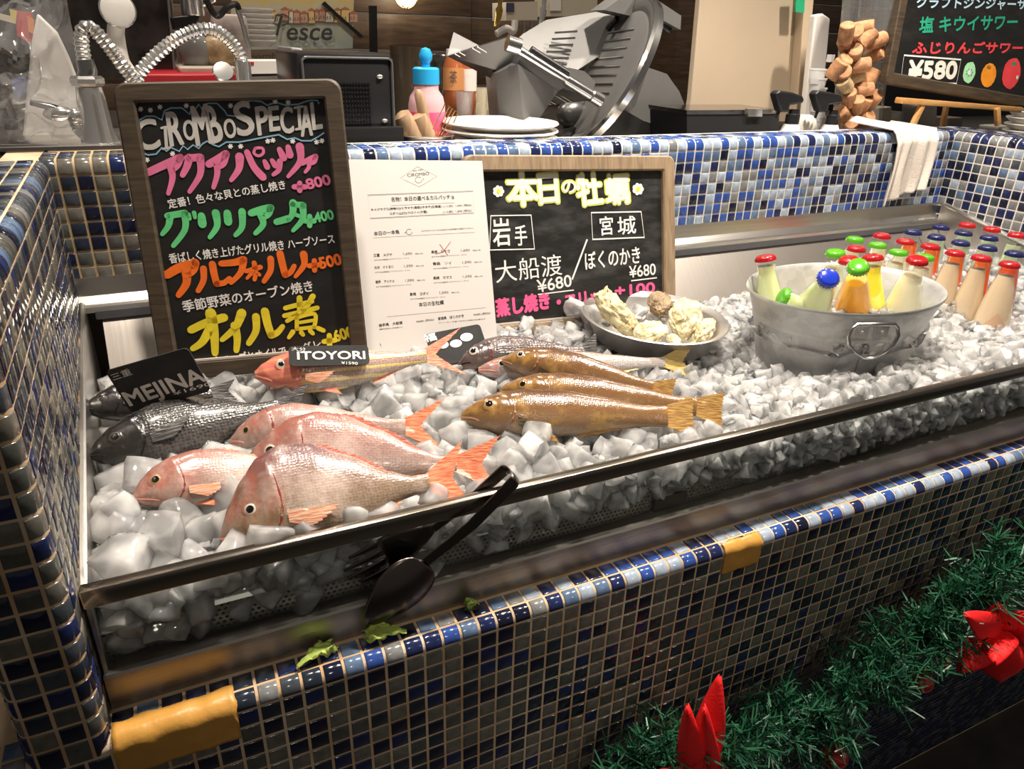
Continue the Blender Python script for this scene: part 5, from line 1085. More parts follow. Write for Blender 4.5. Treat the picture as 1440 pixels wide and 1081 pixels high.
# oyster tray
OC = Vector((0.6695, 0.3895, 0.0)); OA, OB = 0.117, 0.134
tray = thing('metal_tray', 'oval metal dish of oysters set into the ice in front of the oyster board', 'dish', (OC.x, OC.y, 0.128))
mb = MB(); mb.lathe([(0, 0.128), (0.70 * OA, 0.128), (0.80 * OA, 0.136), (0.90 * OA, 0.166), (0.985 * OA, 0.174), (1.0 * OA, 0.1755), (0.985 * OA, 0.177), (0.90 * OA, 0.1715), (0.885 * OA, 0.169), (0.785 * OA, 0.140), (0.69 * OA, 0.1315), (0, 0.1315)], 64, (OC.x, OC.y, 0), sy=OB / OA)
mb.build('dish_body', mat('spun_aluminium', (0.58, 0.56, 0.53), 0.33, 0.9, bump=0.05, bscale=80), tray, ang=50)
def shell_mat():
    m, t, b = nt('oyster_shell'); L = t.links.new
    tc = N(t, 'ShaderNodeTexCoord'); n = N(t, 'ShaderNodeTexNoise'); n.inputs['Scale'].default_value = 38; n.inputs['Detail'].default_value = 8; n.inputs['Roughness'].default_value = 0.7; L(tc.outputs['Object'], n.inputs['Vector'])
    L(ramp(t, [(0.32, (0.24, 0.17, 0.08)), (0.46, (0.58, 0.50, 0.28)), (0.62, (0.76, 0.71, 0.54)), (0.8, (0.70, 0.67, 0.60))], n.outputs['Fac']), b.inputs['Base Color']); b.inputs['Roughness'].default_value = 0.55
    n2 = N(t, 'ShaderNodeTexNoise'); n2.inputs['Scale'].default_value = 130; n2.inputs['Detail'].default_value = 6; L(tc.outputs['Object'], n2.inputs['Vector'])
    bp = N(t, 'ShaderNodeBump'); bp.inputs['Strength'].default_value = 0.7; bp.inputs['Distance'].default_value = 0.004; L(n2.outputs['Fac'], bp.inputs['Height']); L(bp.outputs[0], b.inputs['Normal']); return m
SHELL = shell_mat(); SHELL_D = mat('dark_oyster_shell', (0.26, 0.18, 0.10), 0.4, bump=0.8, bscale=90, var=0.6, vscale=45)
def oyster(label, px, z, length, wid, head, tilt, mt_, seed):
    """head: direction of the broad end in degrees on the table; tilt: raises the broad end"""
    rnd = random.Random(seed); c = onZ(px[0], px[1], z); a = radians(head); R = Matrix.Rotation(a, 3, 'Z') @ Matrix.Rotation(-radians(tilt), 3, 'Y'); of = Vector((rnd.uniform(0, 9), rnd.uniform(0, 9), rnd.uniform(0, 9)))
    n, m = 64, 40; vs = []
    for i in range(m + 1):
        ph = -pi / 2 + pi * i / m
        for k in range(n):
            th = 2 * pi * k / n; x = cos(ph) * cos(th); y = cos(ph) * sin(th); zz = sin(ph)
            taper = 0.62 + 0.38 * (x * 0.5 + 0.5) ** 0.7
            ridg = 0.06 * sin(11 * cos(ph) + 2 * noise.noise(Vector((x * 2, y * 2, 0)) + of)) * (1 if abs(zz) < 0.98 else 0)
            p = Vector((x * 0.5, y * 0.5 * taper * wid / length, zz * (0.20 if zz > 0 else 0.16))) * (1 + ridg * 0.5) + noise.noise_vector(Vector((x, y, zz)) * 2.2 + of) * 0.055 + noise.noise_vector(Vector((x, y, zz)) * 6 + of) * 0.035 + Vector((x, y, zz)) * 0.05 * abs(noise.noise(Vector((x * 3, y * 3, zz * 9)) + of)) + noise.noise_vector(Vector((x, y, zz)) * 15 + of) * 0.014
            vs.append(R @ (p * length) + c)
    fs = [[i * n + k, i * n + (k + 1) % n, (i + 1) * n + (k + 1) % n, (i + 1) * n + k] for i in range(m) for k in range(n)]
    mb = MB(); mb.add(vs, fs); o = mb.build('oyster', mt_, ang=180, origin=c); setp(o, label, 'oyster', 'oysters in the metal dish')
oyster('long pale oyster standing on end against the left side of the dish', (867, 441), 0.176, 0.098, 0.058, 130, 40, SHELL, 1)
oyster('dark brown oyster lying at the back of the dish', (928, 428), 0.172, 0.060, 0.048, 60, 25, SHELL_D, 2)
oyster('rounded pale oyster at the front of the dish, left of the upright ridged one', (913, 467), 0.158, 0.064, 0.060, 30, 8, SHELL, 3)
oyster('ridged yellowish oyster propped upright in the middle right of the dish', (963, 449), 0.172, 0.078, 0.060, 55, 42, SHELL, 4)
oyster('small narrow oyster leaning at the right end of the dish', (990, 466), 0.160, 0.062, 0.032, 30, 22, SHELL, 5)
oyster('tiny oyster at the front rim of the dish below the ridged one', (948, 479), 0.158, 0.030, 0.024, 80, 20, SHELL, 6)
# ------------------------------------------------------------------ serving tongs hung on the rail
tongs = thing('serving_tongs', 'black serving tongs hooked over the steel rail, spoon in front and fork behind the glass', 'tongs', (0.243, 0.044, 0.17))
TM = mat('gunmetal', (0.13, 0.11, 0.10), 0.28, 1.0)
def strip(mb, pts, wids, nrm_, th=0.0014):
    """flat bar: points, half widths; its broad face looks along nrm_"""
    nrm_ = Vector(nrm_).normalized(); pts = [Vector(q) for q in pts]; vs = []
    for i, q in enumerate(pts):
        t = (pts[min(len(pts) - 1, i + 1)] - pts[max(0, i - 1)]).normalized(); sd = t.cross(nrm_).normalized()
        for s, d in ((-1, -1), (1, -1), (1, 1), (-1, 1)): vs.append(q + sd * wids[i] * s + nrm_ * th * 0.5 * d)
    n = len(pts); fs = [[i * 4 + k, i * 4 + (k + 1) % 4, (i + 1) * 4 + (k + 1) % 4, (i + 1) * 4 + k] for i in range(n - 1) for k in range(4)] + [[3, 2, 1, 0], [(n - 1) * 4 + k for k in range(4)]]
    mb.add(vs, fs)
hp = Vector((0.2400, 0.044, 0.1660)); sn = Vector((0.1400, 0.031, 0.0920)); fn_ = Vector((0.1560, 0.0515, 0.1160))
mb = MB()
for k in range(1): pass
bend = [hp + Vector((0.004 * sin(a), -0.0125 * cos(a), 0.003 * sin(a))) for a in [pi * k / 10 for k in range(11)]]
axis = (sn - hp).normalized(); sd = Vector((0, 1, 0)).cross(axis).normalized()
W = 0.0075
vs = []
for q in bend: vs += [q - sd * W, q + sd * W]
mb.add(vs, [[2 * i, 2 * i + 1, 2 * i + 3, 2 * i + 2] for i in range(10)]); mb.build('spring_bend', TM, tongs, solid=0.0014)
mb = MB(); strip(mb, [bend[0], hp.lerp(sn, 0.5) + Vector((0, -0.012, 0)), sn], [W, 0.0065, 0.0045], (0, -1, 0.1), 0.002); mb.build('spoon_arm', TM, tongs)
ez = (Vector((0.0790, 0.029, 0.0400)) - sn).normalized(); ex = ez.cross(Vector((0, -1, 0))).normalized()
mb = MB(); Ls = 0.088
def bowl(a, b_, off=0.0):
    v = b_; hw = 0.0285 * (sin(pi * min(1, max(0, v)) ** 0.72) ** 0.62 if 0 < v < 1 else 0) + 0.0045 * (1 - v) ; u = (a - 0.5) * 2
    dpt = 0.010 * (1 - u * u) * sin(pi * v ** 0.8); return sn + ez * (v * Ls) + ex * u * hw + Vector((0, -1, 0)) * (dpt + off) 
mb.grid(bowl, 14, 24); mb.build('spoon_bowl', TM, tongs, solid=0.0012, ang=80)
mb = MB(); strip(mb, [bend[-1], hp.lerp(fn_, 0.45) + Vector((0, 0.004, 0)), fn_], [W, 0.0065, 0.0045], (0, 1, 0), 0.0018); mb.build('fork_arm', TM, tongs)
fz = (Vector((0.058, 0.0515, 0.0860)) - fn_).normalized(); fx = fz.cross(Vector((0, 1, 0))).normalized(); Lf = 0.100
mb = MB()
def fhw(v): return 0.0045 + 0.0195 * min(1, (v / 0.42)) ** 0.8 if v < 0.42 else 0.024 - 0.004 * (v - 0.42)
def fpt(u, v): return fn_ + fz * (v * Lf) + fx * (u * fhw(v)) + Vector((0, -0.0022 * sin(pi * v), 0))
mb.grid(lambda a, b_: fpt((a - 0.5) * 2, b_ * 0.56), 8, 10)
for c0, ln in ((-0.80, 0.90), (-0.27, 1.0), (0.27, 1.0), (0.80, 0.90)):
    mb.grid(lambda a, b_: fpt(c0 + (a - 0.5) * 0.38 * (1 - 0.65 * b_), 0.56 + (ln - 0.56) * b_), 2, 8)
mb.build('fork_head', TM, tongs, solid=0.0012)
# ------------------------------------------------------------------ tape, salad leaves
TAPE = mat('kraft_tape', (0.60, 0.31, 0.065), 0.35, bump=0.5, bscale=35, var=0.12, vscale=25)
def tape(label, corners_, v1, n=24):
    u0, u1 = corners_; mb = MB(); v0, vt = v1
    def fn(a, b_):
        u = u0 + (u1 - u0) * a + 0.0035 * noise.noise(Vector((b_ * 5, a, 1))) * (1 if a in (0, 1) else 0); v = v0 + (vt - v0) * b_ + 0.004 * noise.noise(Vector((a * 6, b_, 7))) * (1 if b_ in (0, 1) else 0)
        p_, nn = SF(u, v); return p_ + nn * (0.0026 + 0.0016 * noise.noise(Vector((u * 60, v * 60, 2))))
    mb.grid(fn, n, 18); o = mb.build('tape', TAPE, solid=0.0006, ang=60); setp(o, label, 'tape', 'tape on the tiled edge')
e0 = NDOWN * P
tape('long strip of ochre tape over the tiled edge by the pillar', (-0.166, onY(335, 1010, 0).x), (e0 - 0.030, e0 + EDGE + 0.006))
tape('short torn piece of ochre tape on the tiled edge to the right of the tongs', (onY(1019, 775, 0).x, onY(1072, 755, 0).x), (e0 - 0.026, e0 + EDGE * 0.80))
LEAF = mat('lettuce', (0.48, 0.62, 0.13), 0.4, var=0.30, vscale=60, sss=0.1); 
def leaf(label, a, b_, wd, seed):
    A = onZ(a[0], a[1], 0.017); B = onZ(b_[0], b_[1], 0.019); d = B - A; ln = d.length; d.normalize(); s_ = Vector((0, 0, 1)).cross(d).normalized(); o_ = Vector((seed * 3.1, 0, 0)); mb = MB()
    def fn(u, v):
        x = v; hw = wd * (0.18 + 0.95 * x ** 1.3) * (1 - 0.55 * max(0, x - 0.75) / 0.25); uu = (u - 0.5) * 2
        q = A + d * (x * ln) + s_ * uu * hw; fr_ = abs(uu) ** 1.5 * x
        return q + Vector((0, 0, 0.002 + 0.010 * fr_ * noise.noise(Vector((uu * 3, x * 9, 0)) + o_) + 0.004 * sin(x * 22 + uu * 4) * fr_ + 0.004 * sin(pi * x))) + d * (0.006 * fr_ * sin(uu * 19))
    mb.grid(fn, 22, 22); o = mb.build('salad_leaf', LEAF, solid=0.0008, ang=180); setp(o, label, 'leaf', 'salad leaves on the tiled edge')
leaf('curly green salad leaf with its pale stem end pointing left, beside the long tape', (418, 940), (468, 908), 0.011, 1)
leaf('frilly green salad leaf on the tiled edge just below the tongs', (572, 890), (514, 893), 0.016, 2)
leaf('tiny scrap of green leaf on the flat tiles to the right of the tongs', (674, 851), (658, 852), 0.006, 3)
# ------------------------------------------------------------------ christmas garland with red flowers and baubles
random.seed(33)
NEED = mat('tinsel_needles', (0.018, 0.105, 0.050), 0.40, var=0.35, vscale=25); NEED_D = mat('tinsel_needles_dark', (0.006, 0.035, 0.018), 0.45); WIRE = mat('garland_wire', (0.02, 0.05, 0.03), 0.5)
gp = [(868, 1075, -0.04), (930, 1050, -0.05), (1000, 1045, -0.05), (1090, 1015, -0.055), (1165, 985, -0.06), (1225, 935, -0.06), (1290, 885, -0.06), (1335, 845, -0.06), (1385, 800, -0.06), (1440, 775, -0.06), (1500, 745, -0.06), (1580, 715, -0.06)]
gpts = [onY(*q) for q in gp]
garl = thing('garland', 'green tinsel Christmas garland hung along the front of the tiled counter', 'garland', gpts[5])
gs = spline(gpts, 10)
mb = MB(); mb.tube(gs, 0.003, 6); mb.build('wire', WIRE, garl)
mb = MB()
for q in gs:
    for k in range(4):
        dr = Vector((random.gauss(0, 1), random.gauss(-0.35, 0.8), random.gauss(0, 1))).normalized(); ln = random.uniform(0.045, 0.085)
        if q.y + dr.y * ln > -0.012: dr.y = -abs(dr.y)
        if 950 < 0: pass
        for j in range(26):
            f = random.uniform(0.1, 1.0); bp_ = q + dr * ln * f + Vector((0, 0, -0.012 * f * f)); nd = (dr * 0.7 + Vector((random.gauss(0, 1), random.gauss(0, 1), random.gauss(0, 1))).normalized() * 0.9).normalized(); nl = random.uniform(0.016, 0.028)
            if bp_.y + nd.y * nl > -0.003: continue
            sdv = nd.cross(Vector((random.gauss(0, 1), random.gauss(0, 1), random.gauss(0, 1)))).normalized() * 0.0013
            mb.add([bp_ - sdv, bp_ + sdv, bp_ + nd * nl + sdv * 0.6, bp_ + nd * nl - sdv * 0.6], [[0, 1, 2, 3]], 0 if random.random() < 0.8 else 1)
mb.build('foliage', [NEED, NEED_D], garl, smooth=False)
RED = mat('red_velvet', (0.86, 0.012, 0.014), 0.6, bump=0.2, bscale=220, sss=0.05)
def petals(label, name, lst, y, heart=None):
    """lst: (root px, tip px, half width m, forward lean m)"""
    c = onY(*lst[0][0], y); root = thing(name, label, 'flower', c, None, 'red fabric flowers on the garland')
    for i, (a, b_, wd, fwd) in enumerate(lst):
        A = onY(*a, y); B = onY(*b_, y - fwd); d = B - A; ln = d.length; d.normalize(); vw = (CAM - A).normalized(); s_ = d.cross(vw).normalized(); nr = s_.cross(d).normalized()
        mb = MB()
        def fn(u, v):
            uu = (u - 0.5) * 2; hw = wd * (sin(pi * min(0.995, (v * 0.93 + 0.06)) ** 0.85) ** 0.8); return A + d * (v * ln) + s_ * uu * hw + nr * (0.010 * (1 - uu * uu) * 0.6 - 0.016 * v * v + 0.006 * sin(pi * v) + 0.002 * sin(v * 9 + i) * uu)
        mb.grid(fn, 10, 18); mb.build('petal', RED, root, solid=0.0012, ang=70)
    return root
petals('red fabric flower at the low end of the garland, two petals standing up', 'fabric_flower', [((985, 1085), (1010, 962), 0.020, 0.0), ((975, 1105), (968, 1008), 0.018, 0.02), ((1000, 1100), (992, 1010), 0.014, 0.03), ((985, 1095), (935, 1090), 0.016, 0.02), ((985, 1095), (1030, 1085), 0.016, 0.02)], -0.075)
petals('large red fabric flower at the right of the garland with drooping petals', 'fabric_flower', [((1400, 890), (1408, 965), 0.034, 0.03), ((1405, 885), (1460, 945), 0.032, 0.03), ((1395, 890), (1352, 942), 0.024, 0.01), ((1405, 890), (1372, 872), 0.026, 0.03), ((1410, 890), (1440, 870), 0.030, 0.03), ((1402, 885), (1400, 920), 0.028, 0.045), ((1405, 880), (1405, 862), 0.024, 0.02)], -0.10)
BAUB = mat('red_bauble', (0.45, 0.006, 0.010), 0.08, coat=1.0, metal=0.4)
for px, py, r, lb in ((1323, 928, 0.017, 'shiny red bauble nearest to the large red flower'), (1296, 958, 0.018, 'shiny red bauble hanging lowest under the middle of the garland'), (1174, 1063, 0.020, 'dark red bauble under the low end of the garland')):
    c = onY(px, py, -0.075); root = thing('bauble', lb, 'bauble', c, None, 'red baubles on the garland')
    mb = MB(); mb.ball(c, r, 24, 16); mb.build('ball', BAUB, root); mb = MB(); mb.lathe([(0.005, r * 0.95), (0.005, r + 0.006), (0, r + 0.006)], 12, c); mb.tube([c + Vector((0.003 * cos(t), 0, r + 0.008 + 0.003 * sin(t))) for t in [2 * pi * k / 10 for k in range(10)]], 0.0006, 5, closed=True); mb.build('cap', mat('gold_cap', (0.6, 0.4, 0.12), 0.25, 1.0), root)
# ------------------------------------------------------------------ the kitchen behind the splashback
ZT = ZJ + 0.0225                                  # top of the tiled wall
PLANK = wood('dark_planks', (0.050, 0.030, 0.018), (0.110, 0.068, 0.042), (3, 3, 26), 0.5)
YW = 2.05
mb = MB()
for k in range(16):
    z0 = 0.0 + k * 0.11
    for x0, x1 in ((-0.6, 1.02), (1.025, 3.6)): mb.box(((x0 + x1) / 2, YW + 0.02 + (0.0 if x0 < 0 else 0.03), z0 + 0.0535), (x1 - x0, 0.03, 0.107), None, 0.002)
setp(mb.build('wall_kitchen', PLANK), kind='structure')
mb = MB(); mb.box((1.65, 1.25, 0.36), (3.86, 1.06, 0.06)); mb.box((1.65, 0.99, -0.32), (3.86, 0.5, 1.30))
cnt = mb.build('kitchen_counter', mat('counter_steel', (0.20, 0.19, 0.18), 0.35, 0.9)); setp(cnt, 'dull steel kitchen worktop running behind the tiled wall', 'counter')
ZC = 0.39
def flat(name, label, cat, pts, y, d, m, parent=None, group=None, bev=None):
    """outline given in photo points at distance y, d deep"""
    P3 = [onY(a, b_, y) for a, b_ in pts]
    if (P3[1] - P3[0]).cross(P3[2] - P3[1]).y > 0: P3 = P3[::-1]
    mb = MB(); mb.slab(P3, (0, d, 0)); o = mb.build(name, m, parent)
    if not parent: setp(o, label, cat, group)
    if bev:
        md = o.modifiers.new('bevel', 'BEVEL'); md.width = bev; md.segments = 2
    return o
def upright(px0, pxb, y):                          # base point, px per metre at that place
    q = onY(px0, pxb, y); return q, FPX / ((q - CAM).dot(FW))
# ---- window-like blue panel, pillar, painted sign, lamp
flat('wall_blue_panel', None, None, [(936, -40), (958, -40), (950, 150), (930, 150)], 1.9, 0.05, mat('blue_tile', (0.10, 0.34, 0.55), 0.3))
bpy.data.objects['wall_blue_panel']['kind'] = 'structure'
flat('wall_column', None, None, [(957, -60), (996, -60), (982, 170), (945, 170)], 1.75, 0.25, PLANK); bpy.data.objects['wall_column']['kind'] = 'structure'
def painting_mat():
    m, t, b = nt('painted_view'); L = t.links.new
    tc = N(t, 'ShaderNodeTexCoord'); sx = N(t, 'ShaderNodeSeparateXYZ'); L(tc.outputs['Object'], sx.inputs[0])
    n = N(t, 'ShaderNodeTexNoise'); n.inputs['Scale'].default_value = 22; n.inputs['Detail'].default_value = 6; L(tc.outputs['Object'], n.inputs['Vector'])
    a = N(t, 'ShaderNodeMath', operation='MULTIPLY_ADD'); L(n.outputs['Fac'], a.inputs[0]); a.inputs[1].default_value = 0.11; L(sx.outputs['Z'], a.inputs[2])
    L(ramp(t, [(0.05, (0.36, 0.40, 0.37)), (0.15, (0.52, 0.50, 0.36)), (0.20, (0.66, 0.42, 0.11)), (0.30, (0.70, 0.50, 0.22)), (0.36, (0.62, 0.56, 0.40)), (0.44, (0.72, 0.55, 0.22)), (0.6, (0.70, 0.60, 0.34))], a.outputs[0]), b.inputs['Base Color']); b.inputs['Roughness'].default_value = 0.5; return m
pa, pb_, pc, pd = (330, -60), (499, -60), (496, 68), (322, 70)
P4 = [onY(*q, 1.62) for q in (pa, pb_, pc, pd)]
pic = thing('painted_sign', 'hand painted sign of an old harbour town under a yellow sky with curly black lettering', 'sign', P4[3])
mb = MB(); mb.slab(P4[::-1], (0, 0.02, 0)); mb.build('canvas', painting_mat(), pic)
FP = Face(P4[3] + Vector((0, -0.002, 0)), (1, 0, 0), (0, 0, 1), (0, -1, 0))
hm = [mat('house_ochre', (0.68, 0.47, 0.20), 0.6), mat('house_cream', (0.70, 0.62, 0.45), 0.6), mat('house_rose', (0.58, 0.30, 0.20), 0.6), mat('roof_clay', (0.42, 0.16, 0.09), 0.6), mat('window_slate', (0.20, 0.20, 0.22), 0.6)]
random.seed(3); mb = MB(); x = 352
while x < 492:
    wd = random.uniform(7, 14); h_ = random.uniform(9, 18); yb = 30 + random.uniform(-2, 3)
    FP.poly(mb, [(x, yb), (x + wd, yb), (x + wd, yb - h_), (x, yb - h_)], random.randint(0, 2), 0.001); FP.poly(mb, [(x - 1, yb - h_), (x + wd + 1, yb - h_), (x + wd / 2, yb - h_ - 4)], 3, 0.0014)
    for k in range(2): FP.poly(mb, [(x + 2 + 4 * k, yb - 4), (x + 3.6 + 4 * k, yb - 4), (x + 3.6 + 4 * k, yb - 8), (x + 2 + 4 * k, yb - 8)], 4, 0.0018)
    x += wd * 0.9
mb.build('painted_houses', hm, pic, smooth=False)
mb = MB(); FP.text(mb, 'esce', (402, 57), (466, 57), 18, 0.02, shear=0.22, lift=0.003); FP.line(mb, [(396, 22), (392, 35), (389, 50)], 3.4, lift=0.003)
FP.line(mb, [(386, 30), (388, 22), (398, 20), (406, 24), (405, 33), (396, 36)], 1.8, lift=0.003); FP.text(mb, 'rombo', (352, 84), (398, 82), 9, 0.02, shear=0.25, lift=0.003); mb.build('lettering', INK['print'], pic, smooth=False)
lamp = thing('cage_lamp', 'lit round bulkhead lamp with a wire cage on the dark plank wall', 'lamp', onY(571, 0, 1.98)); c = onY(571, -8, 1.98)
mb = MB(); mb.ball(c, 0.036, 20, 12); mb.build('globe', mat('lit_globe', (1.0, 0.86, 0.62), 0.4, emit=9.0), lamp)
mb = MB()
for k in range(4):
    a = pi * k / 4; mb.tube([c + Vector((0.041 * sin(t) * cos(a), 0.041 * sin(t) * sin(a), -0.041 * cos(t))) for t in [pi * j / 16 - pi / 2 for j in range(17)]], 0.0018, 6)
mb.build('cage', mat('brass', (0.45, 0.33, 0.15), 0.3, 1.0), lamp)
mb = MB(); mb.tube([c + Vector((0, 0, 0.03)), c + Vector((0, 0.06, 0.05))], 0.03, 16); mb.build('mount', BLACK, lamp)
# ---- far left: dark glass screen, bags, board, hand shower, tap
scr = thing('dark_screen', 'tall dark glass screen speckled with splashes behind the sink', 'screen', onY(150, 200, 1.35))
P3 = [onY(*q, 1.35) for q in ((-40, -50), (238, -50), (250, 108), (-40, 112))]
mb = MB(); mb.slab(P3[::-1], (0, 0.01, 0)); mb.build('glass', mat('smoked_glass', (0.040, 0.034, 0.030), 0.14, var=0.9, vscale=18), scr)
mb = MB(); mb.tube([onY(234, -50, 1.34), onY(247, 104, 1.34)], 0.006, 8); mb.build('post', STEEL, scr)
sink = thing('sink_unit', 'stainless steel sink top at the far left behind the tiles', 'sink', (-0.35, 0.8, ZT))
mb = MB(); mb.box((-0.29, 0.85, ZT - 0.006), (0.72, 0.27, 0.012), None, 0.004); mb.build('worktop', STEEL, sink)
mb = MB(); mb.tube([onY(-20, 207, 0.735), onY(82, 206, 0.735)], 0.004, 8); mb.tube([(-0.30, 0.716, ZT), (0.02, 0.716, ZT)], 0.006, 8); mb.build('front_lip', STEEL_DARK, sink)
flat('chopping_board', 'white chopping board standing wrapped in clear plastic at the far left', 'board', [(30, 206), (130, 206), (112, 120), (96, 78), (80, 45), (52, 18), (44, 60)], 0.90, 0.015, WHITE, bev=0.004)
PLAST = thin_glass('clear_plastic', (0.97, 0.97, 0.97), 0.08, dust=0.16)
random.seed(12)
def crumple(name, label, pts, y, amp, seed, nu=26, nv=26):
    A, Bq, Cq, Dq = [onY(*q, y) for q in pts]; o_ = Vector((seed * 4.7, 0, 0)); mb = MB()
    def fn(u, v):
        q = (A * (1 - u) + Bq * u) * (1 - v) + (Dq * (1 - u) + Cq * u) * v; e = noise.noise(Vector((u * 3, v * 3, 0)) + o_); f_ = abs(noise.noise(Vector((u * 7 + v * 3, v * 5, 3)) + o_))
        return q + Vector((0.015 * e, amp * (e + 0.9 * f_) - 0.04 * sin(pi * u) * sin(pi * v), 0.02 * noise.noise(Vector((u * 4, v * 6, 8)) + o_)))
    mb.grid(fn, nu, nv); o = mb.build(name, PLAST, ang=25); setp(o, label, 'plastic bag'); return o
crumple('plastic_bag', 'large crumpled clear plastic bag hanging at the far left', [(-30, -40), (88, -40), (128, 200), (-20, 170)], 0.84, 0.05, 1)
crumple('plastic_bag', 'smaller clear plastic bag bunched low beside the tap', [(-30, 110), (70, 90), (120, 190), (-10, 200)], 0.80, 0.04, 2)
pk = thing('snack_packet', 'red and orange packet inside the hanging plastic bag', 'packet', onY(35, 60, 0.93))
flatp = lambda n, pts, y, d, m: flat(n, None, None, pts, y, d, m, pk)
flatp('packet_body', [(20, 14), (44, 18), (46, 62), (24, 50)], 0.93, 0.02, mat('packet_red', (0.55, 0.04, 0.04), 0.35)); flatp('orange_flap', [(38, 22), (48, 28), (47, 48), (40, 44)], 0.925, 0.005, mat('packet_orange', (0.75, 0.24, 0.03), 0.4)); flatp('yellow_corner', [(13, 12), (24, 16), (22, 34), (15, 24)], 0.925, 0.005, mat('packet_yellow', (0.7, 0.55, 0.1), 0.4))
flat('blue_cloth', 'blue cloth bundled behind the plastic bags', 'cloth', [(14, 112), (34, 108), (38, 132), (20, 140)], 0.97, 0.03, mat('cloth_blue', (0.06, 0.10, 0.30), 0.8), bev=0.006)
flat('cardboard_strip', 'pale cardboard strip sticking out at the upper left', 'strip', [(-20, 14), (20, 24), (20, 33), (-20, 22)], 0.95, 0.01, mat('pale_card', (0.72, 0.66, 0.52), 0.6))
hs = thing('hand_shower', 'white hand shower hooked up behind the steel hoses', 'shower', onY(180, 108, 0.98)); c = onY(165, 14, 0.96)
mb = MB(); Rv = frame((1, 0.2, 0), (0.1, -1, 0.15)); mb.lathe([(0, -0.012), (0.020, -0.010), (0.0265, 0.0), (0.026, 0.005), (0.022, 0.008), (0, 0.009)], 28, c, Rv); mb.build('spray_head', WHITE, hs)
mb = MB(); mb.lathe([(0.0265, -0.004), (0.0285, 0.0), (0.0285, 0.004), (0.026, 0.005)], 28, c, Rv); mb.build('chrome_ring', CHROME, hs)
mb = MB(); mb.tube(spline([onY(164, 32, 0.97), onY(163, 50, 0.98), onY(168, 75, 0.98), onY(175, 92, 0.98), onY(196, 118, 0.98)], 6), [0.014 - 0.004 * abs(k / 24 - 0.3) for k in range(25)], 12); mb.build('grip', WHITE, hs)
tap = thing('mixer_tap', 'chrome pull-out tap with a springy steel hose looping up twice behind the tall board', 'tap', onY(142, 207, 0.78))
def up(px, py): return onY(px, py, 0.78)
mb = MB(); b0 = up(142, 208); ZV = Vector((0, 0, 1))
mb.lathe([(0.034, 0.0), (0.034, 0.004), (0.026, 0.010), (0.022, 0.03), (0.020, 0.07), (0.018, 0.088), (0, 0.088)], 28, b0); mb.build('base', CHROME, tap)
t0 = b0 + ZV * 0.088
mb = MB(); mb.lathe([(0.0, 0), (0.021, 0.001), (0.023, 0.005), (0.023, 0.011), (0.020, 0.015), (0, 0.015)], 6, t0); mb.build('collar', CHROME, tap, ang=20)
mb = MB(); mb.tube([t0 + ZV * 0.012, up(124, 100), up(119, 84)], [0.0125, 0.0125, 0.0115], 16); mb.build('neck', mat('satin_chrome', (0.5, 0.5, 0.48), 0.2, 1.0), tap)
def hose(pts, r=0.0105):
    q = spline(pts, 60); out = [q[0]]; acc = 0.0
    for a, b_ in zip(q, q[1:]):
        acc += (b_ - a).length
        if acc > 0.0011: out.append(b_); acc = 0.0
    return out, [r * (0.91 + 0.09 * sin(k * 2 * pi / 5)) for k in range(len(out))]
q, rr = hose([up(119, 86), up(115, 60), up(117, 42), up(129, 40), up(150, 62), up(172, 92), up(188, 112), up(196, 122)]); mb = MB(); mb.tube(q, rr, 14); mb.build('spring_hose', CHROME, tap, ang=15)
up2 = lambda px, py: onY(px, py, 0.80)
q, rr = hose([up2(182, 122), up2(205, 92), up2(238, 62), up2(272, 44), up2(300, 42), up2(322, 56), up2(336, 74), up2(341, 88)]); mb = MB(); mb.tube(q, rr, 14); mb.build('spring_hose', CHROME, tap, ang=15)
mb = MB(); mb.tube([up2(341, 86), up2(344, 122)], 0.0125, 16); mb.build('spray_end', CHROME, tap)
mb = MB(); mb.tube([up(42, 144), up(70, 150), up(92, 158)], [0.004, 0.0055, 0.006], 10); mb.build('lever', mat('black_chrome', (0.12, 0.11, 0.11), 0.15, 1.0), tap)
mb = MB(); mb.ball(up(84, 160), (0.022, 0.012, 0.011), 16, 10); mb.ball(up(106, 164), 0.013, 16, 10); mb.ball(up(107, 172), (0.010, 0.010, 0.012), 14, 8); mb.tube([up(98, 162), up(135, 168)], 0.007, 10); mb.tube([up(128, 178), up(112, 192)], [0.012, 0.014], 14); mb.build('valve', CHROME, tap)
# ---- between the tap and the black machine
flat('red_tray', 'red plastic tray edge showing above the tall writing board', 'tray', [(200, 104), (335, 103), (335, 116), (196, 118)], 1.15, 0.2, mat('red_plastic', (0.50, 0.02, 0.03), 0.4), bev=0.004)
flat('cream_box', 'cream plastic box above the red tray', 'box', [(251, 94), (334, 94), (334, 104), (253, 104)], 1.20, 0.2, mat('cream_plastic', (0.55, 0.48, 0.40), 0.4), bev=0.004)
bag = MB(); bag.ball(onY(308, 74, 1.28), (0.040, 0.03, 0.036), 20, 14); o = bag.build('bread_bag', mat('bread_in_bag', (0.42, 0.29, 0.16), 0.3, bump=0.8, bscale=60, var=0.4, vscale=30)); setp(o, 'brown bread rolls bagged beside the plate stack', 'bread')
bag = MB(); bag.ball(onY(276, 74, 1.28), (0.035, 0.03, 0.040), 20, 14); o = bag.build('glass_jar', mat('grey_jar', (0.20, 0.20, 0.19), 0.15, var=0.4)); setp(o, 'grey glass jar under the arch of the steel hose', 'jar')
bag = MB(); bag.box(onY(325, 55, 1.35), (0.075, 0.05, 0.10), None, 0.012); o = bag.build('food_packet', mat('packet_white', (0.55, 0.47, 0.45), 0.3, var=0.5, vscale=20)); setp(o, 'white and orange food packet left of the plate stack', 'packet')
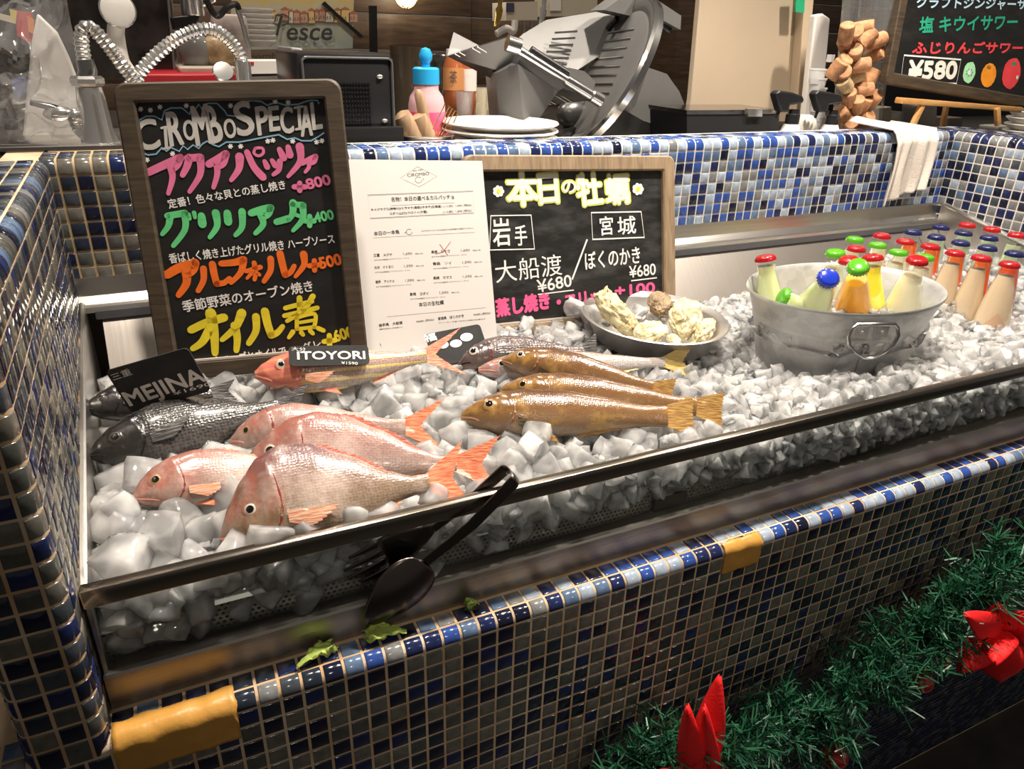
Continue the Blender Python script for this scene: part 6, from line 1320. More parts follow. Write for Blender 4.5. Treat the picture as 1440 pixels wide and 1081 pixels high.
jug = thing('steel_pitcher', 'shiny steel pitcher at the top edge above the looped hose', 'pitcher', onY(272, 22, 1.3)); c = onY(272, 22, 1.3)
mb = MB(); mb.lathe([(0, 0), (0.022, 0), (0.023, 0.003), (0.021, 0.08), (0.024, 0.10), (0.022, 0.10), (0.019, 0.08), (0.0, 0.01)], 24, c); mb.build('jug_body', CHROME, jug)
mb = MB(); mb.tube([c + Vector((0.021, 0, 0.08)), c + Vector((0.045, 0, 0.075)), c + Vector((0.045, 0, 0.03)), c + Vector((0.021, 0, 0.02))], 0.004, 8); mb.build('handle', CHROME, jug)
flat('black_shelf', 'small black shelf under the steel pitcher', 'shelf', [(240, 24), (282, 20), (276, 38), (244, 42)], 1.28, 0.12, BLACK, bev=0.003)
tg = thing('serving_pliers', 'dark handled pliers hanging in front of the plate stack', 'tool', onY(320, 30, 1.18))
mb = MB(); mb.tube(spline([onY(*q, 1.18) for q in ((290, 0), (300, 18), (308, 22), (320, 10), (332, 6), (336, 14))], 5), 0.006, 8); mb.build('handle', BLACK, tg)
mb = MB(); mb.tube(spline([onY(*q, 1.18) for q in ((334, 12), (342, 35), (346, 52), (351, 68))], 5), 0.005, 8); mb.build('jaw', STEEL, tg)
def plates(x0, x1, ytop, ybot, y, n, label, group, name='plate', rad=None, lip=0.5):
    """stack of n plates between two photo heights"""
    T, Bm = onY((x0 + x1) / 2, ytop, y), onY((x0 + x1) / 2, ybot, y); wd = (onY(x1, (ytop + ybot) / 2, y) - onY(x0, (ytop + ybot) / 2, y)).length; R_ = wd / 2; h = (T.z - Bm.z) / n
    pos = {0: 'lowest', n - 1: 'topmost'}
    words = ['lowest', 'second from the bottom', 'third from the bottom', 'fourth from the bottom', 'fifth from the bottom', 'sixth from the bottom', 'seventh from the bottom']
    for k in range(n):
        c = Vector((Bm.x, Bm.y + R_ * 0.3, Bm.z + h * k)); mb = MB(); t = min(0.004, h * 0.5)
        mb.lathe([(0, 0), (R_ * 0.62, 0), (R_ * 0.66, t * 0.4), (R_ * 0.97, h * 1.05 - t * 0.3), (R_, h * 1.05 + t * 0.3), (R_ * 0.985, h * 1.05 + t), (R_ * 0.93, h * 1.0 + t * 0.6), (R_ * 0.66, t * 1.5), (0, t * 1.4)], 48, c)
        o = mb.build(name, CERAMIC); setp(o, (label % ('topmost' if k == n - 1 else words[k])), 'plate', group)
plates(342, 391, 15, 66, 1.40, 7, 'white plate behind the looped hose, %s of its stack', 'plates stacked behind the tap')
plates(638, 789, 176, 207, 0.77, 3, 'large white dinner plate in front of the slicer, %s of three', 'dinner plates in front of the slicer')
bx = thing('foam_box', 'white foam box with a lid between the plate stack and the black machine', 'box', onY(378, 112, 1.1))
flat('box_body', None, None, [(344, 108), (412, 106), (412, 125), (344, 125)], 1.10, 0.12, WHITE, bx); flat('lid', None, None, [(340, 86), (410, 86), (411, 103), (341, 104)], 1.09, 0.13, WHITE, bx); flat('red_label', None, None, [(350, 87), (357, 87), (357, 91), (350, 91)], 1.088, 0.004, mat('red_plastic', (0.5, 0.02, 0.03)), bx)
mb = MB(); mb.lathe([(0, -0.004), (0.016, -0.004), (0.0175, 0), (0.016, 0.004), (0, 0.005)], 24, onY(314, 101, 0.90), frame((1, 0, 0), (-0.3, -1, 0.5))); mb.build('spray_button', CHROME, tap)
# ---- the black machine
mach = thing('black_appliance', 'boxy black kitchen appliance with a vented back behind the tall board', 'appliance', onY(490, 207, 0.78))
BLK2 = mat('satin_black', (0.016, 0.016, 0.017), 0.28, bump=0.05, bscale=300)
A_, B_, C_, D_ = [onY(*q, 0.775) for q in ((414, 70), (549, 70), (557, 208), (425, 208))]
mb = MB(); ctr = (A_ + C_) / 2; wX = (B_ - A_).x; hZ = A_.z - D_.z; mb.box(ctr + Vector((0, 0.11, 0.0)), (wX, 0.22, hZ), None, 0.008); mb.build('housing', BLK2, mach)
fo = Vector((ctr.x, 0.775, ctr.z)); mb = MB(); frame_ring(mb, wX * 0.97, hZ * 0.92, 0.004, 0.010, -0.003, 0.004); mb.v = [v + fo + Vector((0.004, -0.001, 0)) for v in mb.v]; mb.build('back_frame', mat('edge_grey', (0.10, 0.10, 0.10), 0.3), mach)
mb = MB()
for i in range(14):
    for j in range(12): mb.box(fo + Vector((-wX * 0.18 + i * wX * 0.032, -0.0015, hZ * 0.19 - j * hZ * 0.046)), (wX * 0.022, 0.003, hZ * 0.018))
mb.build('vent_grille', BLACK, mach)
mb = MB(); mb.box(fo + Vector((0.0, -0.001, -hZ * 0.34)), (wX * 0.92, 0.003, 0.0025)); mb.build('seam', mat('bright_edge', (0.5, 0.5, 0.5), 0.3, 1.0), mach)
mb = MB(); mb.box(onY(522, 194, 0.768), (0.115, 0.02, 0.038), None, 0.003); mb.build('foot_block', BLK2, mach)
for px, py in ((534, 108), (541, 170)):
    mb = MB(); mb.ball(onY(px, py, 0.774), (0.006, 0.004, 0.004), 12, 8); mb.build('screw', CHROME, mach)
flat('grey_cover', 'grey plastic cover plate left of the black appliance', 'cover', [(409, 66), (426, 68), (428, 112), (411, 112)], 0.90, 0.15, mat('grey_plastic', (0.22, 0.21, 0.21), 0.4), bev=0.003)
# ---- pink bottle, tin of tools, jugs and bottles
def vessel(name, label, cat, px, pyb, y, prof, m, group=None, n=28, parent=None):
    c = onY(px, pyb, y); mb = MB(); mb.lathe(prof, n, c); o = mb.build(name, m, parent)
    if not parent: setp(o, label, cat, group)
    return c
pkb = thing('squeeze_bottle', 'squeeze bottle of pink liquid with a bright blue cap behind the tiles', 'bottle', onY(601, 196, 0.86)); c = onY(601, 196, 0.86)
s = (onY(626, 150, 0.86) - onY(577, 150, 0.86)).length / 2; hh = onY(601, 118, 0.86).z - c.z
mb = MB(); mb.lathe([(0, 0), (s * 0.95, 0), (s, 0.004), (s, hh * 0.62), (s * 0.90, hh * 0.78), (s * 0.66, hh * 0.90), (s * 0.66, hh)], 32, c); mb.build('bottle_body', mat('pink_tint', (0.80, 0.52, 0.56), 0.25, trans=0.35, ior=1.2), pkb)
mb = MB(); mb.lathe([(0, 0.003), (s * 0.99, 0.003), (s * 1.012, 0.006), (s * 1.012, hh * 0.52), (0, hh * 0.525)], 32, c); mb.build('liquid', mat('pink_liquid', (0.85, 0.12, 0.27), 0.2, sss=0.3), pkb)
mb = MB(); cb = c + ZV * hh; n = 36; vs = []
for z, r in ((0, 0.70), (0.026, 0.70), (0.029, 0.60)): vs += [cb + Vector((s * (r + (0.02 if k % 2 else 0)) * cos(2 * pi * k / n), s * (r + (0.02 if k % 2 else 0)) * sin(2 * pi * k / n), z)) for k in range(n)]
mb.add(vs, [[i * n + k, i * n + (k + 1) % n, (i + 1) * n + (k + 1) % n, (i + 1) * n + k] for i in range(2) for k in range(n)] + [[2 * n + k for k in range(n)]]); mb.lathe([(s * 0.22, 0.029), (s * 0.22, 0.036), (s * 0.33, 0.042), (s * 0.36, 0.050), (s * 0.24, 0.060), (0, 0.063)], 20, cb); mb.build('cap', mat('bright_blue_plastic', (0.02, 0.33, 0.66), 0.35), pkb)
tin = thing('steel_tin', 'low round steel tin holding kitchen tools behind the tiled wall', 'tin', onY(598, 207, 0.775)); c = onY(598, 209, 0.80)
mb = MB(); mb.lathe([(0, 0), (0.054, 0), (0.054, 0.022), (0.057, 0.026), (0.054, 0.027), (0.051, 0.024), (0.051, 0.003), (0, 0.002)], 36, c); mb.build('tin_body', STEEL, tin)
WOODH = wood('worn_wood', (0.26, 0.16, 0.09), (0.46, 0.31, 0.19), (30, 30, 6), 0.55)
for lb, a, b_, r in (('stubby round wooden handle in the steel tin, next to the black appliance', (588, 200), (562, 158), 0.018), ('stubby round wooden handle in the middle of the steel tin', (604, 200), (586, 160), 0.018), ('long brown handle standing tallest in the steel tin', (603, 195), (588, 126), 0.010)):
    A = onY(*a, 0.80); Bq = onY(*b_, 0.80); mb = MB(); d = Bq - A; mb.tube([A, A + d * 0.2, A + d * 0.6, A + d * 0.92, Bq], [r * 0.8, r * 0.95, r, r * 0.9, r * 0.35], 16); o = mb.build('tool_handle', WOODH); setp(o, lb, 'tool handle', 'tools in the steel tin')
tn = thing('wire_turner', 'golden wire turner standing at the right of the steel tin', 'kitchen tool', onY(608, 196, 0.79)); mb = MB()
tp_ = [onY(*q, 0.79) for q in ((606, 192), (609, 180), (626, 146), (644, 158), (634, 182), (622, 196))]; mb.tube(tp_, 0.0013, 6, closed=True)
for f in (0.3, 0.55, 0.8): mb.tube([onY(606 + 16 * f, 193, 0.79), onY(626 + 17 * f, 147 + 11 * f, 0.79)], 0.0011, 6)
mb.build('wire_head', mat('gold_wire', (0.70, 0.48, 0.20), 0.25, 1.0), tn)
mb = MB(); mb.tube([onY(606, 192, 0.79), onY(600, 206, 0.80)], 0.003, 8); mb.build('shank', mat('gold_wire', (0.7, 0.48, 0.2)), tn)
STEELJ = mat('kettle_steel', (0.30, 0.28, 0.26), 0.16, 1.0)
gj = thing('glass_pitcher', 'tall glass pitcher with a steel rim behind the black appliance', 'pitcher', onY(570, 150, 1.25)); c = onY(578, 170, 1.25)
mb = MB(); mb.lathe([(0, 0), (0.045, 0), (0.048, 0.01), (0.040, 0.10), (0.046, 0.165), (0.042, 0.165), (0.036, 0.10), (0.044, 0.012), (0, 0.006)], 32, c); mb.build('pitcher_body', mat('brown_glass', (0.13, 0.10, 0.07), 0.06, trans=0.5), gj)
mb = MB(); mb.tube(spline([c + Vector(q) for q in ((0.045, 0, 0.14), (0.085, 0, 0.13), (0.095, 0, 0.07), (0.048, 0, 0.03))], 6), 0.005, 8); mb.build('handle', BGLASS, gj)
vessel('steel_canister', 'dark steel canister second behind the blue capped bottle', 'canister', 620, 170, 1.35, [(0, 0), (0.045, 0), (0.045, 0.155), (0.042, 0.16), (0, 0.16)], STEELJ)
vessel('steel_canister', 'dark steel canister just right of the tall glass pitcher', 'canister', 586, 165, 1.45, [(0, 0), (0.050, 0), (0.050, 0.16), (0.047, 0.165), (0, 0.165)], STEELJ)
vessel('glass_tumbler', 'straight clear glass standing behind the blue cap', 'glass', 606, 150, 1.12, [(0, 0), (0.032, 0), (0.034, 0.095), (0.032, 0.095), (0.030, 0.006), (0, 0.005)], BGLASS)
for k, (px, lb) in enumerate(((638, 'amber tea bottle with a printed label right of the squeeze bottle'), (656, 'amber tea bottle with a white label nearer to the slicer'))):
    y = 1.05 + 0.02 * k; c = onY(px, 172, y); pet = thing('tea_bottle', lb, 'bottle', c, None, 'tea bottles left of the slicer'); s = 0.021
    mb = MB(); mb.lathe([(0, 0), (s, 0), (s * 1.05, 0.006), (s * 1.0, 0.03), (s * 1.06, 0.034), (s * 1.0, 0.06), (s * 1.05, 0.065), (s * 1.05, 0.115), (s * 0.7, 0.135)], 24, c); mb.build('bottle_body', mat('amber_tea', (0.34, 0.10, 0.035), 0.12, sss=0.2, coat=0.5), pet)
    mb = MB(); mb.lathe([(s * 1.08, 0.067), (s * 1.08, 0.112)], 24, c); mb.build('label', mat('label_amber', (0.50, 0.22, 0.08), 0.5) if k == 0 else mat('label_white', (0.70, 0.62, 0.58), 0.5), pet)
    mb = MB(); mb.lathe([(s * 0.72, 0.132), (s * 0.72, 0.148), (0, 0.149)], 20, c); mb.build('cap', WHITE, pet)
    if k == 0:
        fb = Face(c + Vector((0, -s * 1.12, 0)), (1, 0, 0), (0, 0, 1), (0, -1, 0)); mb = MB(); fb.text(mb, '茶', (632, 117), (643, 117), 18, 0.01); mb.build('lettering', INK['print'], pet, smooth=False)
mj = vessel('measuring_jug', 'small clear measuring cup with tick marks in front of the tea bottles', 'measuring cup', 653, 176, 0.95, [(0, 0), (0.014, 0), (0.018, 0.065), (0.0168, 0.065), (0.013, 0.003), (0, 0.002)], thin_glass('scratched_clear', (0.9, 0.9, 0.9), 0.05, dust=0.10))
for k, (px, lb) in enumerate(((672, 'drinking glass nearest to the tea bottles'), (690, 'drinking glass middle of three under the slicer tray'), (706, 'drinking glass nearest to the slicer stand'))):
    vessel('drinking_glass', lb, 'glass', px, 172 - k, 1.10 + 0.03 * k, [(0, 0), (0.020, 0), (0.022, 0.004), (0.018, 0.03), (0.022, 0.075), (0.020, 0.075), (0.016, 0.03), (0.018, 0.008), (0, 0.007)], mat('heavy_glass', (0.95, 0.90, 0.75), 0.03, trans=0.75, ior=1.4), 'glasses under the slicer tray')
# ---- the meat slicer
sl = thing('meat_slicer', 'large silver meat slicer with a round blade guard and tilted carriage behind the oyster board', 'slicer', onY(830, 200, 0.9))
ALU = mat('cast_aluminium', (0.17, 0.17, 0.167), 0.55, 0.5, bump=0.06, bscale=60, var=0.12, vscale=9); ALU_L = mat('polished_aluminium', (0.66, 0.66, 0.65), 0.20, 1.0); ALU_D = mat('dark_aluminium', (0.13, 0.13, 0.13), 0.32, 0.9)
def quad(name, pts, th, m):
    P3 = [onY(*q) for q in pts]; nv = (P3[1] - P3[0]).cross(P3[2] - P3[0]).normalized(); mb = MB(); mb.slab(P3, nv * th); return mb.build(name, m, sl)
quad('carriage_plate', [(629, 79, 0.98), (713, 53, 0.90), (845, 140, 0.84), (765, 148, 0.96)], 0.006, ALU_D)
mb = MB()
for f in (0.12, 0.2, 0.42, 0.5): mb.tube([onY(629 + 84 * f * 1.0, 79 - 26 * f - 0.5, 0.978 - 0.08 * f), onY(765 + 80 * f, 148 - 8 * f, 0.955 - 0.12 * f)], 0.0012, 5)
mb.build('plate_groove', ALU_L, sl)
quad('clear_guard', [(629, 78, 0.975), (638, 45, 0.985), (676, 65, 0.95)], 0.004, thin_glass('guard_plastic', (0.85, 0.83, 0.84), 0.1, dust=0.35))
mb = MB(); mb.tube([onY(722, 66, 0.862), onY(798, 113, 0.832)], 0.0075, 14); mb.build('slide_rod', ALU_L, sl)
mb = MB(); mb.tube([onY(796, 112, 0.832), onY(838, 138, 0.822)], 0.011, 16); mb.tube([onY(832, 134, 0.821), onY(845, 142, 0.819)], 0.0135, 16); mb.build('rod_sleeve', ALU_L, sl)
mb = MB(); mb.tube([onY(713, 60, 0.862), onY(731, 66, 0.858)], 0.0155, 18); mb.build('rod_knob', ALU_L, sl)
mb = MB(); mb.tube([onY(746, 70, 0.86), onY(799, 104, 0.845)], 0.008, 10); mb.build('black_handle', BLACK, sl)
quad('carriage_front', [(728, 88, 0.868), (735, 74, 0.868), (800, 118, 0.842), (786, 128, 0.848)], 0.006, ALU)
Pq = [onY(*q) for q in ((697, 103, 0.92), (728, 90, 0.86), (786, 126, 0.86), (752, 176, 0.87), (737, 176, 0.86), (703, 176, 0.92))]
mb = MB(); bk = Vector((0.02, 0.10, 0.0)); mb.add(Pq + [q + bk for q in Pq], [[0, 5, 4, 1], [1, 4, 3, 2], [0, 1, 7, 6], [1, 2, 8, 7], [2, 3, 9, 8], [3, 4, 10, 9], [4, 5, 11, 10], [5, 0, 6, 11], [6, 7, 10, 11], [7, 8, 9, 10]]); mb.build('carriage_stand', ALU, sl, ang=20)
# blade guard disc: its face turned to the left
dc = onY(851, 103, 0.95); vdir = (dc - CAM).normalized(); ix = RT * -0.83 + UP * 0.55; nd = (ix.normalized() * sin(radians(64)) - vdir * cos(radians(64))).normalized(); Rd = frame(nd.orthogonal(), nd); rD = 108 / FPX * (dc - CAM).dot(FW)
mb = MB(); mb.lathe([(0, 0.0), (rD * 0.80, 0.0), (rD * 0.84, -0.002), (rD * 0.90, 0.004), (rD * 0.985, 0.006), (rD, 0.002), (rD, -0.012), (rD * 0.97, -0.016), (0, -0.016)], 80, dc, Rd); mb.build('blade_guard', ALU, sl, ang=25)
mb = MB(); mb.lathe([(rD * 0.985, 0.0065), (rD * 1.0, 0.0085), (rD * 1.03, 0.002), (rD * 1.03, -0.012), (rD, -0.013)], 80, dc, Rd); mb.build('guard_rim', ALU_L, sl)
e1 = Rd @ Vector((1, 0, 0)); e2 = Rd @ Vector((0, 1, 0))
rt_ = vdir.cross(UP).normalized(); up_v = rt_.cross(vdir).normalized(); hz = rt_ - vdir * (nd.dot(rt_) / nd.dot(vdir)); vz = up_v - vdir * (nd.dot(up_v) / nd.dot(vdir))
mb = MB()
for k in range(8):
    f = 0.50 - k * 0.105; mb.tube([dc + nd * 0.001 + (vz * f + hz * (f * 0.42 + u)) * rD for u in (-0.24, 0.16)], 0.0022, 6)
mb.build('guard_ridge', ALU_L, sl)
mb = MB(); ar = [radians(a) for a in range(70, 200, 6)]; h1 = (hz - vz * hz.dot(vz) / vz.dot(vz)).normalized(); v1 = nd.cross(h1).normalized(); v1 = v1 if v1.z > 0 else -v1; aa = [dc + nd * 0.0055 + (h1 * cos(a) + v1 * sin(a)) * rD * 0.87 for a in ar]; mb.tube(aa, 0.007, 8); mb.build('blade_edge', mat('blade_edge_dark', (0.06, 0.055, 0.05), 0.3, 0.8), sl)  # dark arc along the guard's inner edge
quad('gauge_plate', [(716, 66, 1.06), (735, 48, 1.08), (768, 28, 1.10), (880, 10, 1.06), (872, 60, 1.04), (800, 106, 1.02)], 0.012, ALU)
mb = MB()
for k in range(6): mb.tube([onY(760 + 10 * k * 0.0 + 4 * (5 - k), 46 + k * 9, 1.045), onY(812 - 3 * k, 44 + k * 9.4, 1.025)], 0.0022, 6)
mb.build('gauge_ridge', ALU_L, sl)
def bodypts(s_): return [(x, y) for x, y in s_]
flat('machine_body', None, None, [(912, 95), (938, 104), (955, 128), (966, 155), (973, 205), (800, 212), (855, 185), (893, 150)], 1.00, 0.14, ALU, sl)
flat('machine_base', None, None, [(790, 190), (870, 150), (905, 170), (975, 190), (976, 212), (780, 214)], 0.96, 0.20, ALU_D, sl)
flat('grip_guard', None, None, [(786, 108), (800, 95), (822, 100), (838, 115), (834, 128), (812, 122)], 0.90, 0.01, ALU, sl)
flat('motor_arm', None, None, [(850, 14), (880, -8), (912, -8), (958, 22), (957, 42), (920, 22), (905, 12), (886, 22)], 0.97, 0.06, ALU, sl)
mb = MB(); mb.tube([onY(922, 28, 1.0), onY(940, 42, 1.0)], 0.012, 10); mb.build('black_lock', BLACK, sl)
mb = MB(); mb.ball(onY(810, 160, 1.0), (0.05, 0.03, 0.035), 20, 12); mb.build('lower_knob', ALU_D, sl)
# ---- drink taps above the slicer
tw_ = thing('drink_dispenser', 'cream drink dispenser with gold and silver tap handles behind the slicer', 'dispenser', onY(770, 40, 1.6)); CREAM = mat('cream_box', (0.56, 0.50, 0.40), 0.35)
flat('tap_box', None, None, [(712, 3), (756, 2), (756, 28), (712, 29)], 1.60, 0.1, CREAM, tw_); flat('tap_box', None, None, [(773, -20), (840, -20), (840, 23), (773, 23)], 1.62, 0.1, CREAM, tw_); flat('picture_badge', None, None, [(712, 4), (723, 4), (723, 17), (712, 17)], 1.598, 0.003, mat('badge_dark', (0.05, 0.06, 0.10), 0.4), tw_); flat('paper_badge', None, None, [(774, -10), (789, -10), (789, 15), (774, 15)], 1.618, 0.003, WHITE, tw_)
for px, m_ in ((702, mat('polished_gold', (0.75, 0.50, 0.12), 0.18, 1.0)), (764, CHROME)):
    mb = MB(); mb.tube([onY(px + 2, -6, 1.57), onY(px + 1, 8, 1.57), onY(px, 14, 1.57), onY(px - 1, 24, 1.57), onY(px - 5, 38, 1.56)], [0.008, 0.006, 0.011, 0.009, 0.005], 12); mb.build('tap_handle', m_, tw_)
mb = MB(); mb.tube(spline([onY(*q, 1.58) for q in ((724, 28), (722, 44), (712, 40), (698, 48))], 5), 0.010, 10); mb.build('white_spout', WHITE, tw_)
for px in (737, 747, 808): mb = MB(); mb.tube([onY(px, 26, 1.61), onY(px, 60, 1.61)], 0.004, 8); mb.build('pipe', STEEL, tw_)
flat('black_post', 'thin black post standing behind the glass pitcher', 'post', [(521, 8), (530, 8), (533, 190), (524, 190)], 1.70, 0.02, BLACK)
flat('brush', 'black handled brush leaning across the painted sign', 'brush', [(453, 5), (457, 2), (474, 18), (508, 48), (511, 52), (507, 53), (471, 21)], 1.612, 0.009, BLACK)
# ---- beige boards, black case, spray bottles
flat('large_board', 'very large beige board leaning upright behind the black case', 'board', [(990, -60), (1140, -60), (1131, 0), (1122, 172), (966, 172), (972, 140)], 1.05, 0.02, mat('beige_board', (0.47, 0.38, 0.28), 0.55, var=0.08, vscale=3), bev=0.003)
flat('board_end', 'narrow pale board standing edge on at the right of the large beige board', 'board', [(1136, -60), (1150, -60), (1128, 180), (1118, 180)], 1.02, 0.03, mat('pale_board', (0.62, 0.50, 0.36), 0.5), bev=0.002)
flat('green_tape', 'bit of green tape at the upper edge of the large beige board', 'tape', [(1120, -20), (1133, -20), (1131, 18), (1119, 17)], 1.012, 0.004, mat('green_tape', (0.03, 0.42, 0.20), 0.5))
flat('cutting_board', 'white cutting board standing on edge left of the cork filled tube', 'board', [(1147, 21), (1158, 19), (1168, 26), (1157, 150), (1146, 196), (1128, 196)], 0.95, 0.02, WHITE, bev=0.004)
case = thing('black_case', 'long black case with a chrome latch lying in front of the beige board', 'case', onY(1030, 195, 0.82))
flat('case_body', None, None, [(966, 160), (1096, 158), (1094, 200), (966, 204)], 0.82, 0.14, mat('case_black', (0.018, 0.018, 0.020), 0.45), case); flat('lid_edge', None, None, [(966, 155), (1098, 154), (1097, 160), (966, 161)], 0.818, 0.145, STEELJ, case); flat('latch', None, None, [(1052, 153), (1072, 153), (1072, 164), (1052, 164)], 0.812, 0.01, CHROME, case)
for px, lb in ((1108, 'white spray bottle with a black trigger head, left one of the pair'), (1163, 'white spray bottle with a black trigger head beside the cork filled tube')):
    y = 0.745; c = onY(px, 202, y); sp = thing('spray_bottle', lb, 'spray bottle', c, None, 'spray bottles behind the tiled wall'); dx = px - 1108
    mb = MB(); mb.lathe([(0, 0), (0.027, 0), (0.028, 0.004), (0.026, 0.018), (0.017, 0.040), (0.015, 0.043)], 28, c); mb.build('bottle_body', WHITE, sp)
    top = c + ZV * 0.043; mb = MB(); mb.lathe([(0.0155, 0), (0.0155, 0.020), (0.012, 0.022), (0.011, 0.030)], 24, top); mb.build('screw_cap', BLACK, sp)
    hp_ = [(-16, -69), (-11, -75), (8, -72), (22, -67), (24, -60), (20, -56), (4, -54), (2, -44), (-9, -44), (-13, -58)]
    P3 = [onY(px + a, 202 + b_, y - 0.012) for a, b_ in hp_]; mb = MB(); mb.slab(P3[::-1], (0, 0.024, 0)); o = mb.build('trigger_head', BLACK, sp); md = o.modifiers.new('bevel', 'BEVEL'); md.width = 0.005; md.segments = 3
    mb = MB(); mb.tube([onY(px - 9, 142, y), onY(px - 12, 152, y), onY(px - 17, 166, y)], [0.004, 0.0042, 0.003], 8); mb.build('trigger', BLACK, sp)
for k in range(4):
    c = onY(1118 + 5 * k, 176, 0.80 + 0.004 * k); mb = MB(); mb.lathe([(0, 0), (0.020, 0), (0.024, 0.003), (0.0245, 0.0045), (0.019, 0.0025), (0, 0.002)], 28, c, frame((0, 0.2, 1), (1, 0.4, 0.12))); o = mb.build('saucer', CERAMIC); setp(o, 'small white saucer standing on edge between the two spray bottles, %s' % ['first from the left', 'second from the left', 'third from the left', 'last at the right'][k], 'saucer', 'saucers on edge by the spray bottles')
cupsm = thin_glass('frosted_plastic', (0.93, 0.93, 0.93), 0.1, dust=0.45)
for k in range(7):
    c = onY(1148 - 0.2 * k, 196 - 13 * k, 0.86); mb = MB(); mb.lathe([(0, 0), (0.016, 0), (0.0195, 0.030), (0.021, 0.031), (0.021, 0.034), (0.0185, 0.032), (0.0152, 0.002), (0, 0.002)], 24, c); o = mb.build('plastic_cup', cupsm); setp(o, 'clear plastic cup nested in a tall stack left of the cork filled tube', 'cup', 'nested plastic cups left of the cork tube')
# ---- tube of wine corks
tb0 = onY(1203, 192, 0.80); tdir = (onY(1222, 0, 0.80) - tb0); tdir = (tdir + Vector((0, 0, 0))).normalized(); rT = 36.0 / FPX * (onY(1208, 100, 0.80) - CAM).dot(FW) / 1.08; Rt_ = frame(tdir.orthogonal(), tdir)
tube_ = thing('clear_tube', 'tall clear acrylic tube half filled with wine corks', 'container', tb0)
mb = MB(); mb.lathe([(rT * 0.96, 0.0), (rT, 0.0), (rT, 0.33), (rT * 0.96, 0.33), (rT * 0.96, 0.0)], 48, tb0, Rt_); mb.build('tube_wall', thin_glass('acrylic', (0.95, 0.97, 0.98), 0.03, dust=0.05), tube_)
mb = MB(); mb.lathe([(0, -0.006), (rT * 1.08, -0.006), (rT * 1.08, 0.0), (0, 0.0)], 48, tb0, Rt_); mb.build('tube_base', cupsm, tube_)
for sx_ in (-1, 1): mb = MB(); mb.box(onY(1209 + 41 * sx_, 82, 0.80), (0.010, 0.014, 0.016)); mb.build('clip', cupsm, tube_)
random.seed(44)
CORK = mat('cork', (0.42, 0.21, 0.10), 0.7, bump=0.4, bscale=180, var=0.35, vscale=60); CORK_L = mat('pale_cork', (0.50, 0.36, 0.19), 0.7, bump=0.3, bscale=180, var=0.25, vscale=60)
CK = [(1200, 47, 30, 20), (1215, 40, 80, 10), (1219, 54, 10, 50), (1190, 47, 60, 60), (1233, 57, 0, 15), (1190, 66, 40, 40), (1201, 76, 35, 30), (1230, 77, 20, 25), (1210, 92, 5, 10), (1183, 90, 70, 40), (1186, 104, 60, 20), (1201, 108, 0, 20), (1224, 110, 80, 70), (1187, 118, 50, 25), (1214, 126, 0, 10), (1176, 98, 20, 60), (1204, 148, 60, 50), (1213, 148, 20, 60), (1193, 138, 40, 50), (1195, 175, 30, 20), (1215, 168, 70, 30), (1185, 160, 40, 20), (1228, 140, 60, 40)]
cw = ['at the very top of the heap', 'upright in the top row', 'facing front near the top right', 'behind the left side of the top', 'with a dark stamped end at upper right', 'lying left below the top row', 'slanting in the middle below the top row', 'with a cracked end at the right wall', 'with a round stamped end in the middle', 'upright against the left wall', 'left of the stamped one', 'pale and small in the centre', 'lying large at the right wall', 'grey and pale left of centre', 'with a stamped end below the centre', 'pressed against the left wall high up', 'half hidden behind the spray head', 'right of the spray head', 'just above the spray head', 'lowest, round and brown at the tile edge', 'low at the right wall', 'deep behind the spray bottle', 'at the right wall below the large one']
for (px, py, az, el), wd in zip(CK, cw):
    y = 0.80 - rT * 0.45 + random.uniform(-0.008, 0.012); c = onY(px, py, y); c = c.lerp(CAM, 0.02); a = radians(az * 4 + random.uniform(-20, 20)); el_ = radians(el); d = Vector((cos(a) * cos(el_), -abs(sin(a)) * cos(el_), sin(el_))).normalized()
    mb = MB(); mb.lathe([(0, -0.0205), (0.0140, -0.0205), (0.0160, -0.0188), (0.0164, 0.0), (0.0160, 0.0188), (0.0140, 0.0205), (0, 0.0205)], 20, c, frame(d.orthogonal(), d)); o = mb.build('wine_cork', CORK_L if 'pale' in wd else CORK, ang=35); setp(o, 'wine cork in the clear tube, ' + wd, 'cork', 'corks in the clear tube')
for k in range(26):
    f = 0.02 + 0.135 * random.random(); a = random.uniform(0.0, 1.0) * pi; r_ = rT * random.uniform(0.1, 0.55); c = tb0 + tdir * f + Vector((r_ * cos(a), r_ * 0.75 * sin(a), 0)); d = Vector((random.gauss(0, 1), random.gauss(0, 1), random.gauss(0, 0.8))).normalized()
    mb = MB(); mb.lathe([(0, -0.0205), (0.0140, -0.0205), (0.0160, -0.0188), (0.0164, 0.0), (0.0160, 0.0188), (0.0140, 0.0205), (0, 0.0205)], 16, c, frame(d.orthogonal(), d)); o = mb.build('wine_cork', CORK, ang=35); setp(o, 'wine cork packed behind the front ones in the clear tube', 'cork', 'corks at the back of the clear tube')
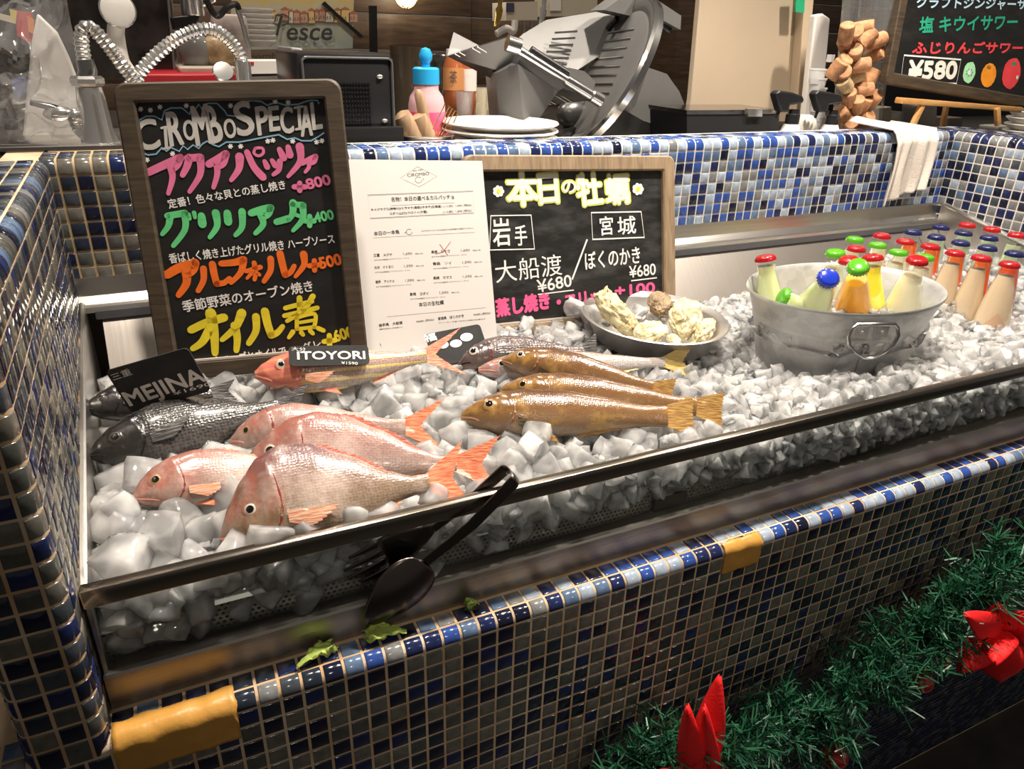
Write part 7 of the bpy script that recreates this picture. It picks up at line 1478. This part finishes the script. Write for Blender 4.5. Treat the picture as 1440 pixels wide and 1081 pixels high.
# ---- towel over the corner of the tiled wall
TOW = mat('white_towel', (0.74, 0.68, 0.61), 0.9, bump=0.35, bscale=350, var=0.06, vscale=12)
tA = onY(1258, 190, YB - 0.012); tB = onY(1317, 192, YB - 0.012); xa, xb = tA.x, tB.x; zb_ = onY(1270, 285, YB - 0.012).z
def tow(u, v):
    x = xa + (xb - xa) * u; fold = 0.010 * sin(u * 9 + 1) * (0.4 + 0.6 * u) + 0.007 * sin(u * 21 + v * 2)
    hang = (ZT + 0.006 - zb_) * (1 - 0.20 * u - 0.10 * sin(u * 3.1) * 0.4)
    if v < 0.30:
        f = v / 0.30; return Vector((x - 0.02 * (1 - f), YB + 0.10 - 0.108 * f, ZT + 0.006 + 0.014 * (1 - f) * (0.6 + 0.6 * sin(u * 6)) + 0.004 * sin(u * 13)))
    f = (v - 0.30) / 0.70; r = min(1, f * 6)
    return Vector((x + 0.006 * sin(f * 5 + u * 7) * f , YB - 0.010 - 0.010 * r - 0.9 * max(-0.004, fold) * (0.5 + f), ZT + 0.006 - hang * f - 0.004 * (1 - r)))
mb = MB(); mb.grid(tow, 40, 44); o = mb.build('towel', TOW, solid=0.003, ang=180); setp(o, 'white towel folded over the tiled wall next to the easel', 'towel')
mb = MB(); cq = onY(1232, 172, 0.70); mb.grid(lambda u, v: Vector((cq.x - 0.012 + 0.085 * u, 0.66 + 0.09 * v, ZT + 0.006 + 0.032 * sin(pi * min(1, u * 1.3)) * (0.5 + 0.5 * sin(v * 4 + u * 3)) * (1 - u * 0.6))), 18, 14); mb.build('towel_fold', TOW, o, solid=0.003, ang=180) if False else None
# ---- easel with the drinks board
ya = 0.70; WX = (onY(1440, 150, ya) - onY(1265, 135, ya)).normalized()
L0 = onY(1264, 141, ya); L1 = onY(1432, 154, ya + 0.02)
es = thing('table_easel', 'small beech easel carrying the drinks board on the tiled corner', 'easel', (L0 + L1) / 2)
ad = (L1 - L0).normalized(); mb = MB(); mb.box((L0 + L1) / 2, ((L1 - L0).length, 0.022, 0.013), frame(ad, (0, 0, 1)), 0.002); mb.build('ledge', W_BEECH, es)
for a, b_ in (((1298, 145), (1281, 182)), ((1402, 152), (1398, 194))):
    A = onY(*a, ya); Bq = onY(*b_, ya - 0.005); Bq = Vector((Bq.x, Bq.y, max(Bq.z, ZT))); mb = MB(); d = (Bq - A); mb.box((A + Bq) / 2, (0.014, 0.010, d.length), frame(d.orthogonal() if False else Vector((d.z, 0, -d.x)), d), 0.0015); mb.build('leg', W_BEECH, es)
A = onY(1331, 148, ya + 0.05); Bq = onY(1324, 184, ya + 0.06); mb = MB(); d = (Bq - A); mb.box((A + Bq) / 2, (0.013, 0.010, d.length), frame(Vector((d.z, 0, -d.x)), d), 0.0015); mb.build('leg', W_BEECH, es)
# drinks board: foot on the ledge, leaning back
bo = onY(1245, 117, ya + 0.008); br = onY(1440, 150, ya + 0.026); bx_ = (br - bo).normalized(); up_ = (Vector((0, 0.13, 1)) - bx_ * bx_.dot(Vector((0, 0.13, 1)))).normalized(); Rb = frame(bx_, up_); wB, hB = 0.62, 0.42
db_ = thing('drinks_board', 'dark framed drinks board with coloured fruit and a boxed price on the easel', 'board', bo, Rb)
mb = MB(); frame_ring(mb, wB, hB, 0.025, 0.016, -0.001, 0.016); mb.v = [v + Vector((wB / 2, 0, hB / 2)) for v in mb.v]; mb.build('frame', W_DARK, db_, local=True, ang=30)
mb = MB(); mb.box((wB / 2, 0.011, hB / 2), (wB - 0.04, 0.006, hB - 0.04)); mb.build('panel', BOARD, db_, local=True)
yv = Rb @ Vector((0, 1, 0)); F4 = Face(bo + yv * 0.0078, bx_, up_, -yv); ms = {k: MB() for k in ('white', 'cream', 'jade', 'red', 'pale_blue', 'mint', 'tangerine', 'green')}
D_ = lambda x, y: (1240 + x / 5.15, y / 5.15)
F4.text(ms['pale_blue'], 'クラフトジンジャーサワー', D_(245, 62), D_(1180, 75), 17, 0.035)
F4.text(ms['jade'], '塩 キウイサワー', D_(265, 240), D_(975, 210), 23, 0.03); F4.text(ms['red'], 'ふじりんごサワー', D_(215, 392), D_(1015, 388), 18, 0.045)
F4.line(ms['white'], [D_(*q) for q in [(160, 400), (572, 432), (540, 605), (135, 592)]], 1.4, closed=True); F4.text(ms['cream'], '¥580', D_(180, 580), D_(535, 575), 28, 0.06)
F4.disc(ms['mint'], D_(632, 525), 8.5, wob=0.04); F4.disc(ms['white'], D_(632, 525), 2.4, lift=0.001)
for k in range(7): F4.disc(ms['jade'], D_(632 + 22 * cos(k * 0.9), 525 + 22 * sin(k * 0.9)), 0.8, lift=0.0012, n=6)
F4.disc(ms['tangerine'], D_(772, 545), 10.5, sy=0.9); F4.disc(ms['jade'], D_(775, 488), 3.2, sy=0.5); F4.disc(ms['red'], D_(938, 532), 12.5, sy=0.95, wob=0.03); F4.disc(ms['jade'], D_(955, 462), 3.2, sy=0.5); F4.disc(ms['white'], D_(978, 560), 1.6, lift=0.001)
inks(db_, 'b4', ms)
# ---- clutter behind the easel
for lb, pts, y, m_ in (('cream box behind the towel, leftmost of the small boxes', [(1236, 152), (1254, 150), (1254, 180), (1236, 180)], 0.95, mat('box_cream', (0.60, 0.52, 0.40), 0.5)), ('silver lidded box beside the cream one', [(1253, 158), (1272, 157), (1272, 180), (1253, 180)], 0.98, STEEL), ('grey metal box behind the left easel leg', [(1294, 148), (1318, 148), (1317, 184), (1292, 184)], 0.95, mat('box_grey', (0.30, 0.28, 0.27), 0.3, 0.6)), ('dull brown box behind the middle easel leg', [(1334, 166), (1354, 165), (1353, 190), (1333, 190)], 0.95, mat('box_brown', (0.22, 0.18, 0.15), 0.5)), ('white box low behind the right easel leg', [(1404, 178), (1426, 177), (1424, 196), (1404, 196)], 0.90, WHITE)):
    flat('small_box', lb, 'box', pts, y, 0.06, m_, None, 'boxes behind the easel', 0.002)
flat('dark_cabinet', 'black cabinet in the shade behind the easel', 'cabinet', [(1250, 120), (1600, 125), (1600, 172), (1250, 165)], 1.25, 0.3, BLACK)
plates(1430, 1475, 150, 214, 0.80, 7, 'white plate at the right edge behind the easel, %s of its stack', 'plates stacked at the right edge')
